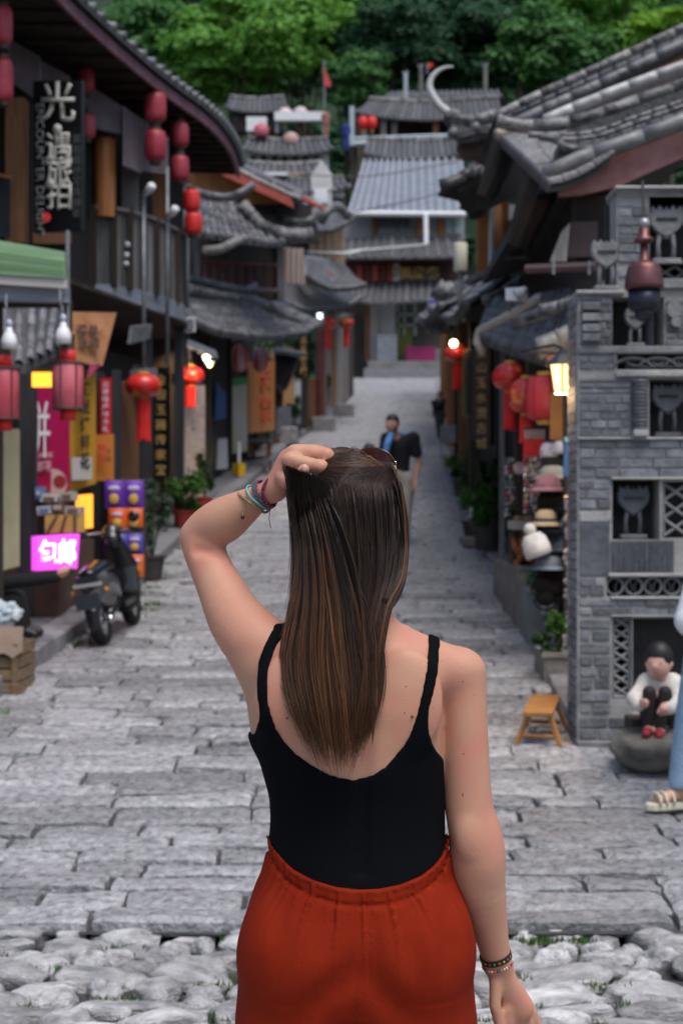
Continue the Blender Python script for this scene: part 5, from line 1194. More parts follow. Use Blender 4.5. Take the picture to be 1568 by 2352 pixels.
MB().tube([P(1208, 618, 10.9), P(1368, 612, 10.6)], .035, 6).build('plum_pipe', mat('plum_pipe', (.07, .045, .05), rough=.5), r1)
for px in (1270, 1352): MB().tube([P(px, 600, 10.6), P(px, 630, 10.6)], .012, 6).build('pipe_clamp', METAL, r1)
panel('grey_timber_board', [(1150, 590, 15.2), (1205, 590, 14.6), (1228, 500, 14.6), (1185, 500, 15.2)], .05, mat('dark_grey_timber', (.03, .03, .032), (.06, .06, .06), scale=5, rough=.7), r1)
# lower lean-to roof over the shop
tile_roof(r1, [P(1100, 772, 16.0), P(1170, 800, 13.6), P(1322, 842, 10.4)], [P(1130, 690, 17.2), P(1215, 690, 14.6), P(1390, 660, 11.2)], sp=.2, sag=.03, r=.06, tl=.22, name='lean_to_roof')
roll('verge_roll', [P(1234, 800, 10.2), P(1280, 782, 10.2), P(1320, 762, 10.2)], .072, r1, mat('verge_tile', (.1, .1, .11))); roll('verge_roll', [P(1180, 742, 11.5), P(1250, 718, 11.3), P(1325, 690, 11.0)], .05, r1); roll('verge_roll', [P(1240, 712, 10.8), P(1290, 702, 10.7), P(1322, 692, 10.6)], .04, r1)
o = MB().tube([P(1110, 812, 13.0), P(1094, 785, 13.0), P(1100, 760, 13.0), P(1130, 745, 12.8), P(1180, 718, 12.4), P(1240, 682, 12.0)], .035, 8).build('gutter_pipe', mat('pale_pipe', (.30, .28, .25), (.4, .38, .35), scale=5, rough=.5), r1, smooth=True)
panel('orange_soffit', [(1255, 828, 10.5), (1322, 815, 10.5), (1322, 795, 10.5), (1262, 806, 10.5)], .05, mat('terracotta_board', (.36, .12, .06), rough=.7), r1)
for px, y0, d, w in ((1152, 810, 15.0, .05), (1195, 830, 13.4, .10), (1310, 880, 10.9, .10)): post('timber_post', px, y0, 1300, d, w, GREYWOOD if px == 1152 else DARKWOOD, r1, z0=gz(d))
panel('warm_doorway', [(1262, 1010, 11.2), (1318, 1010, 11.1), (1318, 905, 11.1), (1262, 905, 11.2)], .05, mat('warm_wood', (.28, .12, .03), (.4, .18, .05), scale=4, rough=.6), r1)
cc = thing('security_camera', 'white box camera on the lean-to roof beside the gutter pipe', 'camera', tuple(P(1172, 680, 12.2))); panel('camera_body', [(1160, 690, 12.2), (1186, 690, 12.1), (1186, 660, 12.1), (1160, 662, 12.2)], .12, WHITEM, cc); MB().tube([P(1184, 672, 12.1), P(1204, 668, 12.0)], .035, 8).build('camera_lens', WHITEM, cc, smooth=True); MB().tube([P(1170, 690, 12.25), P(1168, 712, 12.4)], .015, 6).build('mount', METAL, cc)

# ------------------------------------------------------------------ second and third houses (right)
r2 = thing('tiled_house', 'narrow shop house with orange corner post and layered low roofs', 'house', (3.0, 24, gz(24)))
for ya, yb in ((18.4, 24), (24, 32)):
    o_ = .5; MB().hexa([V(rk(ya)+o_, ya, gz(ya)), V(rk(yb)+o_, yb, gz(yb)), V(rk(yb)+o_+.2, yb, gz(yb)), V(rk(ya)+o_+.2, ya, gz(ya)), V(rk(ya)+o_, ya, CAMZ+3.6), V(rk(yb)+o_, yb, CAMZ+4.4), V(rk(yb)+o_+.2, yb, CAMZ+4.4), V(rk(ya)+o_+.2, ya, CAMZ+3.6)]).build('street_wall', VOIDM, r2)
tile_roof(r2, [P(1068, 722, 17.6), P(1040, 735, 21), P(1000, 730, 27)], [P(1215, 560, 18.6), P(1180, 590, 22.5), P(1120, 620, 29)], sp=.22, sag=.08, r=.065, tl=.28, lift=.1, name='lower_roof')
roll('verge_roll', [P(1072, 648, 17.6), P(1110, 632, 17.6), P(1160, 606, 17.6), P(1212, 560, 17.6)], .05, r2); roll('verge_roll', [P(1108, 690, 16.9), P(1150, 672, 16.9), P(1200, 640, 16.9)], .05, r2)
post('corner_post', 1108, 455, 630, 19.4, .14, mat('orange_post', (.36, .13, .035), rough=.6), r2); post('corner_pipe', 1127, 460, 620, 19.3, .07, WHITEM, r2, round_=True); post('corner_post', 1143, 460, 615, 19.6, .1, BROWN, r2); post('corner_post', 1160, 465, 610, 19.2, .08, mat('orange_post', (.36, .13, .035)), r2)
panel('pale_wall', [(1165, 600, 20.2), (1205, 600, 20.0), (1205, 470, 20.0), (1165, 470, 20.2)], .1, mat('grey_plaster', (.2, .2, .2), (.3, .3, .29), scale=3, rough=.8), r2)
tile_roof(r2, [P(1010, 720, 24), P(985, 735, 29), P(965, 738, 36)], [P(1090, 650, 26), P(1060, 665, 31), P(1030, 680, 38)], sp=.24, sag=.05, r=.07, tl=.3, lift=.12, name='far_eave')
roll('eave_roll', [P(1000, 660, 27), P(1020, 672, 27), P(1042, 664, 27)], .17, r2); roll('eave_roll', [P(985, 716, 30), P(1010, 706, 30), P(1045, 690, 30)], .12, r2, TILE); roll('eave_roll', [P(980, 745, 32), P(1010, 752, 32), P(1050, 742, 32)], .13, r2)
for px, d, m_ in ((1150, 18.6, DARKWOOD), (1090, 20.0, DARKWOOD), (1062, 25.5, BROWN), (1050, 30, DARKWOOD)): post('timber_post', px, 740, 1000, d, .14, m_, r2, z0=gz(d))
tl = thing('tube_lamp', 'cream cylinder lamp on a short pole above the street sign roofs', 'lamp', tuple(P(1057, 700, 20))); MB().lathe([(.085, -.18), (.09, -.17), (.09, .18), (.085, .19)], P(1057, 592, 20), 18).build('lamp_shade', mat('cream_shade', (.62, .60, .48), rough=.6), tl, smooth=True); MB().tube([P(1057, 625, 20), P(1060, 650, 20), P(1055, 670, 20), P(1058, 700, 20)], .04, 8).build('pole', METAL, tl)
r3 = thing('tiled_house', 'low dark shop house at the narrow end before the square', 'house', (4.4, 44, gz(44)))
for ya, yb in ((32, 42), (42, 56)):
    o_ = .7; MB().hexa([V(rk(ya)+o_, ya, gz(ya)), V(rk(yb)+o_, yb, gz(yb)), V(rk(yb)+o_+.2, yb, gz(yb)), V(rk(ya)+o_+.2, ya, gz(ya)), V(rk(ya)+o_, ya, CAMZ+5.2), V(rk(yb)+o_, yb, CAMZ+6.5), V(rk(yb)+o_+.2, yb, CAMZ+6.5), V(rk(ya)+o_+.2, ya, CAMZ+5.2)]).build('street_wall', VOIDM, r3)
tile_roof(r3, [P(1000, 742, 33), P(975, 745, 42), P(960, 735, 55)], [P(1070, 640, 36), P(1040, 655, 45), P(1020, 660, 58)], sp=.28, sag=.06, r=.08, tl=.34, name='roof')
for px, d in ((1034, 36), (1018, 46)): post('timber_post', px, 760, 860, d, .2, BROWN, r3, z0=gz(d))
sg = poster('blue_white_sign', 'small blue and white hanging sign beneath the far eave', [(984, 706, 34), (1010, 706, 34.4), (1010, 686, 34.4), (984, 686, 34)], mat('sign_blue_white', (.4, .42, .5), rough=.5)); panel('blue_strip', [(985, 695, 33.95), (1009, 695, 34.3), (1009, 688, 34.3), (985, 688, 33.95)], .01, mat('sign_blue', (.06, .07, .4)), sg)
# black couplet boards with gold characters
cb = poster('couplet_board', 'tall black board with gold characters hanging before the planters', [(1082, 1010, 17.4), (1126, 1022, 16.8), (1126, 790, 16.8), (1082, 800, 17.4)], BLACKP, th=.05)
lettering(cb, '雪山玉水潤古城', P(1104, 915, 17.0)+V(0, -.06, 0), V(1, -.4, 0), V(0, 0, 1), .13, GOLD, vertical=True, gap=1.30, bold=.0)
cb = poster('couplet_board', 'narrow gilt edged board behind the black couplet board', [(1060, 955, 20.4), (1078, 960, 20.0), (1078, 800, 20.0), (1060, 805, 20.4)], mat('gilt_edge', (.10, .07, .02), (.2, .14, .04), scale=8, rough=.6)); panel('inner_panel', [(1063, 950, 20.35), (1075, 954, 20.0), (1075, 806, 20.0), (1063, 810, 20.35)], .01, mat('dark_green_lacquer', (.015, .025, .02), rough=.5), cb)
# lanterns (right)
round_lantern(1051, 812, 20.5, .19, 'red lantern with a lit bulb above it by the black couplet board', 'red lanterns along the hat shop', tassel=.36, top=.3, squash=.62)
bt = thing('light_bulb', 'bare lit bulb shining above the red lantern', 'bulb', tuple(P(1041, 789, 20.2))); MB().sphere(P(1041, 789, 20.2), .05, 12, 8).build('lit_bulb', mat('warm_bulb2', (1, .8, .5), emit=(1.0, .80, .48), estr=9), bt, smooth=True); MB().lathe([(.03, .05), (.03, .12)], P(1041, 789, 20.2), 8).build('socket', CAPM, bt)
round_lantern(1171, 866, 12.9, .150, 'round red lantern with gold flowers beside the grey timber post', 'red lanterns along the hat shop', tassel=.32, top=.3, squash=.80)
round_lantern(1209, 910, 12.2, .150, 'gold and red lantern touching the drum lantern', 'red lanterns along the hat shop', tassel=.22, top=.3, squash=.95)
c = P(1256, 915, 11.6); t = thing('drum_lantern', 'large plain red silk lantern below the lit street lantern', 'lantern', tuple(c), 'red lanterns along the hat shop')
MB().lathe([(.10, -.17), (.150, -.15), (.165, -.08), (.168, 0), (.165, .08), (.150, .15), (.10, .17)], c, 24).build('lantern_body', mat('red_silk_plain', (.50, .02, .035), (.56, .05, .06), scale=3, rough=.45), t, smooth=True); MB().lathe([(.08, .16), (.08, .20)], c, 14).build('top_cap', YELM, t); MB().lathe([(.075, -.20), (.09, -.16)], c, 14).build('bottom_cap', YELM, t); MB().tube([c+V(0, 0, .2), c+V(0, 0, .42)], .008, 5).build('hanging_wire', CAPM, t)
for k in range(8): a = k*math.pi/4; MB().tube([c+V(rr*1.01*math.cos(a), rr*1.01*math.sin(a), z_) for rr, z_ in ((.10, -.17), (.150, -.15), (.166, -.08), (.169, 0), (.166, .08), (.150, .15), (.10, .17))], .004, 4).build('rib', mat('dark_red_rib', (.25, .01, .015)), t)
# ------------------------------------------------------------------ the end of the street and the town above
FD = 68.0
inn = thing('far_inn', 'two storey inn with pale blue-grey roofs closing the end of the street', 'house', (P(930, 865, 70).x, 70, gz(68)))
q = lambda px, py, d=FD: P(px, py, d)
def frect(name, x0, x1, y0, y1, d, m, par, th=.15): return panel(name, [(x0, y1, d), (x1, y1, d), (x1, y0, d), (x0, y0, d)], th, m, par)
frect('ground_floor_wall', 780, 1080, 660, 866, 70.5, mat('dim_shop', (.05, .045, .04), (.10, .085, .07), scale=.8, rough=.9), inn, .3)
frect('white_door', 858, 908, 688, 800, 69.6, mat('grey_white_door', (.42, .43, .43), (.5, .51, .5), scale=1, rough=.7), inn)
frect('white_counter', 866, 912, 768, 830, 68.6, PLASTER, inn, .6)
frect('timber_jamb', 838, 858, 690, 832, 69.3, BROWN, inn); frect('pale_jamb', 850, 866, 700, 834, 69.2, mat('pale_jamb', (.36, .33, .31), rough=.8), inn)
gf = mat('pale_green_frame', (.22, .30, .25), (.28, .36, .31), scale=2, rough=.7)
for x0, x1, y0, y1 in ((912, 916, 692, 770), (926, 931, 692, 770), (950, 956, 692, 770), (912, 956, 692, 697), (912, 956, 720, 725), (912, 956, 744, 749)): frect('lattice_bar', x0, x1, y0, y1, 69.5, gf, inn, .1)
frect('yellow_green_curtain', 914, 946, 745, 830, 69.9, mat('olive_cloth', (.16, .17, .04), (.22, .22, .06), scale=2, rough=.9), inn, .05)
frect('grey_counter', 960, 1010, 800, 838, 69.2, mat('grey_green_counter', (.2, .24, .23), rough=.8), inn, .5)
tbm = thing('market_table', 'table with a magenta cloth at the end of the street', 'table', tuple(P(965, 830, 68))); frect('tablecloth', 932, 1000, 796, 828, 67.9, mat('magenta_cloth', (.34, .03, .13), (.28, .02, .1), scale=2, rough=.8), tbm, .9)
for px in (936, 996): frect('leg', px-2, px+2, 826, 842, 68.0, METAL, tbm, .08)
MB().box((P(845, 0, 66).x, 66.4, gz(66)-.2), (P(1060, 0, 66).x, 70.4, P(0, 832, 67).z)).build('stone_step', mat('step_stone', (.12, .12, .118), (.2, .2, .195), scale=1.5, rough=.85, bump=.3), inn); MB().box((P(835, 0, 66).x, 65.8, gz(66)-.2), (P(1060, 0, 66).x, 66.38, P(0, 846, 66).z)).build('stone_step', KERB, inn)
# eave, name board, upper roof
tile_roof(inn, [P(788, 690, 66.5), P(860, 697, 66.5), P(950, 692, 66.5), P(1030, 690, 66.5)], [P(800, 650, 68.5), P(870, 654, 68.5), P(950, 652, 68.5), P(1040, 650, 68.5)], sp=.30, sag=.05, r=.09, tl=.4, per_tile=False, name='lower_eave', lift=.1)
frect('name_wall', 790, 1060, 598, 662, 69.5, mat('dark_maroon', (.035, .012, .012), rough=.7), inn)
for k in range(6): frect('red_panel', 800+k*18, 814+k*18, 608, 646, 69.4, REDPAINT if k % 2 else REDWOOD, inn, .05)
nb = poster('name_board', 'black name board with gold characters above the far eave', [(912, 647, 69.0), (1010, 647, 69.0), (1010, 606, 69.0), (912, 606, 69.0)], BLACKP); lettering(nb, '鳳凰齋', P(962, 627, 68.9)+V(0, -.02, 0), V(1, 0, 0), V(0, 0, 1), .62, GOLD, bold=.012)
wb = poster('white_plaque', 'narrow white plaque with dark marks beside the gold name board', [(903, 645, 68.9), (917, 645, 68.9), (917, 606, 68.9), (903, 606, 68.9)], PLASTER); lettering(wb, '客棧', P(910, 626, 68.8), V(1, 0, 0), V(0, 0, 1), .26, BLACKP, vertical=True)
frect('red_beam', 785, 1062, 590, 600, 68.6, REDWOOD, inn, .3)
tile_roof(inn, [P(783, 592, 67.5), P(900, 592, 67.5), P(1062, 590, 67.5)], [P(790, 548, 70), P(900, 545, 70), P(1050, 545, 70)], sp=.42, sag=.05, r=.10, tl=.5, per_tile=False, name='upper_eave')
frect('upper_wall', 790, 1066, 490, 552, 71.0, mat('grey_stucco', (.24, .25, .26), (.32, .33, .34), scale=1, rough=.85), inn, .3)
for x0, x1, m_ in ((855, 866, BROWN), (870, 908, 0), (912, 940, 0), (958, 968, ORANGE), (1008, 1018, ORANGE), (1022, 1062, 1)):
    if m_ in (0, 1):
        w_ = frect('window', x0, x1, 502, 536, 70.9, mat('inn_glass%d' % m_, ((.07, .09, .12), (.26, .36, .38))[m_], rough=.2, spec=.6), inn, .05)
        frect('window_frame', (x0+x1)/2-1, (x0+x1)/2+1, 502, 536, 70.85, GREYWOOD, inn, .05)
    else: frect('timber_pilaster', x0, x1, 498, 545, 70.85, m_, inn, .1)
SLATE = mat('pale_roof_sheet', (.24, .26, .29), (.33, .35, .38), scale=1.2, rough=.5, spec=.4)
sv = TILE; TILE_BACK = TILE
rf, S = tile_roof(inn, [P(800, 487, 69.5), P(930, 487, 69.5), P(1070, 487, 69.5)], [P(835, 372, 76), P(930, 370, 76), P(1060, 368, 76)], sp=.36, sag=.04, r=.06, tl=7.0, per_tile=False, cap=False, name='main_roof', deckmat=mat('pale_roof_bed', (.11, .13, .17), (.16, .18, .22), scale=1, rough=.6))
for ch in rf.children: ch.data.materials.clear() if False else None
for ch in rf.children:
    ch.data = ch.data.copy(); ch.data.materials.clear(); ch.data.materials.append(SLATE)
MB().tube([P(800, 490, 69.3), P(1070, 492, 69.3)], .13, 8).build('white_gutter', WHITEM, inn); MB().tube([P(977, 492, 69.2), P(978, 562, 68.9)], .11, 8).build('white_downpipe', WHITEM, inn)
# roofs stepping up the hill
def hut(name, label, d, x0, x1, eave_y, ridge_y, wall_y, wm, inset=8, par_tile=.34):
    t = thing(name, label, 'house', (P((x0+x1)/2, 0, d).x, d, P(0, wall_y, d).z), 'houses stepping up the hill')
    tile_roof(t, [P(x0, eave_y, d-1.5), P((x0+x1)/2, eave_y+3, d-1.5), P(x1, eave_y, d-1.5)], [P(x0+inset, ridge_y, d+1.5), P((x0+x1)/2, ridge_y+3, d+1.5), P(x1-inset, ridge_y, d+1.5)], sp=par_tile, sag=.05, r=.12, tl=.5, per_tile=False, name='roof', lift=.25)
    roll('ridge', [P(x0+inset-3, ridge_y-4, d+1.5), P((x0+x1)/2, ridge_y+1, d+1.5), P(x1-inset+3, ridge_y-4, d+1.5)], .16, t)
    frect('wall', x0+8, x1-8, eave_y, wall_y, d-.6, wm, t, 1.5)
    k = 0
    for px in np.arange(x0+16, x1-18, 24):
        frect('window', px, px+12, eave_y+6, min(wall_y-4, eave_y+24), d-.64, mat('dark_window', (.03, .035, .04), rough=.3), t, .05)
    return t
WARM = mat('ochre_wall', (.30, .20, .12), (.38, .27, .17), scale=1, rough=.85)
hut('hill_house', 'long low house directly above the pale inn roof', 86, 838, 1060, 362, 322, 420, PLASTER)
pv = thing('terrace_pavilion', 'open dark pavilion with pale rail above the inn roofs', 'house', (P(970, 330, 96).x, 96, P(0, 330, 96).z), 'houses stepping up the hill')
tile_roof(pv, [P(812, 270, 94), P(980, 276, 94), P(1150, 268, 94)], [P(850, 232, 97), P(980, 236, 97), P(1140, 228, 97)], sp=.36, sag=.06, r=.12, tl=.5, per_tile=False, name='roof', lift=.4); roll('ridge', [P(846, 228, 97), P(980, 234, 97), P(1146, 224, 97)], .2, pv)
tile_roof(pv, [P(880, 226, 99), P(1150, 222, 99)], [P(900, 212, 100.5), P(1140, 208, 100.5)], sp=.4, sag=.02, r=.12, tl=.5, per_tile=False, name='top_roof')
frect('room_shade', 826, 1140, 268, 335, 97, mat('pavilion_dark', (.012, .008, .008), (.03, .018, .014), scale=1, rough=.9), pv)  # sheet coloured dark for the shade inside the pavilion
for px, m_ in ((836, GREYWOOD), (880, GREYWOOD), (905, GREYWOOD), (1000, BROWN), (1040, BROWN), (1120, GREYWOOD)): post('column', px, 268, 335, 94.6, .35, m_, pv)
RAIL = mat('pale_blue_steel', (.33, .40, .45), (.4, .46, .5), scale=2, rough=.5)
MB().tube([P(812, 330, 92), P(1050, 320, 92)], .16, 6).build('rail', RAIL, pv); MB().tube([P(812, 318, 92.2), P(1050, 310, 92.2)], .10, 6).build('rail', RAIL, pv); post('rail_post', 808, 245, 335, 92, .28, RAIL, pv)
for px in (860, 910, 960, 1010): post('rail_post', px, 312, 328, 92.1, .15, RAIL, pv)
for px in (833, 854):
    c = P(px, 283, 93.5); t = thing('red_lantern', 'tiny red pavilion lantern '+('beside the pale rail post' if px < 840 else 'second from the pale rail post'), 'lantern', tuple(c), 'pair of red lanterns on the pavilion'); MB().lathe([(.1, -.42), (.28, -.3), (.32, 0), (.28, .3), (.1, .42)], c, 12).build('lantern_body', RED, t, smooth=True); MB().lathe([(.08, -.6), (.1, -.42)], c, 8).build('tassel', YELM, t)
hut('hill_house', 'grey roofed house with a pale tin lean-to left of the inn', 82, 560, 762, 352, 322, 420, PLASTER, 12)
hut('hill_house', 'brown tiled house under the trees behind the tin lean-to', 100, 520, 660, 255, 226, 300, mat('dark_wall', (.06, .05, .05), rough=.9), 10)
hut('hill_house', 'house with a white gable among the stepped roofs', 76, 560, 745, 402, 378, 470, WARM, 10)
hut('hill_house', 'grey roofed house with weathered ridge above the left eaves', 73, 600, 800, 440, 412, 520, mat('weathered_wall', (.20, .19, .18), rough=.85), 14)
for k, (x0, x1, y0, y1, d, l) in enumerate(((630, 748, 256, 276, 90, 'white tin canopy over the rooftop terrace'), (566, 612, 268, 300, 84, 'pale box shed beside the tin canopy'), (590, 660, 395, 402, 74, 'white gutter board on the stepped roofs'), (655, 700, 395, 420, 74.5, 'pale cream wall panel between the roofs'), (762, 790, 440, 452, 72, 'white gable corner between roofs'))):
    t = thing('roof_canopy' if k == 0 else 'roof_shed', l, 'shed', tuple(P((x0+x1)/2, y1, d))); frect('sheet', x0, x1, y0, y1, d, WHITEM if k != 3 else WARM, t, .5)
    if k < 2:
        for px in (x0+6, x1-6): post('prop', px, y1, y1+30, d+.2, .15, METAL, t)
for px, py, m_, l in ((655, 268-6, (.6, .5, .5), 'pale water tank on the rooftop'), (690, 268-8, (.55, .45, .45), 'second pale water tank on the rooftop'), (600, 300, (.5, .12, .16), 'red cushion bundle on the rooftop terrace'), (668, 320, (.45, .3, .26), 'tan bundle on the rooftop terrace')):
    c = P(px, py, 91 if py < 280 else 83); t = thing('roof_tank', l, 'tank', tuple(c)); MB().lathe([(.35, -.3), (.4, -.25), (.4, .2), (.25, .32)], c, 12).build('tank_body', mat('tank_%d' % px, m_, rough=.6), t, smooth=True); MB().lathe([(.12, .3), (.12, .4)], c, 8).build('lid', METAL, t)
gw = thing('white_gable', 'small white gable wall with a hung sign between the stepped roofs', 'wall', tuple(P(735, 460, 71))); MB().prism([P(715, 470, 71.5), P(762, 470, 71.5), P(762, 400, 71.5), P(738, 366, 71.5), P(715, 400, 71.5)], V(0, .3, 0)).build('wall', PLASTER, gw); frect('hung_sign', 722, 752, 432, 464, 71.3, WHITEM, gw, .05)
def rooftop_person(px, py, d, top, label):
    s = d/F; c = P(px, py, d); t = thing('person', label, 'person', tuple(c), 'people on the rooftop terrace'); Fp = Field((c.x-.5, c.y-.4, c.z-.05), (c.x+.5, c.y+.4, c.z+1.85), .04)
    Fp.chain([((c.x-.1, c.y, c.z), .07), ((c.x-.09, c.y, c.z+.85), .09)], .05); Fp.chain([((c.x+.1, c.y, c.z), .07), ((c.x+.09, c.y, c.z+.85), .09)], .05); Fp.chain([((c.x, c.y, c.z+.9), .15), ((c.x, c.y, c.z+1.35), .17)], .08)
    Fp.ell((c.x, c.y, c.z+1.62), (.09, .1, .13), .04); Fp.chain([((c.x-.2, c.y, c.z+1.4), .055), ((c.x-.25, c.y, c.z+.95), .045)], .05); Fp.chain([((c.x+.2, c.y, c.z+1.4), .055), ((c.x+.25, c.y, c.z+.95), .045)], .05)
    a, b = surface_nets(Fp.d); np_mesh('body', a*Fp.h+Fp.lo, b, mat('far_cloth_'+label[:6], top, rough=.8), t)
    MB().sphere((c.x, c.y, c.z+1.66), (.105, .115, .12), 8, 6).build('hair', mat('black_hair', (.012, .01, .01), rough=.5), t, smooth=True)
rooftop_person(748, 318, 88, (.28, .14, .10), 'tan shirted person standing at the rooftop edge'); rooftop_person(795, 345, 88, (.02, .04, .2), 'person in dark blue standing beside the pavilion rail')
fl = thing('flagpole', 'flagpole with a drooping red flag above the roofs', 'flagpole', tuple(P(745, 300, 95))); MB().tube([P(745, 300, 95), P(744, 138, 95)], .07, 6).build('pole', METAL, fl); o = MB().prism([P(743, 150, 94.9), P(748, 165, 94.9), P(760, 190, 94.9), P(758, 200, 94.9), P(744, 196, 94.9)], V(0, .08, 0)).build('flag', mat('flag_red', (.50, .06, .07), rough=.7), fl)
for px, y0, y1, d, l in ((931, 168, 220, 98, 'pale roof post with a small head behind the pavilion'), (966, 152, 220, 98, 'thin timber mast behind the pavilion roof'), (1114, 150, 215, 98, 'forked pale mast beside the crescent horn')):
    t = thing('roof_mast', l, 'mast', tuple(P(px, y1, d)), 'masts behind the pavilion'); MB().tube([P(px, y1+20, d), P(px, y0, d)], .14, 6).build('pole', RAIL if px == 931 else GREYWOOD, t); MB().tube([P(px, y0+4, d), P(px+6, y0-5, d)], .1, 6).build('head', METAL, t); MB().tube([P(px, y0+6, d), P(px-7, y0-3, d)], .08, 6).build('arm', METAL, t)
rd_ = thing('red_pennant', 'tiny red pennant on the roof among the dark trees', 'flag', tuple(P(987, 160, 98))); MB().prism([P(981, 158, 98), P(994, 152, 98), P(992, 144, 98), P(983, 146, 98)], V(0, .1, 0)).build('cloth', RED, rd_); MB().tube([P(981, 170, 98), P(981, 145, 98)], .06, 5).build('staff', METAL, rd_)
# overhead cables
for k, pts in enumerate(([(560, 380, 40), (760, 482, 45), (900, 470, 50), (1060, 430, 55)], [(700, 402, 60), (850, 404, 60), (1050, 372, 60)], [(790, 578, 44), (880, 570, 50), (975, 562, 56)])):
    t = thing('overhead_cable', ('dark overhead cable sagging before the pale inn roof', 'thin dark cable strung above the stepped roofs', 'pale cable strung to the white downpipe')[k], 'cable', tuple(P(*pts[0]))); MB().tube([Vector(p_) for p_ in spline([tuple(P(*p_)) for p_ in pts], 18)], .022 if k < 2 else .03, 5).build('cable', CAPM if k < 2 else WHITEM, t)

# ------------------------------------------------------------------ wooded hill
hill_m = mat('hill_soil', (.010, .028, .012), (.02, .05, .02), scale=.2, rough=.95)
tag(sheet('hill', [-160, -80, -40, -20, 0, 20, 40, 80, 160], [112, 120, 135, 150, 170, 200, 240], lambda x, y: hillz(x, y)+.02+(y-112)*.25, hill_m), kind='structure')
def tree(px, py_c, d, rx, rz, label, m, seed, n=7500, leaf=.30, trunk=True):
    rg = np.random.default_rng(seed); c = P(px, py_c, d); gzb = max(hillz(c.x, d), 7.4)+(d-112)*.25*(d > 112)
    t = thing('broadleaf_tree', label, 'tree', (c.x, d, min(gzb, c.z-rz)), 'trees on the hill behind the town'); base = Vector((c.x, d, min(gzb, c.z-rz*.8)))
    mb = MB().tube([base, base.lerp(c, .5)+V(rg.normal(0, .3), 0, 0), c], [.38, .26, .12], 8)
    for k in range(6):
        a = rg.uniform(0, 6.28); s = base.lerp(c, rg.uniform(.35, .8)); e = c+V(math.cos(a)*rx*.55, math.sin(a)*rx*.5, rg.uniform(-.3, .5)*rz); mb.tube([s, s.lerp(e, .5)+V(0, 0, .4), e], [.14, .09, .03], 6)
    mb.build('trunk', mat('bark', (.05, .04, .03), (.09, .075, .06), scale=6, rough=.9), t)
    cs = np.array(c); V_, Q_ = [], []; nl = 40; o = 0
    for k in range(nl):          # clumps give the crown its light and dark lobes
        u = rg.normal(0, 1, 3); u /= np.linalg.norm(u); u[2] = u[2]*.8+.05
        cc_ = cs+u*np.array([rx, rx*.8, rz])*rg.uniform(.45, .95); r_ = rg.uniform(.26, .46)
        dd = rg.normal(0, 1, (n//nl, 3)); dd /= np.linalg.norm(dd, axis=1)[:, None]; dd[:, 2] = np.where(dd[:, 2] < -.3, -dd[:, 2]*.5, dd[:, 2])
        p = cc_+dd*np.array([rx, rx*.8, rz*.75])*r_*rg.uniform(.6, 1.05, (len(dd), 1))
        nr = dd+np.array([0, 0, .6])+rg.normal(0, .45, dd.shape); nr /= np.linalg.norm(nr, axis=1)[:, None]
        a = np.cross(nr, rg.normal(0, 1, dd.shape)); a /= np.linalg.norm(a, axis=1)[:, None]; b = np.cross(nr, a); s = leaf*rg.uniform(.6, 1.4, (len(dd), 1))
        V_.append(np.stack([p-a*s, p-b*s*.6, p+a*s, p+b*s*.6], 1).reshape(-1, 3)); Q_.append(np.arange(len(dd)*4).reshape(-1, 4)+o); o += len(dd)*4
    np_mesh('crown', np.concatenate(V_), np.concatenate(Q_), m, t, smooth=False)
LB_ = leafmat('spring_leaf', (.10, .27, .04), (.20, .42, .08)); LM_ = leafmat('mid_leaf', (.06, .17, .05), (.11, .26, .08)); LD_ = leafmat('deep_leaf', (.03, .09, .045), (.06, .15, .07)); LY_ = leafmat('lime_leaf', (.15, .33, .02), (.21, .42, .04))
tree(545, 120, 118, 6.6, 5.2, 'big bright spring-green tree above the stepped roofs', LB_, 1, 15000); tree(330, 110, 122, 5.5, 5, 'mid green tree half hidden by the curved eave', LM_, 2); tree(690, 95, 124, 4.6, 5.4, 'fresh green tree leaning over the flagpole', LB_, 3, 9000)
tree(800, 110, 130, 4.5, 5.5, 'dark tree behind the flagpole', LD_, 4); tree(905, 120, 122, 4.6, 5.6, 'tall dark conifer-like tree above the pavilion', LD_, 5); tree(820, 190, 112, 2.6, 2.6, 'small blue-green tree beside the pavilion rail', LM_, 6, 3000, .22)
tree(1000, 100, 128, 5.0, 6.0, 'deep green tree behind the masts', LD_, 7); tree(1120, 110, 124, 4.5, 5.5, 'dark green tree beside the forked mast', LD_, 8); tree(1250, 130, 122, 4.2, 4.6, 'mid green rounded tree over the swept tile roof', LM_, 9, 6500); tree(1390, 60, 128, 4.6, 4.6, 'bright green tree in the gap above the tile roof', LB_, 10, 6000)
tree(1540, 85, 120, 3.4, 2.6, 'lime green tree top at the roof verge', LY_, 11, 3500); tree(1470, 10, 138, 6, 5, 'fresh green tree high on the slope over the tile roof', LM_, 12); tree(860, 10, 126, 2.6, 2.2, 'small yellow-green crown between dark trees', LB_, 13, 2600)
tree(1190, 30, 140, 5.5, 5.5, 'dark tree high on the slope above the horn', LD_, 14); tree(430, 20, 135, 5.0, 5.0, 'mid green tree behind the big bright tree', LM_, 15)
rgt = random.Random(2); mbw = []
rn = np.random.default_rng(77); Vs, Qs, o = [], [], 0
for k in range(120):
    px = rgt.uniform(180, 1620); d = rgt.uniform(118, 160); x_ = (px-CX)/F*d; z_ = hillz(x_, d)+(d-112)*.25+rgt.uniform(.5, 3.5)
    v, q_ = leaf_cloud((x_, d, z_), (5.2, 4, 4.2), 900, .42, rn); Vs.append(v); Qs.append(q_+o); o += len(v)
tag(np_mesh('wooded_slope', np.concatenate(Vs), np.concatenate(Qs), LD_, None, smooth=False), 'dense dark wood covering the hill slope', None, None, 'stuff')
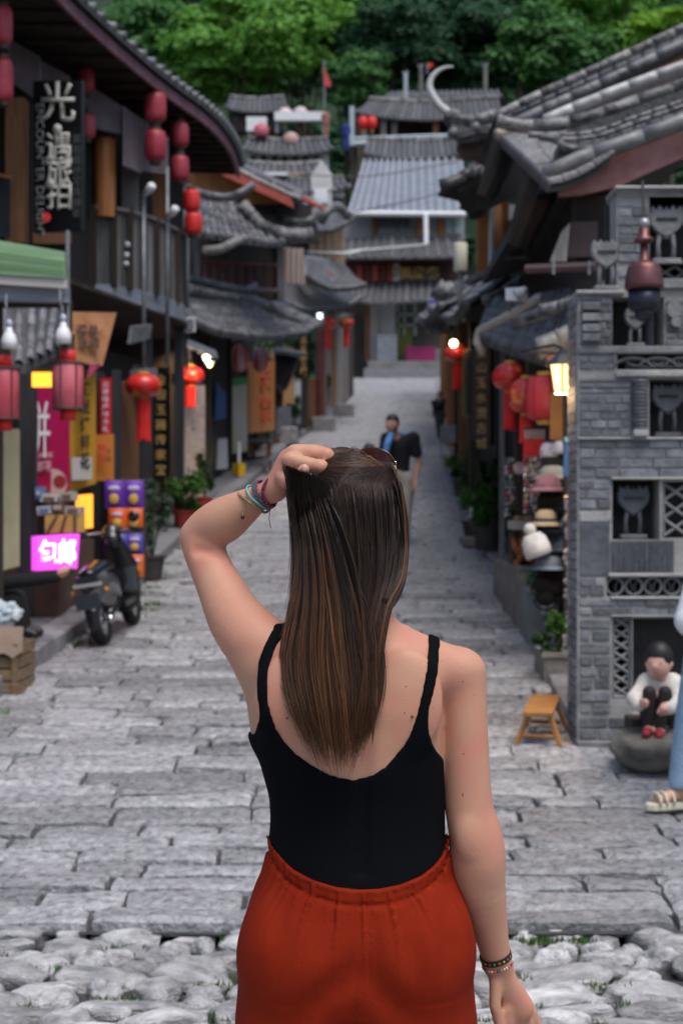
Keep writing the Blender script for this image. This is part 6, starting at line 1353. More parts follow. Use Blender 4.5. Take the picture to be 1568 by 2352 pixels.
# ------------------------------------------------------------------ goods of the hat shop
HM = {}
def cloth(name, c1, c2=None, r=.85): return mat(name, c1, c2 or tuple(x*1.35 for x in c1), scale=14, rough=r, bump=.35, bscale=120)
hs = thing('hat_stand', 'tall black metal stand carrying the column of hats by the pillar', 'stand', (P(1284, 0, 11.4).x, 11.4, gz(11.4)))
hx = P(1284, 0, 11.5).x
MB().tube([V(hx, 11.5, gz(11.5)), V(hx, 11.5, P(0, 985, 11.5).z)], .018, 8).build('pole', IRON, hs)
for k in range(4): a = k*math.pi/2+.4; MB().tube([V(hx, 11.5, gz(11.5)+.05), V(hx+.2*math.cos(a), 11.5+.2*math.sin(a), gz(11.5)+.01)], .012, 6).build('leg', IRON, hs)
def hat(px, py, d, w, crown_h, brim, m, label, tilt=(0, 0), bobble=False, band=None):
    c = P(px, py, d); r = w/2; t = thing('hat', label, 'hat', tuple(c), 'hats stacked on the stand'); R = Matrix.Rotation(tilt[0], 3, 'X') @ Matrix.Rotation(tilt[1], 3, 'Y')
    def T(mb): mb.v = [tuple(c+R @ (Vector(v)-c)) for v in mb.v]; return mb
    T(MB().lathe([(r*.98, 0), (r, crown_h*.3), (r*.9, crown_h*.72), (r*.6, crown_h*.95), (r*.2, crown_h)], c, 18)).build('crown', m, t, smooth=True)
    if brim: T(MB().lathe([(r*1.0, .012), (r+brim, -brim*.30), (r+brim, -brim*.30-.008), (r*.95, -.004)], c, 20)).build('brim', m, t, smooth=True)
    if band: T(MB().lathe([(r*1.01, .01), (r*1.015, .035)], c, 18, caps=False)).build('band', band, t, smooth=True)
    if bobble: T(MB().sphere(c+V(0, 0, crown_h+.03), .045, 10, 7)).build('bobble', m, t, smooth=True)
    MB().tube([c+V(0, .02, crown_h*.5), V(hx, 11.5, c.z+crown_h*.4)], .006, 5).build('hook', IRON, t)
hat(1262, 1050, 11.3, .15, .11, 0, mat('blue_white_cloth', (.55, .56, .62), (.10, .14, .42), scale=22, rough=.8, contrast=(.55, .6)), 'white knitted cap with blue rings, topmost of the stand')
hat(1287, 1042, 11.2, .12, .10, 0, mat('white_rose_cloth', (.58, .57, .62), (.4, .12, .15), scale=16, rough=.8, contrast=(.66, .7)), 'small white cap with a dark red flower beside the blue ringed cap')
hat(1272, 1072, 11.3, .19, .08, .03, cloth('charcoal_felt', (.02, .02, .021)), 'charcoal felt hat under the blue ringed cap'); hat(1268, 1094, 11.2, .19, .08, .05, cloth('cream_felt', (.36, .34, .29)), 'cream felt hat with a soft brim'); hat(1258, 1122, 11.1, .19, .10, .045, cloth('dusty_pink', (.34, .17, .20)), 'dusty pink cloth hat')
hat(1268, 1170, 11.2, .23, .15, .02, mat('black_fur', (.004, .004, .004), rough=.95, bump=1, bscale=90), 'big black furry hat below the pink one'); hat(1252, 1202, 11.0, .16, .10, .04, cloth('straw_beige', (.36, .28, .17)), 'beige straw hat above the navy band', band=cloth('navy_band', (.02, .03, .07))); hat(1262, 1214, 11.1, .19, .05, .05, cloth('navy_denim', (.03, .045, .09)), 'navy denim hat under the straw hat')
hat(1238, 1276, 10.9, .20, .17, 0, cloth('white_wool', (.50, .50, .49)), 'round white woolly bobble hat', tilt=(.0, -.35), bobble=True); hat(1288, 1258, 11.2, .16, .09, .06, cloth('grey_blue_denim', (.11, .14, .19)), 'grey-blue bucket hat beside the white bobble hat'); hat(1260, 1302, 11.0, .20, .08, .04, cloth('slate_wool', (.13, .16, .21)), 'slate wool hat under the white bobble hat'); hat(1306, 1222, 11.4, .14, .12, .0, cloth('white_wool2', (.5, .5, .52)), 'white cap half behind the shell garland')
hat(1262, 1326, 11.1, .20, .10, .02, cloth('black_wool', (.006, .006, .007)), 'black wool hat above the dark fur muffs'); 
for px, py, l in ((1246, 1345, 'black fluffy earmuff by the stone trough'), (1272, 1352, 'black fluffy earmuff beside the stand foot'), (1252, 1372, 'black fluffy earmuff lowest at the stand')): t = thing('earmuff', l, 'earmuff', tuple(P(px, py, 11.0))); MB().sphere(P(px, py, 11.0), (.075, .07, .065), 12, 8).build('fur', mat('black_fur', (.004, .004, .004)), t, smooth=True); MB().tube(ring(P(px, py+2, 11.0), V(0, 1, 0), .085, 0, n=16)[:9], .008, 5).build('headband', IRON, t)
# tassels, trinket racks, cloth
tr = thing('tassel_rack', 'bunch of red knotted tassels hanging under the lanterns', 'tassels', tuple(P(1226, 985, 12.0))); MB().tube([P(1202, 984, 12.0), P(1252, 984, 12.0)], .01, 6).build('bar', IRON, tr)
for k in range(7):
    px = 1206+k*7; MB().tube([P(px, 986, 12.0), P(px, 1012, 12.0)], .008, 5).build('cord', mat('white_cord', (.5, .45, .44)), tr); MB().lathe([(.006, .0), (.018, -.03), (.020, -.13), (.016, -.15)], P(px, 1008, 11.95), 8).build('tassel', RED, tr, smooth=True)
def trinket_rack(x0, x1, y0, y1, d, label, nx, ny, seed):
    t = thing('trinket_rack', label, 'rack', tuple(P((x0+x1)/2, y1, d))); rg = random.Random(seed)
    for px in np.linspace(x0, x1, 5): MB().tube([P(px, y0, d), P(px, y1, d)], .004, 4).build('wire', METAL, t)
    for py in np.linspace(y0, y1, 6): MB().tube([P(x0, py, d), P(x1, py, d)], .004, 4).build('wire', METAL, t)
    ms = [mat('trinket_silver', (.4, .4, .42), rough=.25, metal=.8), mat('trinket_gold', (.5, .36, .18), rough=.3, metal=.6), mat('trinket_dark', (.04, .04, .05), rough=.4), mat('trinket_pale', (.5, .44, .42), rough=.5), mat('trinket_red', (.35, .05, .06), rough=.5)]
    for j in range(ny):
        for i in range(nx):
            c = P(x0+(x1-x0)*(i+.5)/nx+rg.uniform(-2, 2), y0+(y1-y0)*(j+.5)/ny+rg.uniform(-3, 3), d-.02); r = rg.uniform(.010, .022)
            MB().sphere(c, (r, .006, r*rg.uniform(.8, 1.6)), 6, 5).build('trinket', ms[rg.choice([0, 0, 0, 1, 2, 3, 3, 4])], t, smooth=True)
trinket_rack(1202, 1248, 1050, 1180, 11.9, 'wire rack of silver trinkets beside the stacked hats', 6, 11, 1); trinket_rack(1160, 1184, 1052, 1190, 13.6, 'narrow rack of pale trinkets further along the shop', 4, 11, 2)
for px, py, d in ((1192, 1075, 12.5),): t = thing('paper_fan', 'round pink and white paper fan hanging by the trinket rack', 'fan', tuple(P(px, py, d))); MB().lathe([(.05, 0), (.05, .006)], P(px, py, d), 20, axis='y').build('fan_leaf', mat('pink_white_paper', (.5, .3, .32), (.55, .5, .5), scale=6, rough=.7), t); MB().tube([P(px, py+16, d), P(px, py+32, d)], .006, 5).build('handle', BROWN, t)
bc = thing('blue_cloth', 'blue scarf hanging beside the pillar edge', 'scarf', tuple(P(1301, 1040, 10.2))); MB().prism([P(1293, 1092, 10.2), P(1306, 1096, 10.2), P(1309, 1020, 10.2), P(1296, 1012, 10.2)], V(0, .03, 0)).build('scarf', mat('blue_scarf', (.02, .09, .26), rough=.8), bc); MB().prism([P(1296, 1012, 10.19), P(1309, 1020, 10.19), P(1309, 1008, 10.19), P(1296, 1003, 10.19)], V(0, .03, 0)).build('turquoise_edge', mat('turquoise', (.1, .4, .48), rough=.7), bc)
sg_ = thing('shell_garland', 'long garland of cream shells hanging down the pillar edge', 'garland', tuple(P(1306, 1150, 9.2))); rgs = random.Random(8)
MB().tube([P(1302, 1130, 9.3), P(1308, 1500, 9.2)], .006, 5).build('cord', CAPM, sg_)
for k in range(48): o = MB().sphere(P(1303+rgs.uniform(-6, 8), 1140+k*7.2+rgs.uniform(-3, 3), 9.2+rgs.uniform(-.02, .02)), (rgs.uniform(.010, .022), .014, rgs.uniform(.012, .022)), 7, 5).build('shell', mat('cream_shell', (.48, .40, .33), (.6, .53, .47), scale=9, rough=.5), sg_, smooth=True)
SHADOW = mat('dark_trough', (.02, .02, .02), rough=.9)  # plain near-black fill for soil and crate contents
ty = thing('display_tray', 'white tray of brown dried mushrooms on the orange crate', 'tray', tuple(P(1203, 1215, 13.0))); a, b = P(1172, 1216, 13.0), P(1232, 1196, 13.0); MB().box((a.x, 12.8, a.z), (b.x, 13.25, b.z)).build('tray_body', mat('cream_tray', (.42, .39, .34), rough=.7), ty)
for k in range(16): MB().sphere(V(a.x+.03+rgs.random()*(b.x-a.x-.06), 12.85+rgs.random()*.3, b.z+.015), (.035, .035, .025), 7, 5).build('mushroom', mat('brown_mushroom', (.22, .10, .05), (.4, .27, .18), scale=12, rough=.8), ty, smooth=True)
oc = thing('goods_crate', 'crate of orange-brown dried goods below the white tray', 'crate', tuple(P(1203, 1300, 12.9))); a, b = P(1176, 1296, 13.0), P(1232, 1222, 13.0); MB().box((a.x, 12.95, a.z), (b.x, 13.3, b.z)).build('crate_body', mat('dark_crate', (.05, .03, .02), rough=.8), oc)
for k in range(40): MB().sphere(V(a.x+rgs.random()*(b.x-a.x), 12.93-rgs.random()*.06, a.z+rgs.random()*(b.z-a.z)), (.03, .02, .035), 6, 5).build('dried_bundle', mat('rust_goods', (.26, .07, .02), (.40, .15, .05), scale=12, rough=.7), oc, smooth=True)
TROUGH = mat('trough_stone', (.13, .125, .115), (.24, .225, .21), scale=6, rough=.85, bump=.5)
def trough(name, label, px0, px1, py0, d, depth, m=TROUGH, cat='trough'):
    t = thing(name, label, cat, (P((px0+px1)/2, 0, d).x, d+depth/2, gz(d))); x0, x1 = P(px0, 0, d).x, P(px1, 0, d).x; z0, z1 = gz(d)-.05, P(0, py0, d).z
    o = MB().box((x0, d, z0), (x1, d+.05, z1)).box((x0, d+depth-.05, z0), (x1, d+depth, z1)).box((x0, d+.05, z0), (x0+.05, d+depth-.05, z1)).box((x1-.05, d+.05, z0), (x1, d+depth-.05, z1)).build('basin', m, t); MB().box((x0+.04, d+.04, z0), (x1-.04, d+depth-.04, z1-.04)).build('soil', SHADOW, t)
    o = MB().box((x0-.015, d-.015, z1-.03), (x1+.015, d+.0, z1+.002)).build('rim', m, t); return t
trough('stone_trough', 'long pale stone trough below the goods crate', 1188, 1245, 1300, 12.6, 2.0)
trough('stone_planter', 'weathered stone planter at the foot of the brick pillar', 1248, 1312, 1500, 10.4, .5)
trough('grey_planter', 'grey planter box with a white label behind the terracotta pot', 1212, 1276, 1352, 11.9, .6, mat('grey_cement', (.14, .145, .15), (.2, .205, .21), scale=5, rough=.8))
lb_ = poster('plant_label', 'white label card on the grey planter box', [(1243, 1412, 11.88), (1270, 1412, 11.88), (1270, 1372, 11.88), (1243, 1372, 11.88)], mat('label_white', (.4, .42, .44), rough=.7), 'label', .008); lettering(lb_, '十元', P(1256, 1392, 11.86), V(1, 0, 0), V(0, 0, 1), .055, mat('black_print', (.015, .012, .01)), vertical=True)
tp = thing('terracotta_pot', 'square terracotta pot standing on the paving', 'pot', tuple(onground(1232, 12.55))); c = V(P(1232, 0, 12.55).x, 12.55, gz(12.55)); MB().lathe([(.055, 0), (.078, .155), (.084, .155), (.084, .175), (.07, .175), (.068, .15)], c, 4).build('pot_body', TERRA, tp); MB().lathe([(.066, .14), (.066, .15)], c, 4).build('soil', SHADOW, tp)
def bush(label, c, h, w, m, n, leaf, seed, nm='leafy_plant'):
    return potted_plant(nm, label, c, h, w, m, None, None, n=n, leaf=leaf, seed=seed)
bush('fresh green leafy plant growing from the stone planter', V(P(1285, 0, 10.6).x, 10.62, P(0, 1500, 10.4).z), .30, .22, LEAFG, 260, .045, 21); bush('dark green trailing plant low in the stone planter', V(P(1268, 0, 10.55).x, 10.55, P(0, 1502, 10.4).z), .16, .26, LEAFD, 260, .03, 22); bush('small bright green plant by the stone trough', V(P(1222, 0, 12.3).x, 12.2, P(0, 1352, 11.9).z), .18, .14, leafmat('mint_leaf', (.06, .2, .08), (.2, .36, .2)), 160, .025, 23)
bush('tall thin green bamboo sprig inside the shop', V(P(1190, 0, 13.4).x, 13.4, P(0, 1200, 13.4).z), .65, .16, LEAFD, 200, .04, 24)
# planters farther up on the right
for px, d, h, w, l, sd, m_ in ((1078, 22.5, .65, .55, 'dark mossy shrub by the grey utility box', 31, LEAFD), (1100, 20.5, .75, .55, 'bushy olive green shrub below the couplet board', 32, leafmat('olive_leaf', (.05, .075, .015), (.09, .12, .03))), (1090, 19.0, .70, .5, 'dark ivy covered planter beside the black urn', 33, LEAFD), (1132, 18.4, .8, .45, 'dark clipped bush beside the shop post', 34, LEAFD), (1062, 24.5, .6, .5, 'leafy green shrub past the utility box', 35, LEAFG), (1118, 17.6, .55, .5, 'low fern spilling onto the paving by the urn', 36, LEAFG)):
    potted_plant('potted_shrub', l, onground(px, d), h, w, m_, (.17, .26), DPOT, n=620, leaf=.045, seed=sd)
ur = thing('black_urn', 'large black clay urn standing on a stone slab', 'urn', tuple(onground(1115, 18.6))); c = onground(1115, 18.6); MB().lathe([(.14, .05), (.19, .18), (.20, .32), (.15, .44), (.17, .46), (.17, .48), (.13, .48)], c, 18).build('urn_body', mat('black_clay', (.012, .012, .012), rough=.4), ur, smooth=True); o = MB().box((c.x-.30, c.y-.35, c.z-.08), (c.x+.25, c.y+.35, c.z+.05)).build('stone_slab', TROUGH, ur); bevel(o, .02)
ub = poster('utility_box', 'plain grey metal utility box by the far shrubs', [(1046, 1016, 27), (1066, 1016, 27.4), (1066, 976, 27.4), (1046, 976, 27)], METAL, 'box', .3)
wc = thing('white_card', 'white card leaning on the black urn slab', 'card', tuple(P(1086, 1180, 18.5))); MB().prism([P(1076, 1188, 18.5), P(1096, 1188, 18.5), P(1094, 1162, 18.55), P(1078, 1162, 18.55)], V(0, .01, 0)).build('card', PLASTER, wc)
# ------------------------------------------------------------------ wooden stool
so = thing('wooden_stool', 'small honey coloured wooden stool standing on the paving', 'stool', (P(1246, 0, 8.75).x, 8.78, gz(8.78)))
HONEY = mat('honey_wood', (.30, .13, .035), (.42, .20, .06), scale=6, rough=.42, bump=.2, stretch=(1, 5, 1), spec=.45); cx_ = P(1247, 0, 8.75).x; zt = P(0, 1634, 8.60).z; z0 = gz(8.75)
M_ = Matrix.Rotation(math.radians(-14), 3, 'Z')
def L(x, y, z): v = M_ @ V(x, y, 0); return V(cx_+v.x, 8.80+v.y, z)
sl_k = .10; hl = .23
def zz(y): return zt+(y+hl)*sl_k
o = MB().hexa([L(-.082, -hl, zz(-hl)-.03), L(.082, -hl, zz(-hl)-.03), L(.082, hl, zz(hl)-.03), L(-.082, hl, zz(hl)-.03), L(-.086, -hl-.004, zz(-hl)), L(.086, -hl-.004, zz(-hl)), L(.086, hl+.004, zz(hl)), L(-.086, hl+.004, zz(hl))]).build('seat', HONEY, so); bevel(o, .006, 2)
for sx in (-1, 1):
    for sy in (-1, 1): MB().tube([L(sx*.055, sy*.15, zz(sy*.15)-.02), L(sx*.125, sy*.20, gz(8.80+sy*.2))], [.017, .015], 4).build('leg', HONEY, so)
for sy in (-1, 1): MB().tube([L(-.09, sy*.175, zz(sy*.17)-.15), L(.09, sy*.175, zz(sy*.17)-.15)], .012, 4).build('stretcher', HONEY, so)
for sx in (-1, 1): MB().tube([L(sx*.058, -.17, zz(-.17)-.045), L(sx*.058, .17, zz(.17)-.045)], .016, 4).build('apron', HONEY, so)

# ------------------------------------------------------------------ people
BLKH = mat('black_hair', (.012, .01, .01), rough=.5)
SKIN2 = mat('skin_warm', (.50, .27, .19), (.54, .30, .21), scale=8, rough=.55, sss=.1)
def human(label, J, f, r, h, sleeve, shirt, pants, shoes, hair=BLKH, hr=.105, group=None, coat=.012, pcoat=.014, extra=None, longhair=0, face=True, fringe=.30, skin=None, pr=1.0):
    """J: joints in metres; f: unit vector the face looks along; r: radius scale"""
    J = {k: np.array(v, float) for k, v in J.items()}; f = np.array(f, float); f /= np.linalg.norm(f); side = np.cross(f, (0, 0, 1)); side /= np.linalg.norm(side)
    t = thing('person', label, 'person', tuple((J['lan']+J['ran'])/2*np.array([1, 1, 1])-np.array([0, 0, .06])), group)
    A = np.array(list(J.values())); lo, hi = A.min(0)-.20, A.max(0)+.22
    B = Field(lo, hi, h); S_ = Field(lo, hi, h); T_ = Field(lo, hi, h)
    def torso(Fd, o, z0=0):
        Fd.chain([(J['pel'], .115*r+o), ((J['pel']*.55+J['che']*.45), .110*r+o), (J['che'], .128*r+o)], .04, flat=(f, .78)); Fd.chain([(J['lsh'], .062*r+o), (J['che']+np.array([0, 0, .06*r]), .09*r+o), (J['rsh'], .062*r+o)], .05)
    torso(B, 0); torso(S_, coat)
    B.chain([(J['che'], .06*r), (J['nec'], .052*r), (J['hea']-np.array([0, 0, .03]), .05*r)], .03)
    B.ell(J['hea'], (hr*.74, hr*.74, hr*1.0), .02, rot=None); B.ell(J['hea']+f*hr*.18-np.array([0, 0, hr*.42]), (hr*.60, hr*.60, hr*.66), .03)
    if face:
        B.ell(J['hea']+f*hr*.80-np.array([0, 0, hr*.25]), (hr*.13, hr*.13, hr*.17), .012)
        for s in (-1, 1): B.ell(J['hea']+side*s*hr*.74-np.array([0, 0, hr*.22]), (hr*.12, hr*.18, hr*.22), .01)
    for s in 'lr':
        B.chain([(J[s+'sh'], .050*r), (J[s+'el'], .038*r), (J[s+'wr'], .026*r)], .02)
        if sleeve == 'long': S_.chain([(J[s+'sh'], .056*r+coat), (J[s+'el'], .046*r+coat), (J[s+'wr'], .034*r+coat)], .03)
        else: S_.chain([(J[s+'sh'], .056*r+coat), (J[s+'sh']*.35+J[s+'el']*.65, .052*r+coat)], .03)
        w = J[s+'wr']; d_ = w-J[s+'el']; d_ /= np.linalg.norm(d_); d_ = d_ if s+'hd' not in J else (J[s+'hd']-w)/np.linalg.norm(J[s+'hd']-w)
        B.chain([(w, .026*r), (w+d_*.05*r, .034*r), (w+d_*.085*r, .032*r)], .012)
        lat = np.cross(d_, f); lat = lat/max(np.linalg.norm(lat), 1e-6)
        for k, (off, ln) in enumerate(((-.026, .062), (-.009, .072), (.009, .068), (.026, .052))):
            a = w+d_*.08*r+lat*off*r; B.chain([(a, .0095*r), (a+d_*ln*.55*r+f*.008, .0088*r), (a+d_*ln*.9*r+f*.024, .0075*r)], .004)
        B.chain([(w+d_*.03*r+lat*-.028*r, .012*r), (w+d_*.07*r+lat*-.05*r+f*.012, .0095*r), (w+d_*.095*r+lat*-.045*r+f*.022, .008*r)], .006)
        B.chain([(J[s+'hi'], .082*r), (J[s+'kn'], .052*r), (J[s+'an'], .036*r)], .03); T_.chain([(J[s+'hi'], .090*r*pr+pcoat), (J[s+'kn'], .062*r*pr+pcoat), (J[s+'an']+np.array([0, 0, .02]), .050*r*pr+pcoat)], .02 if pr == 1 else .004)
        an = J[s+'an']; to = J[s+'to']; B.chain([(an, .036*r), (to, .030*r)], .02)
    T_.chain([(J['lhi'], .095*r+pcoat), (J['pel'], .110*r+pcoat), (J['rhi'], .095*r+pcoat)], .04)
    if extra: extra(B, S_, T_)
    zs = S_.ax[2][None, None, :]; lowz = J['pel'][2]-.06*r
    for Fd, nm, m_ in ((B, 'body', skin or SKIN2), (S_, 'shirt', shirt), (T_, 'trousers', pants)):
        a, b = surface_nets(Fd.d)
        if len(a): np_mesh(nm, relax(a*Fd.h+Fd.lo, b, 2), b, m_, t)
    Hf = Field(J['hea']-hr*1.6-np.array([0, 0, longhair]), J['hea']+hr*1.5, h*.8); Hf.ell(J['hea']+np.array([0, 0, hr*.10])-f*hr*.08, (hr*.84, hr*.84, hr*1.04), .01)
    if longhair: Hf.chain([(J['hea']-f*hr*.3, hr*.7), (J['hea']-f*hr*.5-np.array([0, 0, longhair]), hr*.55)], .03)
    Xg, Yg, Zg = [Hf.ax[i].reshape([-1 if k == i else 1 for k in range(3)]) for i in range(3)]
    fr = (Xg-J['hea'][0])*f[0]+(Yg-J['hea'][1])*f[1]; up = Zg-J['hea'][2]
    Hf.d = np.maximum(Hf.d, np.minimum(fr-hr*(.18 if fringe > .2 else .58), fringe*hr-up)*1.0+0*Hf.d).astype(np.float32); Hf.d = np.maximum(Hf.d, -(up+hr*.75+longhair)).astype(np.float32)
    a, b = surface_nets(Hf.d); np_mesh('hair', relax(a*Hf.h+Hf.lo, b, 2), b, hair, t)
    if face:
        for s in (-1, 1): MB().sphere(J['hea']+f*hr*.705+side*s*hr*.30-np.array([0, 0, hr*.06]), (hr*.085, hr*.085, hr*.04), 8, 6).build('eye', BLKH, t, smooth=True)
        MB().sphere(J['hea']+f*hr*.72-np.array([0, 0, hr*.62]), (hr*.13, hr*.13, hr*.035), 8, 5).build('mouth', mat('lips', (.38, .12, .10), rough=.5), t, smooth=True)
    for s in ('lr' if shoes is not None else ''):
        an, to = J[s+'an'], J[s+'to']; Fs = Field(np.minimum(an, to)-.12*r, np.maximum(an, to)+.12*r, max(h*.8, .006)); d_ = (to-an); d_[2] = 0
        Fs.chain([(an-np.array([0, 0, .01])-d_*.25, .040*r), (an*.5+to*.5, .042*r), (to, .036*r)], .02); Fs.d = np.maximum(Fs.d, (min(an[2], to[2])-.035*r)-Fs.ax[2][None, None, :]).astype(np.float32)
        a, b = surface_nets(Fs.d); np_mesh('shoe', relax(a*Fs.h+Fs.lo, b, 1), b, shoes, t)
    return t
def standing(px, py_foot, d, H, yaw, swing=.12, armswing=.1):
    g = gz(d) if py_foot is None else P(0, py_foot, d).z; x = (px-CX)/F*d; k = H/1.7; ca, sa = math.cos(yaw), math.sin(yaw)
    def o(s, f_, z): return (x+s*ca*k-f_*sa*k, d+s*sa*k+f_*ca*k, g+z*k)
    return dict(pel=o(0, 0, .93), che=o(0, 0, 1.26), nec=o(0, .02, 1.44), hea=o(0, .03, 1.585), lsh=o(-.17, 0, 1.40), rsh=o(.17, 0, 1.40), lel=o(-.23, -armswing*.4, 1.12), rel=o(.23, armswing*.4, 1.12), lwr=o(-.22, armswing*.6, .88), rwr=o(.22, armswing*.9, .88),
                lhi=o(-.09, 0, .88), rhi=o(.09, 0, .88), lkn=o(-.10, swing*.7, .49), rkn=o(.10, -swing*.2, .49), lan=o(-.10, swing, .07), ran=o(.10, -swing, .07), lto=o(-.11, swing+.15, .035), rto=o(.11, -swing+.15, .035)), (-sa, ca, 0)
def W2(px, py, d): return tuple(P(px, py, d))
# man in black t-shirt walking towards the camera
J, f = standing(918, 1268, 18.8, 1.70, math.radians(160), .16)
J['hea'] = tuple(np.array(W2(900, 972, 18.7))); J['nec'] = W2(907, 998, 18.75); f = (-.55, -.8, -.2)
def strip_(B, S_, T_): pass
mn = human('man in black t-shirt and beige trousers walking with a blue cloth over one shoulder', J, f, 1.0, .014, 'short', cloth('black_jersey', (.008, .009, .012)), cloth('beige_twill', (.30, .27, .23)), mat('brown_shoe', (.06, .045, .035), rough=.6), coat=.018, pcoat=.02)
bcl = thing('blue_cloth', 'bright blue cloth draped over the shoulder of the man in black', 'cloth', W2(890, 1020, 18.6)); Fb = Field(np.array(W2(880, 1060, 18.4))-.06, np.array(W2(945, 990, 19.1))+.12, .012)
Fb.chain([(W2(884, 1050, 18.56), .035), (W2(889, 1020, 18.58), .045), (W2(897, 1000, 18.66), .04), (W2(915, 996, 18.95), .035), (W2(935, 1004, 18.97), .04), (W2(938, 1030, 18.97), .03)], .02); a, b = surface_nets(Fb.d); np_mesh('cloth', relax(a*Fb.h+Fb.lo, b, 1), b, mat('bright_blue', (.10, .27, .60), rough=.8), bcl)
J, f = standing(848, None, 19.3, 1.18, math.radians(20), .08); 
human('short black haired child beside the man in black', {k: v for k, v in J.items()}, f, .82, .016, 'short', cloth('dark_navy', (.02, .025, .04)), cloth('dark_trouser', (.03, .03, .035)), mat('brown_shoe', (.06, .045, .035)), hr=.10, face=False)
J, f = standing(1010, 1006, 38, 1.12, math.radians(150), .14); J['lel'] = W2(1000, 940, 37.8); J['lwr'] = W2(992, 924, 37.6); J['lhd'] = W2(989, 916, 37.5)
human('distant person in dark jacket stretching an arm out', J, f, .8, .02, 'long', cloth('ink_jacket', (.018, .018, .03)), cloth('dark_trouser', (.03, .03, .035)), BLACKP, hr=.10)
J, f = standing(1036, 1010, 37.4, 1.10, math.radians(110), .05)
human('distant person in black stooping beside the utility box', J, f, .82, .02, 'long', cloth('black_jacket', (.008, .008, .01)), cloth('dark_trouser', (.03, .03, .035)), BLACKP, hr=.10)
# boulder and the child squatting on it
bo = thing('boulder', 'big rounded mossy boulder at the foot of the brick pillar', 'boulder', (P(1490, 0, 8.15).x, 8.15, gz(8.15))); bm = bmesh.new(); bmesh.ops.create_icosphere(bm, subdivisions=4, radius=1.0)
bc_ = P(1500, 1716, 8.12)
for v in bm.verts:
    n_ = mnoise.noise(v.co*1.6+Vector((4, 2, 1)))*.20+mnoise.noise(v.co*4)*.06; p = v.co*(1+n_); v.co = bc_-wloc(bo)+Vector((p.x*.235, p.y*.24, (p.z if p.z < .55 else .55+(p.z-.55)*.25)*.135+.0))
me = bpy.data.meshes.new('rock'); bm.to_mesh(me); bm.free(); me.polygons.foreach_set('use_smooth', [True]*len(me.polygons)); link_mesh('rock', me, mat('boulder_stone', (.085, .08, .065), (.20, .185, .16), scale=5, rough=.85, bump=.8, bscale=16), bo)
mb = MB(); MB().box((P(1448, 0, 8.3).x, 8.28, P(0, 1680, 8.3).z), (P(1560, 0, 8.3).x, 8.50, P(0, 1652, 8.3).z)).build('rear_ledge', mat('dark_brown_ledge', (.04, .025, .02), rough=.8), bo)
D = 8.2
Jc = dict(pel=W2(1510, 1640, 8.30), che=W2(1515, 1592, 8.22), nec=W2(1516, 1556, 8.17), hea=W2(1512, 1516, 8.13), lsh=W2(1487, 1570, 8.19), rsh=W2(1544, 1572, 8.19), lel=W2(1456, 1606, 8.13), rel=W2(1560, 1614, 8.12), lwr=W2(1466, 1618, 8.02), rwr=W2(1533, 1626, 8.00), lhd=W2(1482, 1616, 7.96), rhd=W2(1516, 1630, 7.95),
          lhi=W2(1496, 1640, 8.28), rhi=W2(1528, 1640, 8.28), lkn=W2(1490, 1590, 8.02), rkn=W2(1526, 1590, 8.02), lan=W2(1488, 1676, 8.04), ran=W2(1514, 1680, 8.02), lto=W2(1483, 1686, 7.96), rto=W2(1513, 1690, 7.94))
CREAMW = cloth('cream_knit', (.55, .52, .47))
child = human('small child with black bowl haircut in cream jumper squatting on the boulder', Jc, (-.45, -.85, -.12), .62, .0065, 'long', CREAMW, mat('black_tights', (.010, .009, .010), (.03, .022, .022), scale=9, rough=.7), mat('red_shoe', (.30, .02, .035), rough=.5), hr=.089, coat=.016, pcoat=.003, fringe=.16, skin=mat('child_skin', (.62, .37, .28), (.64, .36, .28), scale=8, rough=.55, sss=.1), pr=.86)
# passer-by in pale jeans at the edge of the picture
J, f = standing(1668, 1858, 7.42, 1.64, math.radians(80), .08)
J['lsh'] = W2(1648, 1215, 7.30); J['lel'] = W2(1606, 1340, 7.24); J['lwr'] = W2(1582, 1440, 7.22); J['lhd'] = W2(1590, 1480, 7.2)
J['lhi'] = W2(1632, 1440, 7.36); J['lkn'] = W2(1590, 1640, 7.34); J['lan'] = W2(1566, 1816, 7.34); J['lto'] = W2(1516, 1838, 7.30)
def wide(B, S_, T_):
    for s in 'l': T_.chain([(J['lhi'], .105), (J['lkn'], .080), (np.array(J['lan'])+np.array([.012, 0, .045]), .076)], .02)
    T_.d = np.maximum(T_.d, (J['lan'][2]+.012)-T_.ax[2][None, None, :]).astype(np.float32)
    S_.chain([(J['lel'], .07), (np.array(J['lwr'])+np.array([0, 0, .03]), .072)], .02)
jn = human('passer-by in wide pale blue jeans, white shirt and cream clogs', J, f, .95, .009, 'long', cloth('white_cotton', (.60, .61, .64)), mat('pale_denim', (.20, .31, .44), (.27, .39, .52), scale=5, rough=.85, bump=.4, bscale=60), None, extra=wide, hr=.11, longhair=.15)
CLOG = mat('cream_clog', (.55, .52, .40), (.6, .57, .46), scale=8, rough=.5)
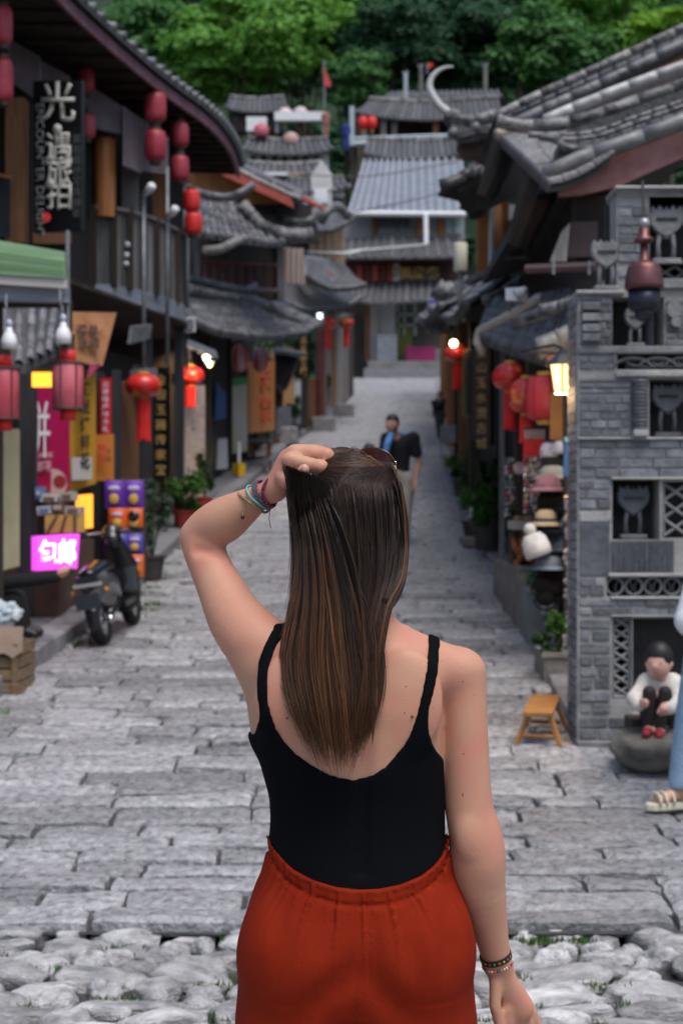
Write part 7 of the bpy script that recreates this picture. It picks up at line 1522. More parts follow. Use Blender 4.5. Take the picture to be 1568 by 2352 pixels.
for s in 'lr':
    an, to = Vector(J[s+'an']), Vector(J[s+'to']); fw = (to-an); fw.z = 0; fw.normalize(); lt_ = V(-fw.y, fw.x, 0); g0 = min(an.z, to.z)-.045
    c0 = V(an.x, an.y, g0)-fw*.06; ol = [c0+fw*a+lt_*b for a, b in ((0, -.02), (.0, .02), (.05, .036), (.12, .034), (.18, .044), (.235, .036), (.26, .012), (.26, -.012), (.235, -.036), (.18, -.044), (.12, -.034), (.05, -.036))]
    o = MB().prism(ol, V(0, 0, .034)).build('sandal_sole', CLOG, jn); bevel(o, .006, 2)
    for a in (.13, .17, .205): MB().tube([c0+fw*a+lt_*(.046*math.cos(q))+V(0, 0, .03+.05*math.sin(q)) for q in np.linspace(0, math.pi, 9)], .013, 6, flat=.5).build('sandal_strap', CLOG, jn, smooth=True)
# seated vendor in black beside the scooter
SD = 11.3
Jv = dict(pel=W2(-105, 1385, SD), che=W2(-95, 1320, SD), nec=W2(-90, 1270, SD), hea=W2(-82, 1222, SD-.02), lsh=W2(-90, 1300, SD+.18), rsh=W2(-85, 1300, SD-.16), rel=W2(10, 1338, SD-.18), rwr=W2(128, 1326, SD-.1), rhd=W2(168, 1298, SD-.08), lel=W2(-40, 1360, SD+.2), lwr=W2(20, 1380, SD+.15),
          lhi=W2(-100, 1392, SD+.1), rhi=W2(-100, 1392, SD-.1), lkn=W2(40, 1375, SD+.12), rkn=W2(30, 1380, SD-.12), lan=W2(52, 1440, SD+.1), ran=W2(45, 1446, SD-.1), lto=W2(90, 1452, SD+.1), rto=W2(80, 1458, SD-.1))
vend = human('vendor in black clothes seated on a low stool reaching an arm towards the scooter', Jv, (1, .1, -.1), 1.0, .011, 'long', cloth('black_sweater', (.006, .006, .008)), cloth('black_trousers', (.007, .007, .009)), mat('black_shoe', (.01, .01, .012), rough=.4), hr=.115)
vs_ = thing('low_stool', 'low plastic stool under the seated vendor', 'stool', (P(-105, 0, SD).x, SD, gz(SD)+.13)); c = V(P(-105, 0, SD).x, SD, gz(SD)+.13); zt_ = P(0, 1424, SD).z
MB().box((c.x-.15, SD-.15, zt_-.03), (c.x+.15, SD+.15, zt_)).build('seat', mat('blue_plastic', (.1, .15, .25), rough=.5), vs_)
for sx in (-1, 1):
    for sy in (-1, 1): MB().box((c.x+sx*.12-.02, SD+sy*.12-.02, c.z), (c.x+sx*.12+.02, SD+sy*.12+.02, zt_-.03)).build('leg', mat('blue_plastic', (.1, .15, .25)), vs_)

# ------------------------------------------------------------------ scooter
def scooter():
    B0 = V(P(240, 0, 11.9).x, 11.9, gz(11.9)); t = thing('scooter', 'dark grey motor scooter leaning on its stand at the kerb', 'scooter', tuple(B0))
    lean = Matrix.Rotation(math.radians(-9), 3, 'Y') @ Matrix.Rotation(math.radians(0), 3, 'Z'); slope = math.atan(.09); tilt = Matrix.Rotation(slope, 3, 'X'); yaw = Matrix.Rotation(math.radians(-6), 3, 'Z')
    M = yaw @ tilt @ lean
    M = M*.86
    def T(p): return B0+M @ Vector(p)
    def bld(mb, name, m, smooth=True): mb.v = [tuple(T(v)) for v in mb.v]; return mb.build(name, m, t, smooth=smooth)
    RUB = mat('tyre_rubber', (.012, .012, .013), rough=.8); GRY = mat('scooter_grey', (.075, .08, .085), (.10, .105, .11), scale=3, rough=.25, coat=.6, metal=.3); BLK = mat('scooter_black', (.008, .008, .009), rough=.3, coat=.4); CHR = mat('chrome', (.5, .5, .52), rough=.15, metal=1.0)
    for y in (0, 1.12):
        r = .205; w = bld(MB().lathe([(r*.62, -.045), (r*.92, -.055), (r, -.03), (r, .03), (r*.92, .055), (r*.62, .045)], (0, y, r), 26, axis='x', caps=False), 'wheel', RUB)
        bld(MB().lathe([(.02, -.05), (r*.64, -.046), (r*.64, .046), (.02, .05)], (0, y, r), 16, axis='x'), 'rim', CHR)
    def sdf(name, fn, lo, hi, m, h=.011):
        Fd = Field(lo, hi, h); fn(Fd); a, b = surface_nets(Fd.d); a = relax(a*Fd.h+Fd.lo, b, 2); a = np.array([tuple(T(p)) for p in a]); return np_mesh(name, a, b, m, t)
    def tail(Fd):
        Fd.chain([((0, -.12, .60), .085), ((0, .05, .56), .150), ((0, .30, .50), .150), ((0, .45, .40), .12)], .03, flat=((0, 0, 1), .85)); Fd.chain([((0, -.05, .46), .09), ((0, .2, .40), .13)], .04)
    sdf('rear_body', tail, (-.25, -.3, .2), (.25, .65, .8), GRY)
    sdf('seat', lambda Fd: Fd.chain([((0, -.10, .665), .09), ((0, .2, .68), .125), ((0, .45, .655), .10)], .03, flat=((0, 0, 1), .55)), (-.2, -.3, .55), (.2, .65, .8), BLK)
    sdf('rear_mudguard', lambda Fd: Fd.chain([((0, -.18, .44), .07), ((0, -.24, .30), .06), ((0, -.25, .20), .05)], .02, flat=((0, 1, .3), .35)), (-.12, -.34, .1), (.12, -.05, .55), BLK)
    sdf('leg_shield', lambda Fd: Fd.chain([((0, .88, .34), .19), ((0, .93, .58), .19), ((0, .86, .80), .13)], .04, flat=((0, 1, .15), .30)), (-.28, .7, .1), (.28, 1.15, 1.0), BLK)
    sdf('front_mudguard', lambda Fd: Fd.chain([((0, .95, .33), .075), ((0, 1.12, .42), .085), ((0, 1.28, .33), .06)], .02), (-.15, .8, .2), (.15, 1.4, .55), GRY)
    sdf('headlamp_cowl', lambda Fd: Fd.chain([((0, .84, .86), .10), ((0, .90, .93), .09)], .03, flat=((0, 1, 0), .8)), (-.2, .68, .72), (.2, 1.05, 1.06), BLK)
    bld(MB().box((-.15, .42, .26), (.15, .90, .31)), 'floor_board', BLK, False); bld(MB().lathe([(.045, 0), (.055, .02), (.04, .05)], (0, .98, .92), 14, axis='y'), 'headlight', CHR)
    bld(MB().tube([(-.33, .74, .93), (-.18, .82, .95), (0, .84, .94), (.18, .82, .95), (.33, .74, .93)], .014, 8), 'handlebar', CHR)
    for s in (-1, 1):
        bld(MB().tube([(s*.34, .735, .93), (s*.22, .80, .947)], .022, 8), 'grip', RUB); bld(MB().tube([(s*.2, .82, .95), (s*.26, .80, 1.03)], .007, 6), 'mirror_stem', CHR); bld(MB().lathe([(.002, -.01), (.055, -.008), (.055, .008), (.002, .01)], (s*.27, .79, 1.06), 14, axis='y'), 'mirror', BLK)
    bld(MB().box((-.10, -.205, .585), (.10, -.17, .65)), 'tail_light', mat('tail_red', (.03, .035, .045), rough=.12), False)
    bld(MB().box((-.13, -.21, .555), (.13, -.18, .583)), 'tail_trim', mat('pale_trim', (.42, .42, .42), rough=.35), False); bld(MB().box((-.11, -.29, .36), (.11, -.28, .50)), 'number_plate', mat('plate_blue_grey', (.035, .042, .055), rough=.4), False)
    bld(MB().tube([(-.08, .15, .22), (-.18, .12, .02)], .012, 6), 'side_stand', CHR); bld(MB().tube([(.1, .0, .25), (.13, -.12, .22)], [.04, .035], 8), 'silencer', CHR)
    bld(MB().tube([(.07, .02, .24), (.08, .3, .3), (.05, .5, .32)], .04, 8), 'engine_case', BLK)
    for s in (-1, 1): bld(MB().tube([(s*.14, -.16, .50), (s*.17, -.17, .51)], .02, 8), 'indicator', mat('amber', (.5, .2, .02), rough=.3))
    return t
scooter()
# ------------------------------------------------------------------ crate and bag at the kerb
cr = thing('wooden_crate', 'rough wooden crate lined with torn cardboard at the kerb', 'crate', (-2.35, 10.1, gz(10.1)))
CW = mat('crate_board', (.13, .085, .05), (.22, .15, .09), scale=5, rough=.85, bump=.5, stretch=(.5, 3, 3), vary=.15); x0, x1 = -2.62, P(50, 0, 10.0).x; zb_ = gz(10)+.0; zt_ = P(0, 1478, 10.0).z
for k in range(4): za = zb_+.01+k*(zt_-zb_)/4; MB().box((x0, 9.95, za), (x1, 9.97, za+(zt_-zb_)/4-.012)).build('plank', CW, cr); MB().box((x1-.02, 9.972, za), (x1, 10.45, za+(zt_-zb_)/4-.012)).build('plank', CW, cr)
for x_ in (x0+.02, x1-.05): MB().box((x_, 9.93, zb_), (x_+.04, 9.949, zt_)).build('batten', CW, cr)
MB().box((x0+.02, 9.98, zb_), (x1-.03, 10.42, zt_-.05)).build('contents', SHADOW, cr)
cd = thing('cardboard_flap', 'torn brown cardboard hanging over the crate edge', 'cardboard', tuple(P(25, 1470, 9.9))); MB().prism([P(-20, 1505, 9.92), P(10, 1500, 9.92), P(30, 1512, 9.92), P(52, 1495, 9.92), P(54, 1440, 9.95), P(-20, 1436, 9.95)], V(0, .008, 0)).build('sheet', mat('cardboard', (.26, .19, .14), (.32, .25, .19), scale=4, rough=.9), cd)
pb = thing('plastic_bag', 'crumpled white plastic bag lying on the crate', 'bag', tuple(P(10, 1440, 10.1))); bm = bmesh.new(); bmesh.ops.create_icosphere(bm, subdivisions=4, radius=1)
cb_ = P(8, 1412, 10.1)
for v in bm.verts: n_ = mnoise.noise(v.co*2.2)*.35+mnoise.noise(v.co*5+Vector((3, 1, 1)))*.16; p = v.co*(1+n_); v.co = cb_-wloc(pb)+Vector((p.x*.11, p.y*.12, p.z*.085))
me = bpy.data.meshes.new('bag'); bm.to_mesh(me); bm.free(); link_mesh('bag', me, mat('milky_plastic', (.52, .56, .58), (.36, .45, .5), scale=6, rough=.3), pb)
# ------------------------------------------------------------------ the woman in the middle of the street
WD = 2.6
def W(px, py, dy=0.0): return np.array(P(px, py, WD+dy))
def wr(r, dy=0.0): return r*(WD+dy)/F

def skin_material(name='skin', base=(.485, .262, .172), red=(.50, .22, .155)):
    m = bpy.data.materials.new(name); m.use_nodes = True; nt = m.node_tree; N = nt.nodes; L = nt.links
    b = N['Principled BSDF']; tc = N.new('ShaderNodeTexCoord')
    n1 = N.new('ShaderNodeTexNoise'); n1.inputs['Scale'].default_value = 13; n1.inputs['Detail'].default_value = 8
    L.new(tc.outputs['Object'], n1.inputs['Vector'])
    r1 = N.new('ShaderNodeMapRange'); r1.inputs[1].default_value = .4; r1.inputs[2].default_value = .68; L.new(n1.outputs[0], r1.inputs[0])
    m1 = N.new('ShaderNodeMix'); m1.data_type = 'RGBA'; m1.inputs['A'].default_value = (*base, 1); m1.inputs['B'].default_value = (*red, 1)
    L.new(r1.outputs[0], m1.inputs['Factor'])
    # freckles
    vo = N.new('ShaderNodeTexVoronoi'); vo.inputs['Scale'].default_value = 55; L.new(tc.outputs['Object'], vo.inputs['Vector'])
    ls = N.new('ShaderNodeMapRange'); ls.inputs[1].default_value = .10; ls.inputs[2].default_value = .055; L.new(vo.outputs['Distance'], ls.inputs[0])
    sp = N.new('ShaderNodeSeparateColor'); L.new(vo.outputs['Color'], sp.inputs[0])
    th = N.new('ShaderNodeMath'); th.operation = 'GREATER_THAN'; th.inputs[1].default_value = .86; L.new(sp.outputs[0], th.inputs[0])
    mu = N.new('ShaderNodeMath'); mu.operation = 'MULTIPLY'; L.new(ls.outputs[0], mu.inputs[0]); L.new(th.outputs[0], mu.inputs[1])
    m2 = N.new('ShaderNodeMix'); m2.data_type = 'RGBA'; m2.inputs['B'].default_value = (.20, .07, .04, 1)
    mm = N.new('ShaderNodeMath'); mm.operation = 'MULTIPLY'; mm.inputs[1].default_value = .75; L.new(mu.outputs[0], mm.inputs[0])
    L.new(mm.outputs[0], m2.inputs['Factor']); L.new(m1.outputs['Result'], m2.inputs['A']); L.new(m2.outputs['Result'], b.inputs['Base Color'])
    b.inputs['Roughness'].default_value = .56; b.inputs['Specular IOR Level'].default_value = .30
    b.inputs['Subsurface Weight'].default_value = .18; b.inputs['Subsurface Radius'].default_value = (.012, .005, .003); b.inputs['Subsurface Scale'].default_value = 1
    n2 = N.new('ShaderNodeTexNoise'); n2.inputs['Scale'].default_value = 260; n2.inputs['Detail'].default_value = 3; L.new(tc.outputs['Object'], n2.inputs['Vector'])
    bp = N.new('ShaderNodeBump'); bp.inputs['Strength'].default_value = .16; bp.inputs['Distance'].default_value = .003; L.new(n2.outputs[0], bp.inputs['Height']); L.new(bp.outputs[0], b.inputs['Normal'])
    return m
SKIN = skin_material()

def zr(py): return CAMZ+(CY-py)/F*WD
def xr_(px): return (px-CX)/F*WD

def build_woman():
    base = (xr_(815), WD+.01, 0.0)
    w = thing('person', 'woman in black tank top and rust red trousers, one hand on her long brown hair', 'person', base)
    Fd = Field((-.33, WD-.24, -.005), (.37, WD+.30, 1.75), .004)
    Y0 = WD
    # ---- torso
    rows = [(2420, 566, 1070, .02, .118), (2300, 556, 1072, .015, .122), (2240, 556, 1074, .01, .124), (2150, 568, 1068, .005, .120), (2050, 592, 1046, .005, .112), (1980, 614, 1026, .005, .102), (1930, 626, 1014, .005, .096),
            (1880, 630, 1012, .005, .094), (1830, 627, 1012, .005, .096), (1752, 606, 1014, .0, .103), (1690, 590, 1015, -.002, .106), (1620, 590, 1014, -.004, .104),
            (1560, 596, 1010, -.002, .094), (1520, 612, 1000, .0, .080), (1480, 650, 960, .005, .062), (1440, 720, 900, .012, .05)]
    Fd.loft([(zr(y), xr_(a), xr_(b), Y0+c, d) for y, a, b, c, d in rows], k=.01, n=2.25)
    # bust (front)
    for bx in (730, 905): Fd.ell(W(bx, 1690, .085), (.055, .05, .055), k=.03)
    # neck, trapezius, shoulders
    Fd.chain([(W(815, 1290, .035), .050), (W(830, 1400, .012), .049), (W(833, 1450, -.005), .053)], k=.03)
    Fd.chain([(W(836, 1474, -.012), .045), (W(940, 1506, -.008), .042), (W(1042, 1540, -.002), .040)], k=.035)
    Fd.chain([(W(820, 1474, -.012), .045), (W(720, 1494, -.006), .042), (W(645, 1500, .0), .046)], k=.035)
    # shoulder blades
    Fd.ell(W(945, 1598, -.078), (.048, .022, .075), k=.035, rot=Matrix.Rotation(math.radians(-8), 3, 'Y'))
    Fd.ell(W(660, 1585, -.074), (.048, .024, .070), k=.035, rot=Matrix.Rotation(math.radians(28), 3, 'Y'))
    # right arm, hanging
    ar = [(1058, 1546, .002, 58), (1064, 1600, .0, 53), (1069, 1682, -.004, 51), (1071, 1760, -.004, 53), (1075, 1830, -.004, 54), (1081, 1880, -.004, 55.5), (1088, 1922, -.002, 57),
          (1095, 1975, .004, 62), (1102, 2030, .012, 58), (1113, 2080, .022, 49.5), (1126, 2139, .034, 40), (1137, 2190, .044, 34), (1141, 2212, .048, 32)]
    def smooth_chain(rows, n, k):
        sp = spline(rows, n)
        Fd.chain([(W(a, b, c), wr(r, c)) for a, b, c, r in sp], k=k)
    smooth_chain(ar, 34, .010)
    Fd.ell(W(1072, 1925, -.036), (.017, .013, .028), k=.022)              # elbow bump
    Fd.ell(W(1112, 1950, -.005), (.024, .03, .05), k=.03)
    # right hand
    Fd.chain([(W(1142, 2215, .048), wr(31)), (W(1158, 2258, .054), wr(35)), (W(1185, 2312, .062), wr(42))], k=.012, flat=((.4, 1, .1), .62))
    def finger(pts, k=.006): Fd.chain([(W(a, b, c), r) for a, b, c, r in pts], k=k)
    finger([(1164, 2318, .050, .0100), (1172, 2382, .056, .0090), (1166, 2428, .070, .0082), (1152, 2456, .086, .0072)])
    finger([(1184, 2330, .060, .0102), (1198, 2396, .066, .0092), (1194, 2448, .080, .0084), (1180, 2480, .096, .0074)])
    finger([(1204, 2330, .070, .0098), (1222, 2390, .078, .0090), (1220, 2438, .092, .0082), (1206, 2470, .106, .0072)])
    finger([(1220, 2320, .080, .0088), (1238, 2368, .088, .0080), (1240, 2404, .098, .0074), (1230, 2430, .108, .0066)])
    finger([(1138, 2250, .040, .0120), (1136, 2310, .036, .0105), (1148, 2362, .042, .0092), (1158, 2396, .052, .0080)])
    # left arm, raised: shoulder, upper arm going out and forward, forearm coming back to the crown
    al = [(622, 1500, .0, 64), (590, 1478, .01, 74), (545, 1425, .035, 66), (512, 1362, .065, 55), (488, 1312, .09, 49), (470, 1268, .108, 48), (458, 1236, .118, 45)]
    smooth_chain(al, 22, .022)
    Fd.chain([(W(598, 1540, .0), wr(50)), (W(612, 1610, .0), wr(40)), (W(625, 1680, .0), wr(38))], k=.03)   # side of the chest below the arm
    fl = [(459, 1233, .118, 44), (478, 1216, .112, 50), (512, 1196, .098, 53), (548, 1173, .082, 44), (583, 1150, .066, 33), (612, 1134, .054, 27), (634, 1120, .046, 27)]
    smooth_chain(fl, 22, .007)
    Fd.cone(W(452, 1263, .070), W(516, 1269, .074), .007, .004, k=.014, cut=True)
    # left hand, a fist closed on the hair
    Fd.chain([(W(632, 1124, .046), wr(27)), (W(650, 1098, .040), wr(34)), (W(672, 1066, .036), wr(40)), (W(690, 1058, .036), wr(38))], k=.012, flat=((.5, 1, .4), .85))
    finger([(664, 1060, .004, .0150), (700, 1066, -.008, .0140), (733, 1074, -.012, .0130), (738, 1092, -.006, .0115), (730, 1108, .008, .0100)], .004)
    finger([(674, 1042, .026, .0150), (716, 1041, .014, .0140), (747, 1046, .010, .0126), (755, 1070, .014, .0112), (746, 1094, .028, .0098)], .004)
    finger([(682, 1038, .050, .0140), (722, 1037, .040, .0128), (754, 1045, .037, .0116), (760, 1070, .042, .0100), (750, 1090, .056, .009)], .004)
    finger([(684, 1046, .070, .0120), (718, 1046, .066, .0108), (744, 1056, .062, .0098), (750, 1076, .066, .009), (740, 1092, .074, .008)], .004)
    finger([(650, 1098, .010, .0150), (664, 1108, -.018, .0125), (684, 1098, -.034, .0110), (698, 1078, -.038, .0100)], .006)
    for kx, ky, kd, kr in ((736, 1072, -.016, .0135), (750, 1045, .006, .0130), (668, 1057, -.004, .0150), (680, 1040, .022, .0150)): Fd.ell(W(kx, ky, kd), (kr, kr, kr*.95), k=.006)
    # head with a face turned away
    Fd.ell(W(811, 1157, .045), (.072, .092, .086), k=.02)
    Fd.ell(W(816, 1230, .072), (.058, .068, .085), k=.03)
    Fd.ell(W(816, 1212, .142), (.011, .020, .024), k=.012)     # nose
    Fd.ell(W(816, 1262, .128), (.022, .014, .010), k=.012)     # lips
    Fd.ell(W(816, 1298, .122), (.020, .018, .016), k=.018)     # chin
    for sx in (-1, 1): Fd.ell(W(811+sx*90, 1208, .06), (.008, .018, .030), k=.008)
    # legs and feet
    for hx, kx, ax_ in ((690, 690, 690), (944, 950, 955)):
        x0, x1, x2 = xr_(hx), xr_(kx), xr_(ax_)
        Fd.chain([((x0, Y0+.01, .80), .088), ((x1, Y0+.02, .47), .058), ((x1, Y0+.005, .36), .054), ((x2, Y0-.01, .08), .036)], k=.04)
        Fd.chain([((x2, Y0-.01, .05), .036), ((x2, Y0+.10, .035), .034), ((x2, Y0+.17, .03), .026)], k=.02)
    # the furrow of the spine and the hollow of the lower back
    g = Fd.sub((-.05, WD-.24, zr(1980)), (.12, WD-.02, zr(1470)))
    sl, X, Y, Z = g
    xs = xr_(836)+(Z-zr(1700))*.03
    Fd.d[sl] += (.005*np.exp(-((X-xs)/.013)**2)*np.clip((zr(1500)-Z)/.05, 0, 1)*np.clip((Y0-.03-Y)/.03, 0, 1)).astype(np.float32)
    # crease in the bend of the raised elbow
    v, q = surface_nets(Fd.d); v = v*Fd.h+Fd.lo
    v = relax(v, q, 2, .5)
    body = np_mesh('body', v, q, SKIN, w)

    MB().sphere(W(699, 1076, -.0475), (.0048, .0016, .0062), 10, 7).build('thumb_nail', mat('nail', (.62, .36, .32), rough=.3), w, smooth=True)
    # ---- tank top
    def pl(pts): return [(xr_(a), zr(b)) for a, b in pts]
    Lout = [(560, 1676), (586, 1682), (597, 1650), (602, 1625), (597, 1590), (595, 1560), (597, 1510), (606, 1485), (620, 1456), (631, 1430)]
    Lin = [(662, 1430), (655, 1455), (636, 1480), (624, 1515), (620, 1545), (622, 1590), (629, 1622), (641, 1658), (656, 1684), (684, 1712), (715, 1733), (745, 1749), (771, 1759), (795, 1764.5), (815, 1765.5), (836, 1762), (856, 1754), (878, 1739), (898, 1719), (917, 1697), (931, 1676), (944, 1640), (954, 1605), (964, 1560), (973, 1518), (979, 1485), (982, 1445)]
    Rout = [(1011, 1445), (1009, 1475), (999, 1532), (986, 1585), (978, 1612), (976, 1640), (979, 1665), (986, 1690), (994, 1707), (1004, 1723), (1016, 1738)]
    Hem = [(1019, 1800), (1021, 1900), (1022, 1945), (1012, 1968), (990, 1985), (959, 2001), (912, 2015), (865, 2022), (820, 2023), (771, 2018), (720, 2005), (677, 1987), (650, 1967), (628, 1947), (610, 1925), (560, 1800)]
    poly = pl(Lout+Lin+Rout+Hem)
    def shell(field, lo, hi, offs, polys, name, material, par, ins=.004, it=2, extra=None):
        sl, X, Y, Z = field.sub(lo, hi)
        d = field.d[sl].astype(np.float32)
        o = np.array([field.ax[i][sl[i]][0] for i in range(3)])
        px, pz = np.meshgrid(X[:, 0, 0], Z[0, 0, :], indexing='ij')
        ps = poly_sd(px, pz, polys)[:, None, :]
        f = d-offs
        if extra is not None: f = f+extra(X, Y, Z)
        f = np.maximum(f, ps); f = np.maximum(f, -(d+ins))
        vv, qq = surface_nets(f.astype(np.float32)); vv = vv*field.h+o
        vv = relax(vv, qq, it, .5)
        return np_mesh(name, vv, qq, material, par)
    knit = bpy.data.materials.new('black_rib_knit'); knit.use_nodes = True; nt = knit.node_tree; b = nt.nodes['Principled BSDF']
    b.inputs['Base Color'].default_value = (.0035, .004, .0052, 1); b.inputs['Roughness'].default_value = .9; b.inputs['Specular IOR Level'].default_value = .06
    tc = nt.nodes.new('ShaderNodeTexCoord'); wv = nt.nodes.new('ShaderNodeTexWave'); wv.inputs['Scale'].default_value = 55; wv.inputs['Distortion'].default_value = .8
    nt.links.new(tc.outputs['Object'], wv.inputs['Vector']); bp = nt.nodes.new('ShaderNodeBump'); bp.inputs['Strength'].default_value = .22; bp.inputs['Distance'].default_value = .002
    nt.links.new(wv.outputs['Color'], bp.inputs['Height']); nt.links.new(bp.outputs[0], b.inputs['Normal'])
    shell(Fd, (-.2, WD-.2, zr(2035)), (.2, WD+.2, zr(1420)), .0045, poly, 'tank_top', knit, w, ins=.003, it=4)

    # ---- trousers
    Ft = Field((-.24, WD-.20, .06), (.28, WD+.19, zr(1890)), .004)
    trow = [(2420, 543, 1092, .015, .132), (2330, 545, 1090, .012, .134), (2243, 547, 1087, .008, .135), (2154, 558, 1083, .004, .132), (2110, 566, 1074, .004, .128), (2066, 576, 1062, .004, .122), (2030, 588, 1050, .004, .118), (2005, 600, 1040, .004, .113),
            (1985, 606, 1036, .004, .116), (1960, 612, 1031, .004, .113), (1930, 617, 1028, .004, .108), (1900, 618, 1027, .004, .107), (1880, 618, 1027, .004, .107)]
    Ft.loft([(zr(y), xr_(a), xr_(c), Y0+e, f) for y, a, c, e, f in trow], k=.01, n=2.2)
    for cx_, s_ in ((688, -1), (946, 1)):
        Ft.ell(W(cx_, 2195, -.062), (.092, .078, .095), k=.05)
        xa = xr_(cx_)
        Ft.loft([(.09, xa-.125, xa+.125, Y0+.01, .13), (.45, xa-.108, xa+.108, Y0+.01, .125), (zr(2400), xa-.104, xa+.106, Y0+.01, .128), (zr(2330), xa-.102, xa+.102, Y0+.01, .130), (zr(2260), xa-.09, xa+.09, Y0+.01, .125)], k=.02, n=2.2)
    # seam and the split between the legs
    Xg = Ft.ax[0][:, None, None]; Yg = Ft.ax[1][None, :, None]; Zg = Ft.ax[2][None, None, :]
    xs = xr_(822)+(Zg-zr(2100))*.08
    deep = np.clip((zr(2290)-Zg)/.07, 0, 1)
    Ft.d += (.0022*np.exp(-((Xg-xs)/.0045)**2)*(Yg < Y0)).astype(np.float32)
    Ft.d += (.030*deep*np.exp(-((Xg-xs)/(.018+.02*deep))**2)).astype(np.float32)
    th = np.arctan2(Yg-Y0, Xg-xr_(820)).astype(np.float32)
    rg = np.random.default_rng(3)
    def hemz(x):
        return np.interp(x, [xr_(a) for a in (600, 620, 628, 650, 677, 720, 771, 820, 865, 912, 959, 990, 1012, 1024, 1040)],
                         [zr(a) for a in (1912, 1922, 1932, 1952, 1972, 1990, 2003, 2008, 2007, 2000, 1986, 1969, 1950, 1925, 1905)])
    top = hemz(Ft.ax[0])[:, None, None]
    u = top-Zg                               # distance below the top edge
    ga = np.zeros(Ft.d.shape, np.float32)
    for n_, a_ in ((37, .5), (53, .6), (71, .6), (89, .45), (113, .3)):
        ga += a_*np.sin(n_*th+rg.uniform(0, 6.28)+rg.uniform(-25, 25)*u).astype(np.float32)
    band = np.exp(-((u-.012)/.012)**2)
    below = np.clip((u-.020)/.01, 0, 1)*np.exp(-np.clip(u-.028, 0, None)/.055)
    Ft.d += (-ga*(.0020*band+.0027*below)).astype(np.float32)
    Ft.d += (.0050*np.exp(-((u-.025)/.004)**2)).astype(np.float32)
    Ft.d -= (.0030*np.exp(-((u-.003)/.005)**2)).astype(np.float32)
    # long soft folds
    fo = np.zeros_like(Ft.d)
    for ang, fr, ph, am, cx_, cz_, sx_, sz_ in ((-.55, 55, .3, .0030, 640, 2120, .06, .10), (.35, 70, 1.2, .0024, 1010, 2110, .05, .09), (-.9, 75, 2.2, .003, 760, 2230, .05, .07), (.8, 70, .5, .003, 880, 2250, .05, .07), (.05, 90, .9, .0026, 930, 2090, .08, .06), (-.05, 85, .1, .0026, 720, 2080, .08, .05)):
        ph_ = (np.cos(ang)*(Xg-xr_(cx_))+np.sin(ang)*(Zg-zr(cz_)))*fr+ph
        fo += (1.35*am*np.sin(ph_)*np.exp(-((Xg-xr_(cx_))/sx_)**2-((Zg-zr(cz_))/sz_)**2)).astype(np.float32)
    Ft.d += fo
    f = np.maximum(Ft.d, Zg-top); f = np.maximum(f, .085-Zg)
    f = f.astype(np.float32)
    vv, qq = surface_nets(f); vv = relax(vv*Ft.h+Ft.lo, qq, 1, .4)
    rust = mat('rust_crepe', (.225, .017, .004), (.185, .0125, .003), scale=14, rough=.85, bump=.25, bscale=500, spec=.10)
    np_mesh('trousers', vv, qq, rust, w)

    # shoes
    shoe = mat('white_canvas', (.6, .58, .55), rough=.8)
    for cx_ in (690, 955):
        x2 = xr_(cx_); fs = Field((x2-.08, WD-.12, -.002), (x2+.08, WD+.26, .14), .007)
        fs.chain([((x2, WD-.02, .05), .048), ((x2, WD+.10, .04), .046), ((x2, WD+.17, .035), .038)], k=.02)
        fs.d = np.maximum(fs.d, .004-fs.ax[2][None, None, :])
        a, c = surface_nets(fs.d); np_mesh('shoe', a*fs.h+fs.lo, c, shoe, w)
    return w, Fd

woman, WF = build_woman()

# moles
mole = mat('mole', (.16, .05, .03), rough=.6)
def field_back_y(Fd, x, z):
    i = int(round((x-Fd.lo[0])/Fd.h)); k = int(round((z-Fd.lo[2])/Fd.h))
    col = Fd.d[i, :, k]; j = np.argmax(col < 0)
    return Fd.ax[1][j] - (0 if j == 0 else Fd.h*0.5)
for a, b_, r in ((631, 1537, .0022), (664, 1631, .0016), (874, 1540, .0024), (870, 1590, .0022), (940, 1627, .0024), (898, 1480, .0014), (926, 1561, .0012), (888, 1449, .0016), (923, 1618, .001), (1060, 1722, .0013), (1058, 1816, .0017), (646, 1594, .0013)):
    x, z = xr_(a), zr(b_); y = field_back_y(WF, x, z)
    MB().sphere((x, y+.0005, z), (r, .0012, r*1.1), 8, 5).build('mole', mole, woman, smooth=True)

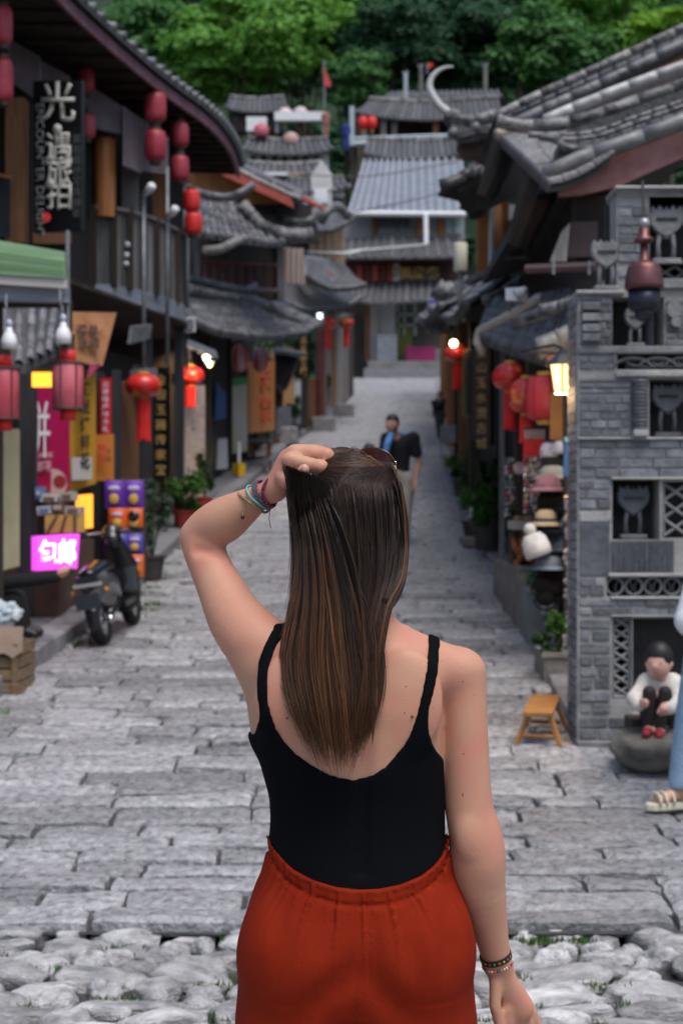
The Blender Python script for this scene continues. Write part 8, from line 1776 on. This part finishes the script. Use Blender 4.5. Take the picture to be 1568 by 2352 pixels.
# ---- hair
def hd(px, py, cx=806.0):
    base = np.interp(py, [1020, 1040, 1070, 1110, 1150, 1250, 1350, 1420, 1500, 1620, 1760], [.05, .01, -.028, -.056, -.066, -.072, -.082, -.094, -.108, -.128, -.130])
    wd = np.interp(py, [1030, 1120, 1300, 1500, 1760], [125, 125, 125, 130, 120])
    u = np.clip((px-cx)/wd, -1.25, 1.25)
    return base + np.interp(py, [1030, 1250, 1450, 1760], [.085, .075, .04, .02])*u*u
def bound(pts, t):
    pts = np.array(pts, float); k = np.linspace(0, 1, len(pts))
    return np.interp(t, k, pts[:, 0]), np.interp(t, k, pts[:, 1])
def make_hair():
    rg = np.random.default_rng(11); strands = []; tints = []; npt = 22
    t = np.linspace(0, 1, npt)
    def emit(xy, out, tint, root=None):
        sp = spline(xy, npt); dy = hd(sp[:, 0], sp[:, 1])-out
        if root is not None: k_ = np.interp(t, [0, .03, .16], [1, 1, 0]); dy = dy*(1-k_)+root*k_
        d = WD+dy
        pts = np.stack([(sp[:, 0]-CX)/F*d, d, CAMZ+(CY-sp[:, 1])/F*d], 1)
        strands.append(pts); tints.append(tint)
    LB = [(664, 1074), (662, 1130), (672, 1200), (678, 1270), (677, 1330), (670, 1400), (655, 1465), (652, 1530), (668, 1600), (700, 1690), (752, 1800)]
    RB = [(736, 1098), (758, 1146), (786, 1210), (806, 1280), (822, 1345), (840, 1410), (852, 1470), (862, 1540), (858, 1600), (840, 1690), (798, 1800)]
    clump = rg.normal(0, 1, (160, 4))
    def fan(n, L_, R_, lo, hi, out0, out1, tintf, jit=5.0, endlen=(.88, 1.0), pw=1.0, root=None):
        L_ = np.array(L_, float); R_ = np.array(R_, float)
        for i in range(n):
            s = rg.uniform(0, 1)**pw
            s = lo+(hi-lo)*s
            c = int(min(max(s, 0), 1)*62)
            sc = (c+.5)/62
            tt = np.linspace(0, 1, len(L_))
            mixs = s+(sc-s)*.9*tt+clump[c, 1]*.055*tt**2.5            # strands gather into locks towards the tips
            pts = L_*(1-mixs)[:, None]+R_*mixs[:, None]
            e = min(endlen[0]+(1.0-endlen[0])*rg.beta(2.2, 1.2)-.09*abs(clump[c, 2])+.05*(clump[c, 2] > 1), 1.0)
            tk = np.linspace(rg.beta(1, 2.2)*.11 if root is not None else 0, e, 9); tj = rg.normal(0, 6) if root is not None else 0
            pts = np.stack([np.interp(tk, tt, pts[:, 0]), np.interp(tk, tt, pts[:, 1])], 1)
            wob = (clump[c, 0]*9*np.sin(tk*4.5+clump[c, 1]*3)+rg.normal(0, jit*.35)*tk*2+rg.normal(0, 1.2, 9)*.5)
            pts[:, 0] += wob*np.clip(tk*3, 0, 1)+tj*np.exp(-(tk/.08)**2); pts[:, 1] += tj*.8*np.exp(-(tk/.05)**2)
            out = rg.uniform(out0, out1)+.005*clump[c, 3]
            emit(pts, out*np.interp(t, [0, .10, .22, 1], [.1, .5, 1, 1])*np.interp(s, [-.05, .8, 1.15], [1, 1, .6]), tintf(s, t, c), None if root is None else root+rg.uniform(-.012, .012))
    hl = rg.uniform(0, 1, 160)
    def tB(s, t, c):
        a = np.interp(t, [0, .12, .45, 1], [.03, .12, .75, .75])
        g = 1.0 if hl[c] < .20 else (.36 if hl[c] < .45 else .05)
        side = np.interp(s, [0, .15, .35, .75, 1], [.45, .8, 1, .8, .4])
        return a*g*side*rg.uniform(.5, 1.15)+np.interp(t, [.55, 1], [0, .13])
    def tA(s, t, c):
        return np.interp(t, [0, .5, .75, 1], [.02, .03, .14, .32])*rg.uniform(.4, 1.2)+(.12 if rg.uniform() < .04 else 0)
    LA = [(742, 1060), (762, 1120), (772, 1200), (778, 1280), (782, 1360), (786, 1440), (786, 1520), (784, 1600), (782, 1690), (780, 1778)]
    RA = [(896, 1062), (920, 1122), (928, 1200), (929, 1270), (920, 1330), (890, 1392), (874, 1470), (864, 1550), (854, 1640), (826, 1752)]
    fan(4600, LA, RA, -.04, 1.03, .006, .022, tA, 5, (.62, 1.0))
    fan(4600, LB, RB, 0, 1.12, .010, .034, tB, 9, (.66, 1.0), root=-.054)
    fan(700, LB, RB, -.02, .5, .026, .038, tB, 9, (.80, 1.0), root=-.058)
    # top: combed sideways from the hairline into the fist
    for i in range(2600):
        s = rg.uniform(0, 1)
        a = np.array([np.interp(s, [0, .35, .7, 1], [820, 860, 896, 917]), np.interp(s, [0, .35, .7, 1], [1040, 1064, 1097, 1128])])
        b = np.array([np.interp(s, [0, 1], [752, 730]), np.interp(s, [0, 1], [1046, 1100])])
        m1 = a*.7+b*.3+np.array([0, np.interp(s, [0, 1], [-6, 6])+rg.normal(0, 3)]); m2 = a*.3+b*.7+np.array([0, np.interp(s, [0, 1], [-8, 10])+rg.normal(0, 3)])
        c = int(min(max(s, 0), 1)*158)
        a = a+rg.normal(0, 3, 2); pts = np.stack([a, m1+clump[c, :2]*2, m2+clump[c, :2]*2, b+rg.normal(0, 3, 2)])
        tint = np.full(npt, .04)+(.28*np.exp(-((s-.35)/.16)**2)+.04)*rg.uniform(0, 1.2)*(hl[c] < .55)
        emit(pts, rg.uniform(-.004, .012), tint)
    # hair combed from the temple towards the fist that falls free again
    for i in range(1500):
        s = rg.uniform(0, 1); e = rg.uniform(0, 1); q = 778+e*104
        a = np.array([(np.interp(s, [0, 1], [902, 921]), np.interp(s, [0, 1], [1100, 1140])), (np.interp(e, [0, 1], [845, 905]), np.interp(s, [0, 1], [1078, 1112])), (np.interp(e, [0, 1], [785, 880]), np.interp(s, [0, 1], [1100, 1150])), (q-6, 1200+30*s), (q+4, 1300), (np.interp(e, [0, 1], [784, 885]), 1400), (np.interp(e, [0, 1], [784, 872]), 1520)])
        emit(a+rg.normal(0, 2.5, 2), np.interp(t, [0, .2, .5, 1], [.004, .012, .018, .016])+rg.uniform(-.004, .006), np.full(npt, .05)*rg.uniform(.3, 1.8))
    # a lock hanging beside the cheek and a lock crossing behind
    for i in range(220):
        j = rg.normal(0, 2.6, 2)
        emit(np.array([(916, 1110), (929, 1190), (931, 1270), (921, 1340), (896, 1388), (878, 1384)])+j, rg.uniform(.0, .012), np.full(npt, .04)*rg.uniform(.3, 1.4))
    for i in range(160):
        j = rg.normal(0, 2.4, 2)
        emit(np.array([(800, 1270), (826, 1312), (858, 1356), (884, 1380), (896, 1376)])+j, rg.uniform(.016, .024), np.full(npt, .03))
    # loose locks around the ends
    for i in range(26):
        x0 = rg.uniform(668, 856); u = (x0-760)/100; x1 = 766+u*rg.uniform(30, 105); y1 = rg.uniform(1620, 1765)-40*abs(u); hi_ = rg.uniform(0, 1); bend = rg.uniform(-16, 16)
        for j in range(26):
            jx = rg.normal(0, 3.2); a = np.array([(x0*.6+760*.4, 1330), (x0, 1440), (x0*.55+x1*.45+bend, 1540), (x0*.15+x1*.85+bend*.6, 1540*.45+y1*.55), (x1, y1-rg.uniform(0, 22))])
            a[:, 0] += jx*np.array([1, 1, .9, .6, .25]); emit(a, rg.uniform(.012, .030), np.interp(t, [0, .5, 1], [.1, .35, .5])*(.35+.9*hi_)*rg.uniform(.6, 1.2))
    # fly-away hairs
    for i in range(240):
        if i % 2: q = LB; sh = rg.uniform(-16, 4)
        else: q = RA; sh = rg.uniform(-4, 12)
        k0 = rg.integers(0, 4); seg = np.array(q[k0:k0+5], float); seg[:, 0] += np.linspace(0, sh, 5)*rg.uniform(.3, 1.2)
        emit(seg, rg.uniform(.0, .03), np.full(npt, rg.uniform(.05, .5)))
    for i in range(60):
        x = rg.uniform(770, 900); y = np.interp(x, [770, 830, 900], [1040, 1034, 1085])
        emit(np.array([(x, y), (x-14, y-6+rg.normal(0, 3)), (x-30, y+2+rg.normal(0, 4))]), .012, np.full(npt, .3))
    n = len(strands); pos = np.concatenate(strands)-np.array(wloc(woman)); tint = np.concatenate(tints)
    hc = bpy.data.hair_curves.new('hair'); hc.add_curves([npt]*n)
    hc.attributes['position'].data.foreach_set('vector', pos.astype(np.float32).ravel())
    ra = hc.attributes.get('radius') or hc.attributes.new('radius', 'FLOAT', 'POINT')
    ra.data.foreach_set('value', np.tile(np.interp(t, [0, .7, 1], [.00042, .00040, .00012]), n).astype(np.float32))
    ti = hc.attributes.new('tint', 'FLOAT', 'POINT'); ti.data.foreach_set('value', np.clip(tint, 0, 1).astype(np.float32))
    m = bpy.data.materials.new('brown_hair'); m.use_nodes = True; nt = m.node_tree
    for x in list(nt.nodes): nt.nodes.remove(x)
    out = nt.nodes.new('ShaderNodeOutputMaterial'); hb = nt.nodes.new('ShaderNodeBsdfPrincipled')
    at = nt.nodes.new('ShaderNodeAttribute'); at.attribute_name = 'tint'
    mx = nt.nodes.new('ShaderNodeMix'); mx.data_type = 'RGBA'; mx.inputs['A'].default_value = (.010, .0062, .0048, 1); mx.inputs['B'].default_value = (.30, .125, .045, 1)
    nt.links.new(at.outputs['Fac'], mx.inputs['Factor']); nt.links.new(mx.outputs['Result'], hb.inputs['Base Color'])
    hb.inputs['Roughness'].default_value = .36; hb.inputs['Specular IOR Level'].default_value = .28
    nt.links.new(hb.outputs[0], out.inputs[0]); hc.materials.append(m)
    o = bpy.data.objects.new('hair', hc); COL.objects.link(o); o.parent = woman
    # solid under-layer so that no scalp shows
    Fh = Field((-.12, WD-.16, zr(1720)), (.13, WD+.13, zr(1022)), .005)
    Fh.ell(W(808, 1155, .038), (.073, .091, .086), k=.01)
    py = np.linspace(1150, 1690, 30)
    lbx, lby = bound(LB, np.linspace(0, 1, 60)); rbx, rby = bound(RA, np.linspace(0, 1, 60)); rows = []
    for y in py:
        ed = np.interp(y, [1150, 1230], [46, 0]); xl = np.interp(y, lby, lbx)+18+ed; xr = np.interp(y, rby, rbx)-18-ed*.6
        dyc = float(hd((xl+xr)/2, y))
        ins = np.interp(y, [1500, 1690], [0, 34])
        rows.append((zr(y), xr_(xl+ins), xr_(xr-ins), WD+dyc+.034, .024))
    Fh.loft(rows, k=.02, n=2.4)
    zg = Fh.ax[2][None, None, :]; yg = Fh.ax[1][None, :, None]
    face = np.maximum(WD+.085-yg, zg-zr(1095))          # leave the face free
    Fh.d = np.maximum(Fh.d, np.where((zg < zr(1095)), yg-(WD+.075), -1)).astype(np.float32)
    a, b = surface_nets(Fh.d)
    np_mesh('hair_under_layer', relax(a*Fh.h+Fh.lo, b, 2), b, mat('hair_under', (.012, .008, .006), rough=.6, spec=.3), woman)
make_hair()

# ---- sunglasses pushed up on the head
def make_sunglasses():
    g = thing('sunglasses', 'large tortoiseshell sunglasses with wine red lenses pushed up on the brown hair', 'sunglasses', tuple(P(862, 1066, WD+.07)))
    tort = mat('tortoiseshell', (.012, .006, .004), (.06, .02, .008), scale=60, rough=.18, spec=.6)
    gold = mat('gold_metal', (.75, .55, .25), rough=.25, metal=1.0)
    m = bpy.data.materials.new('wine_lens'); m.use_nodes = True; nt = m.node_tree; b = nt.nodes['Principled BSDF']
    tc = nt.nodes.new('ShaderNodeTexCoord'); sp = nt.nodes.new('ShaderNodeSeparateXYZ'); nt.links.new(tc.outputs['Generated'], sp.inputs[0])
    cr = nt.nodes.new('ShaderNodeValToRGB'); nt.links.new(sp.outputs['Z'], cr.inputs[0])
    cr.color_ramp.elements[0].position = .1; cr.color_ramp.elements[0].color = (.16, .10, .14, 1); cr.color_ramp.elements[1].position = .8; cr.color_ramp.elements[1].color = (.045, .008, .012, 1)
    nt.links.new(cr.outputs[0], b.inputs['Base Color']); b.inputs['Roughness'].default_value = .06; b.inputs['Alpha'].default_value = .8; b.inputs['Specular IOR Level'].default_value = .6
    for s in (1, -1):
        ol = [(830, 1034), (850, 1029), (872, 1032), (892, 1042), (905, 1060), (908, 1076), (900, 1088), (884, 1093), (862, 1090), (842, 1080), (828, 1062), (824, 1046)]
        sp_ = spline(ol+[ol[0]], 40)[:-1]
        pts = []
        for px, py in sp_:
            if s < 0: px = 2*820-px
            dy = .096-.00042*abs(px-820)*1.0+(py-1060)*.0004
            pts.append(P(px, py, WD+dy))
        fr = MB().tube(pts+[pts[0]], .0023, 6, caps=False).build('rim', tort, g, smooth=True)
        c = sum((Vector(p) for p in pts), Vector())/len(pts)
        lb = MB(); n = len(pts); front = [Vector(p)+Vector((0, .0006, 0)) for p in pts]; back = [Vector(p)-Vector((0, .0006, 0)) for p in pts]
        lb.add([c+Vector((0, .006, 0))]+front, [(0, 1+(i+1) % n, 1+i) for i in range(n)]); lb.add([c+Vector((0, .0045, 0))]+back, [(0, 1+i, 1+(i+1) % n) for i in range(n)])
        lb.build('lens', m, g, smooth=True)
        hx = 907 if s > 0 else 733
        MB().cbox(P(hx, 1078, WD+.06), (.004, .008, .014)).build('hinge', gold, g)
        ex = 912 if s > 0 else 728
        MB().tube([P(hx, 1078, WD+.06), P(hx+4*s, 1100, WD+.028), P(ex+4*s, 1128, WD-.004), P(ex+2*s, 1160, WD-.012)], [.0026, .0024, .0022, .0026], 6).build('temple', mat('temple_plastic', (.09, .02, .012), rough=.25), g, smooth=True)
    MB().tube([P(812, 1050, WD+.098), P(820, 1046, WD+.100), P(828, 1050, WD+.098)], .0025, 6).build('bridge', tort, g, smooth=True)
make_sunglasses()

# ---- bracelets
def ring(c, axis, r, tube_r, wob=0.0, flat=1.0, n=36, seed=0, ell=1.0):
    axis = Vector(axis).normalized(); u = axis.cross(Vector((0, 0, 1))).normalized(); v = axis.cross(u); rg = random.Random(seed); pts = []
    ph = rg.uniform(0, 6)
    for i in range(n+1):
        a = 2*math.pi*i/n
        pts.append(Vector(c)+(u*math.cos(a)*ell+v*math.sin(a))*r+axis*math.sin(2*a+ph)*wob)
    return pts
def band(name, c, axis, r, width, m, parent, n=40, tilt=None, thick=.0016):
    ax_ = Vector(axis).normalized(); u = ax_.cross(Vector((0, 0, 1))).normalized(); v = ax_.cross(u); mb = MB(); vs = []
    for i in range(n):
        a = 2*math.pi*i/n; e = u*math.cos(a)+v*math.sin(a)
        for rr, h in ((r, -width/2), (r+thick, -width/2), (r+thick, width/2), (r, width/2)): vs.append(Vector(c)+e*rr+ax_*h)
    mb.add(vs, [(i*4+k, i*4+(k+1) % 4, ((i+1) % n)*4+(k+1) % 4, ((i+1) % n)*4+k) for i in range(n) for k in range(4)])
    return mb.build(name, m, parent, smooth=False)
def make_bracelets():
    w0 = Vector(W(575, 1156, .070)); w1 = Vector(W(626, 1125, .049)); ax_ = w1-w0
    c_ = lambda t: w0+ax_*t
    thr = mat('purple_thread', (.10, .02, .07), (.28, .02, .10), scale=240, rough=.85, bump=.6, bscale=600)
    grey = mat('grey_thread', (.05, .05, .07), (.16, .15, .18), scale=300, rough=.85, bump=.6, bscale=600)
    b = thing('bracelet', 'woven grey and magenta thread bracelet on the raised wrist', 'bracelet', tuple(c_(.62)))
    band('woven_band', c_(.62), ax_, .0262, .010, grey, b); mb = MB()
    for i in range(22):
        a = 2*math.pi*i/22; a_ = ax_.normalized(); u = a_.cross(Vector((0, 0, 1))).normalized(); v = a_.cross(u)
        mb.sphere(c_(.74)+(u*math.cos(a)+v*math.sin(a))*.0262, .0017, 6, 4)
    mb.build('bead_strand', mat('magenta_bead', (.45, .02, .14), rough=.4), b, smooth=True)
    b = thing('bracelet', 'turquoise cord bracelet on the raised wrist', 'bracelet', tuple(c_(.38)))
    MB().tube(ring(c_(.38), ax_+Vector((.02, 0, .03)), .0285, 0, .002, seed=2), .0016, 6).build('cord', mat('turquoise_cord', (.08, .42, .42), rough=.7), b, smooth=True)
    b = thing('bracelet', 'gold and olive braided bracelet with a dangling black bead', 'bracelet', tuple(c_(.16)))
    MB().tube(ring(c_(.16), ax_+Vector((.0, 0, .04)), .0300, 0, .003, seed=4), .0024, 6).build('braid', mat('olive_braid', (.30, .24, .10), (.55, .42, .18), scale=300, rough=.6, bump=.8, bscale=500), b, smooth=True)
    d0 = W(564, 1142, .045)
    pts = [Vector(W(a, y, .04)) for a, y in ((566, 1140), (563, 1155), (559, 1170), (558, 1184))]
    MB().tube(pts, .0012, 5).build('cord', mat('olive_braid', (.3, .24, .1)), b); MB().sphere(W(557.5, 1188, .04), .0036, 10, 7).build('bead', mat('black_bead', (.01, .01, .01), rough=.2), b, smooth=True)
    b = thing('bracelet', 'dark purple knotted bracelet nearest the hand on the raised wrist', 'bracelet', tuple(c_(.9)))
    MB().tube(ring(c_(.92), ax_+Vector((.01, 0, -.03)), .0262, 0, .003, seed=6), .0028, 6).build('cord', thr, b, smooth=True)
    MB().tube([Vector(W(620, 1172, .03)), Vector(W(618, 1190, .028)), Vector(W(622, 1214, .03))], .0008, 5).build('loose_end', mat('grey_thread', (.05, .05, .07)), b)
    # lowered wrist
    v0 = Vector(W(1134, 2182, .042)); v1 = Vector(W(1142, 2212, .048)); bx = v1-v0
    b = thing('bracelet', 'black woven band with tiny coloured diamonds on the lowered wrist', 'bracelet', tuple(v0+bx*.4))
    m = mat('black_weave', (.012, .012, .012), (.05, .03, .02), scale=400, rough=.85, bump=.5, bscale=700)
    band('woven_band', v0+bx*.45, bx, .0262, .011, m, b)
    a_ = bx.normalized(); u = a_.cross(Vector((0, 0, 1))).normalized(); v = a_.cross(u)
    dc = [(.45, .04, .10), (.35, .45, .05), (.6, .12, .02), (.1, .3, .12)]
    for i in range(20):
        a = 2*math.pi*i/20; e = u*math.cos(a)+v*math.sin(a); tgt = -u*math.sin(a)+v*math.cos(a); c = v0+bx*.45+e*.0280
        MB().prism([c-tgt*.0022, c+a_*.0028, c+tgt*.0022, c-a_*.0028], e*.0004).build('woven_diamond', mat('diamond%d' % (i % 4), dc[i % 4], rough=.8), b)
    b = thing('bracelet', 'bracelet of small multicoloured beads on the lowered wrist below the woven band', 'bracelet', tuple(v1))
    cols = [(.6, .12, .02), (.1, .25, .08), (.5, .5, .48), (.12, .03, .2), (.65, .3, .2)]
    for i in range(30):
        a = 2*math.pi*i/30; e = u*math.cos(a)+v*math.sin(a)
        MB().sphere(v0+bx*1.02+e*.0262, .0027, 7, 5).build('bead', mat('bead%d' % (i % 5), cols[(i*7) % 5], rough=.3), b, smooth=True)
make_bracelets()
MB().tube([Vector(W(868, 1416, -.048)), Vector(W(884, 1418, -.034)), Vector(W(897, 1424, -.01)), Vector(W(900, 1428, .03))], .0011, 5).build('necklace_chain', mat('silver', (.5, .5, .52), rough=.3, metal=1.0), woman)
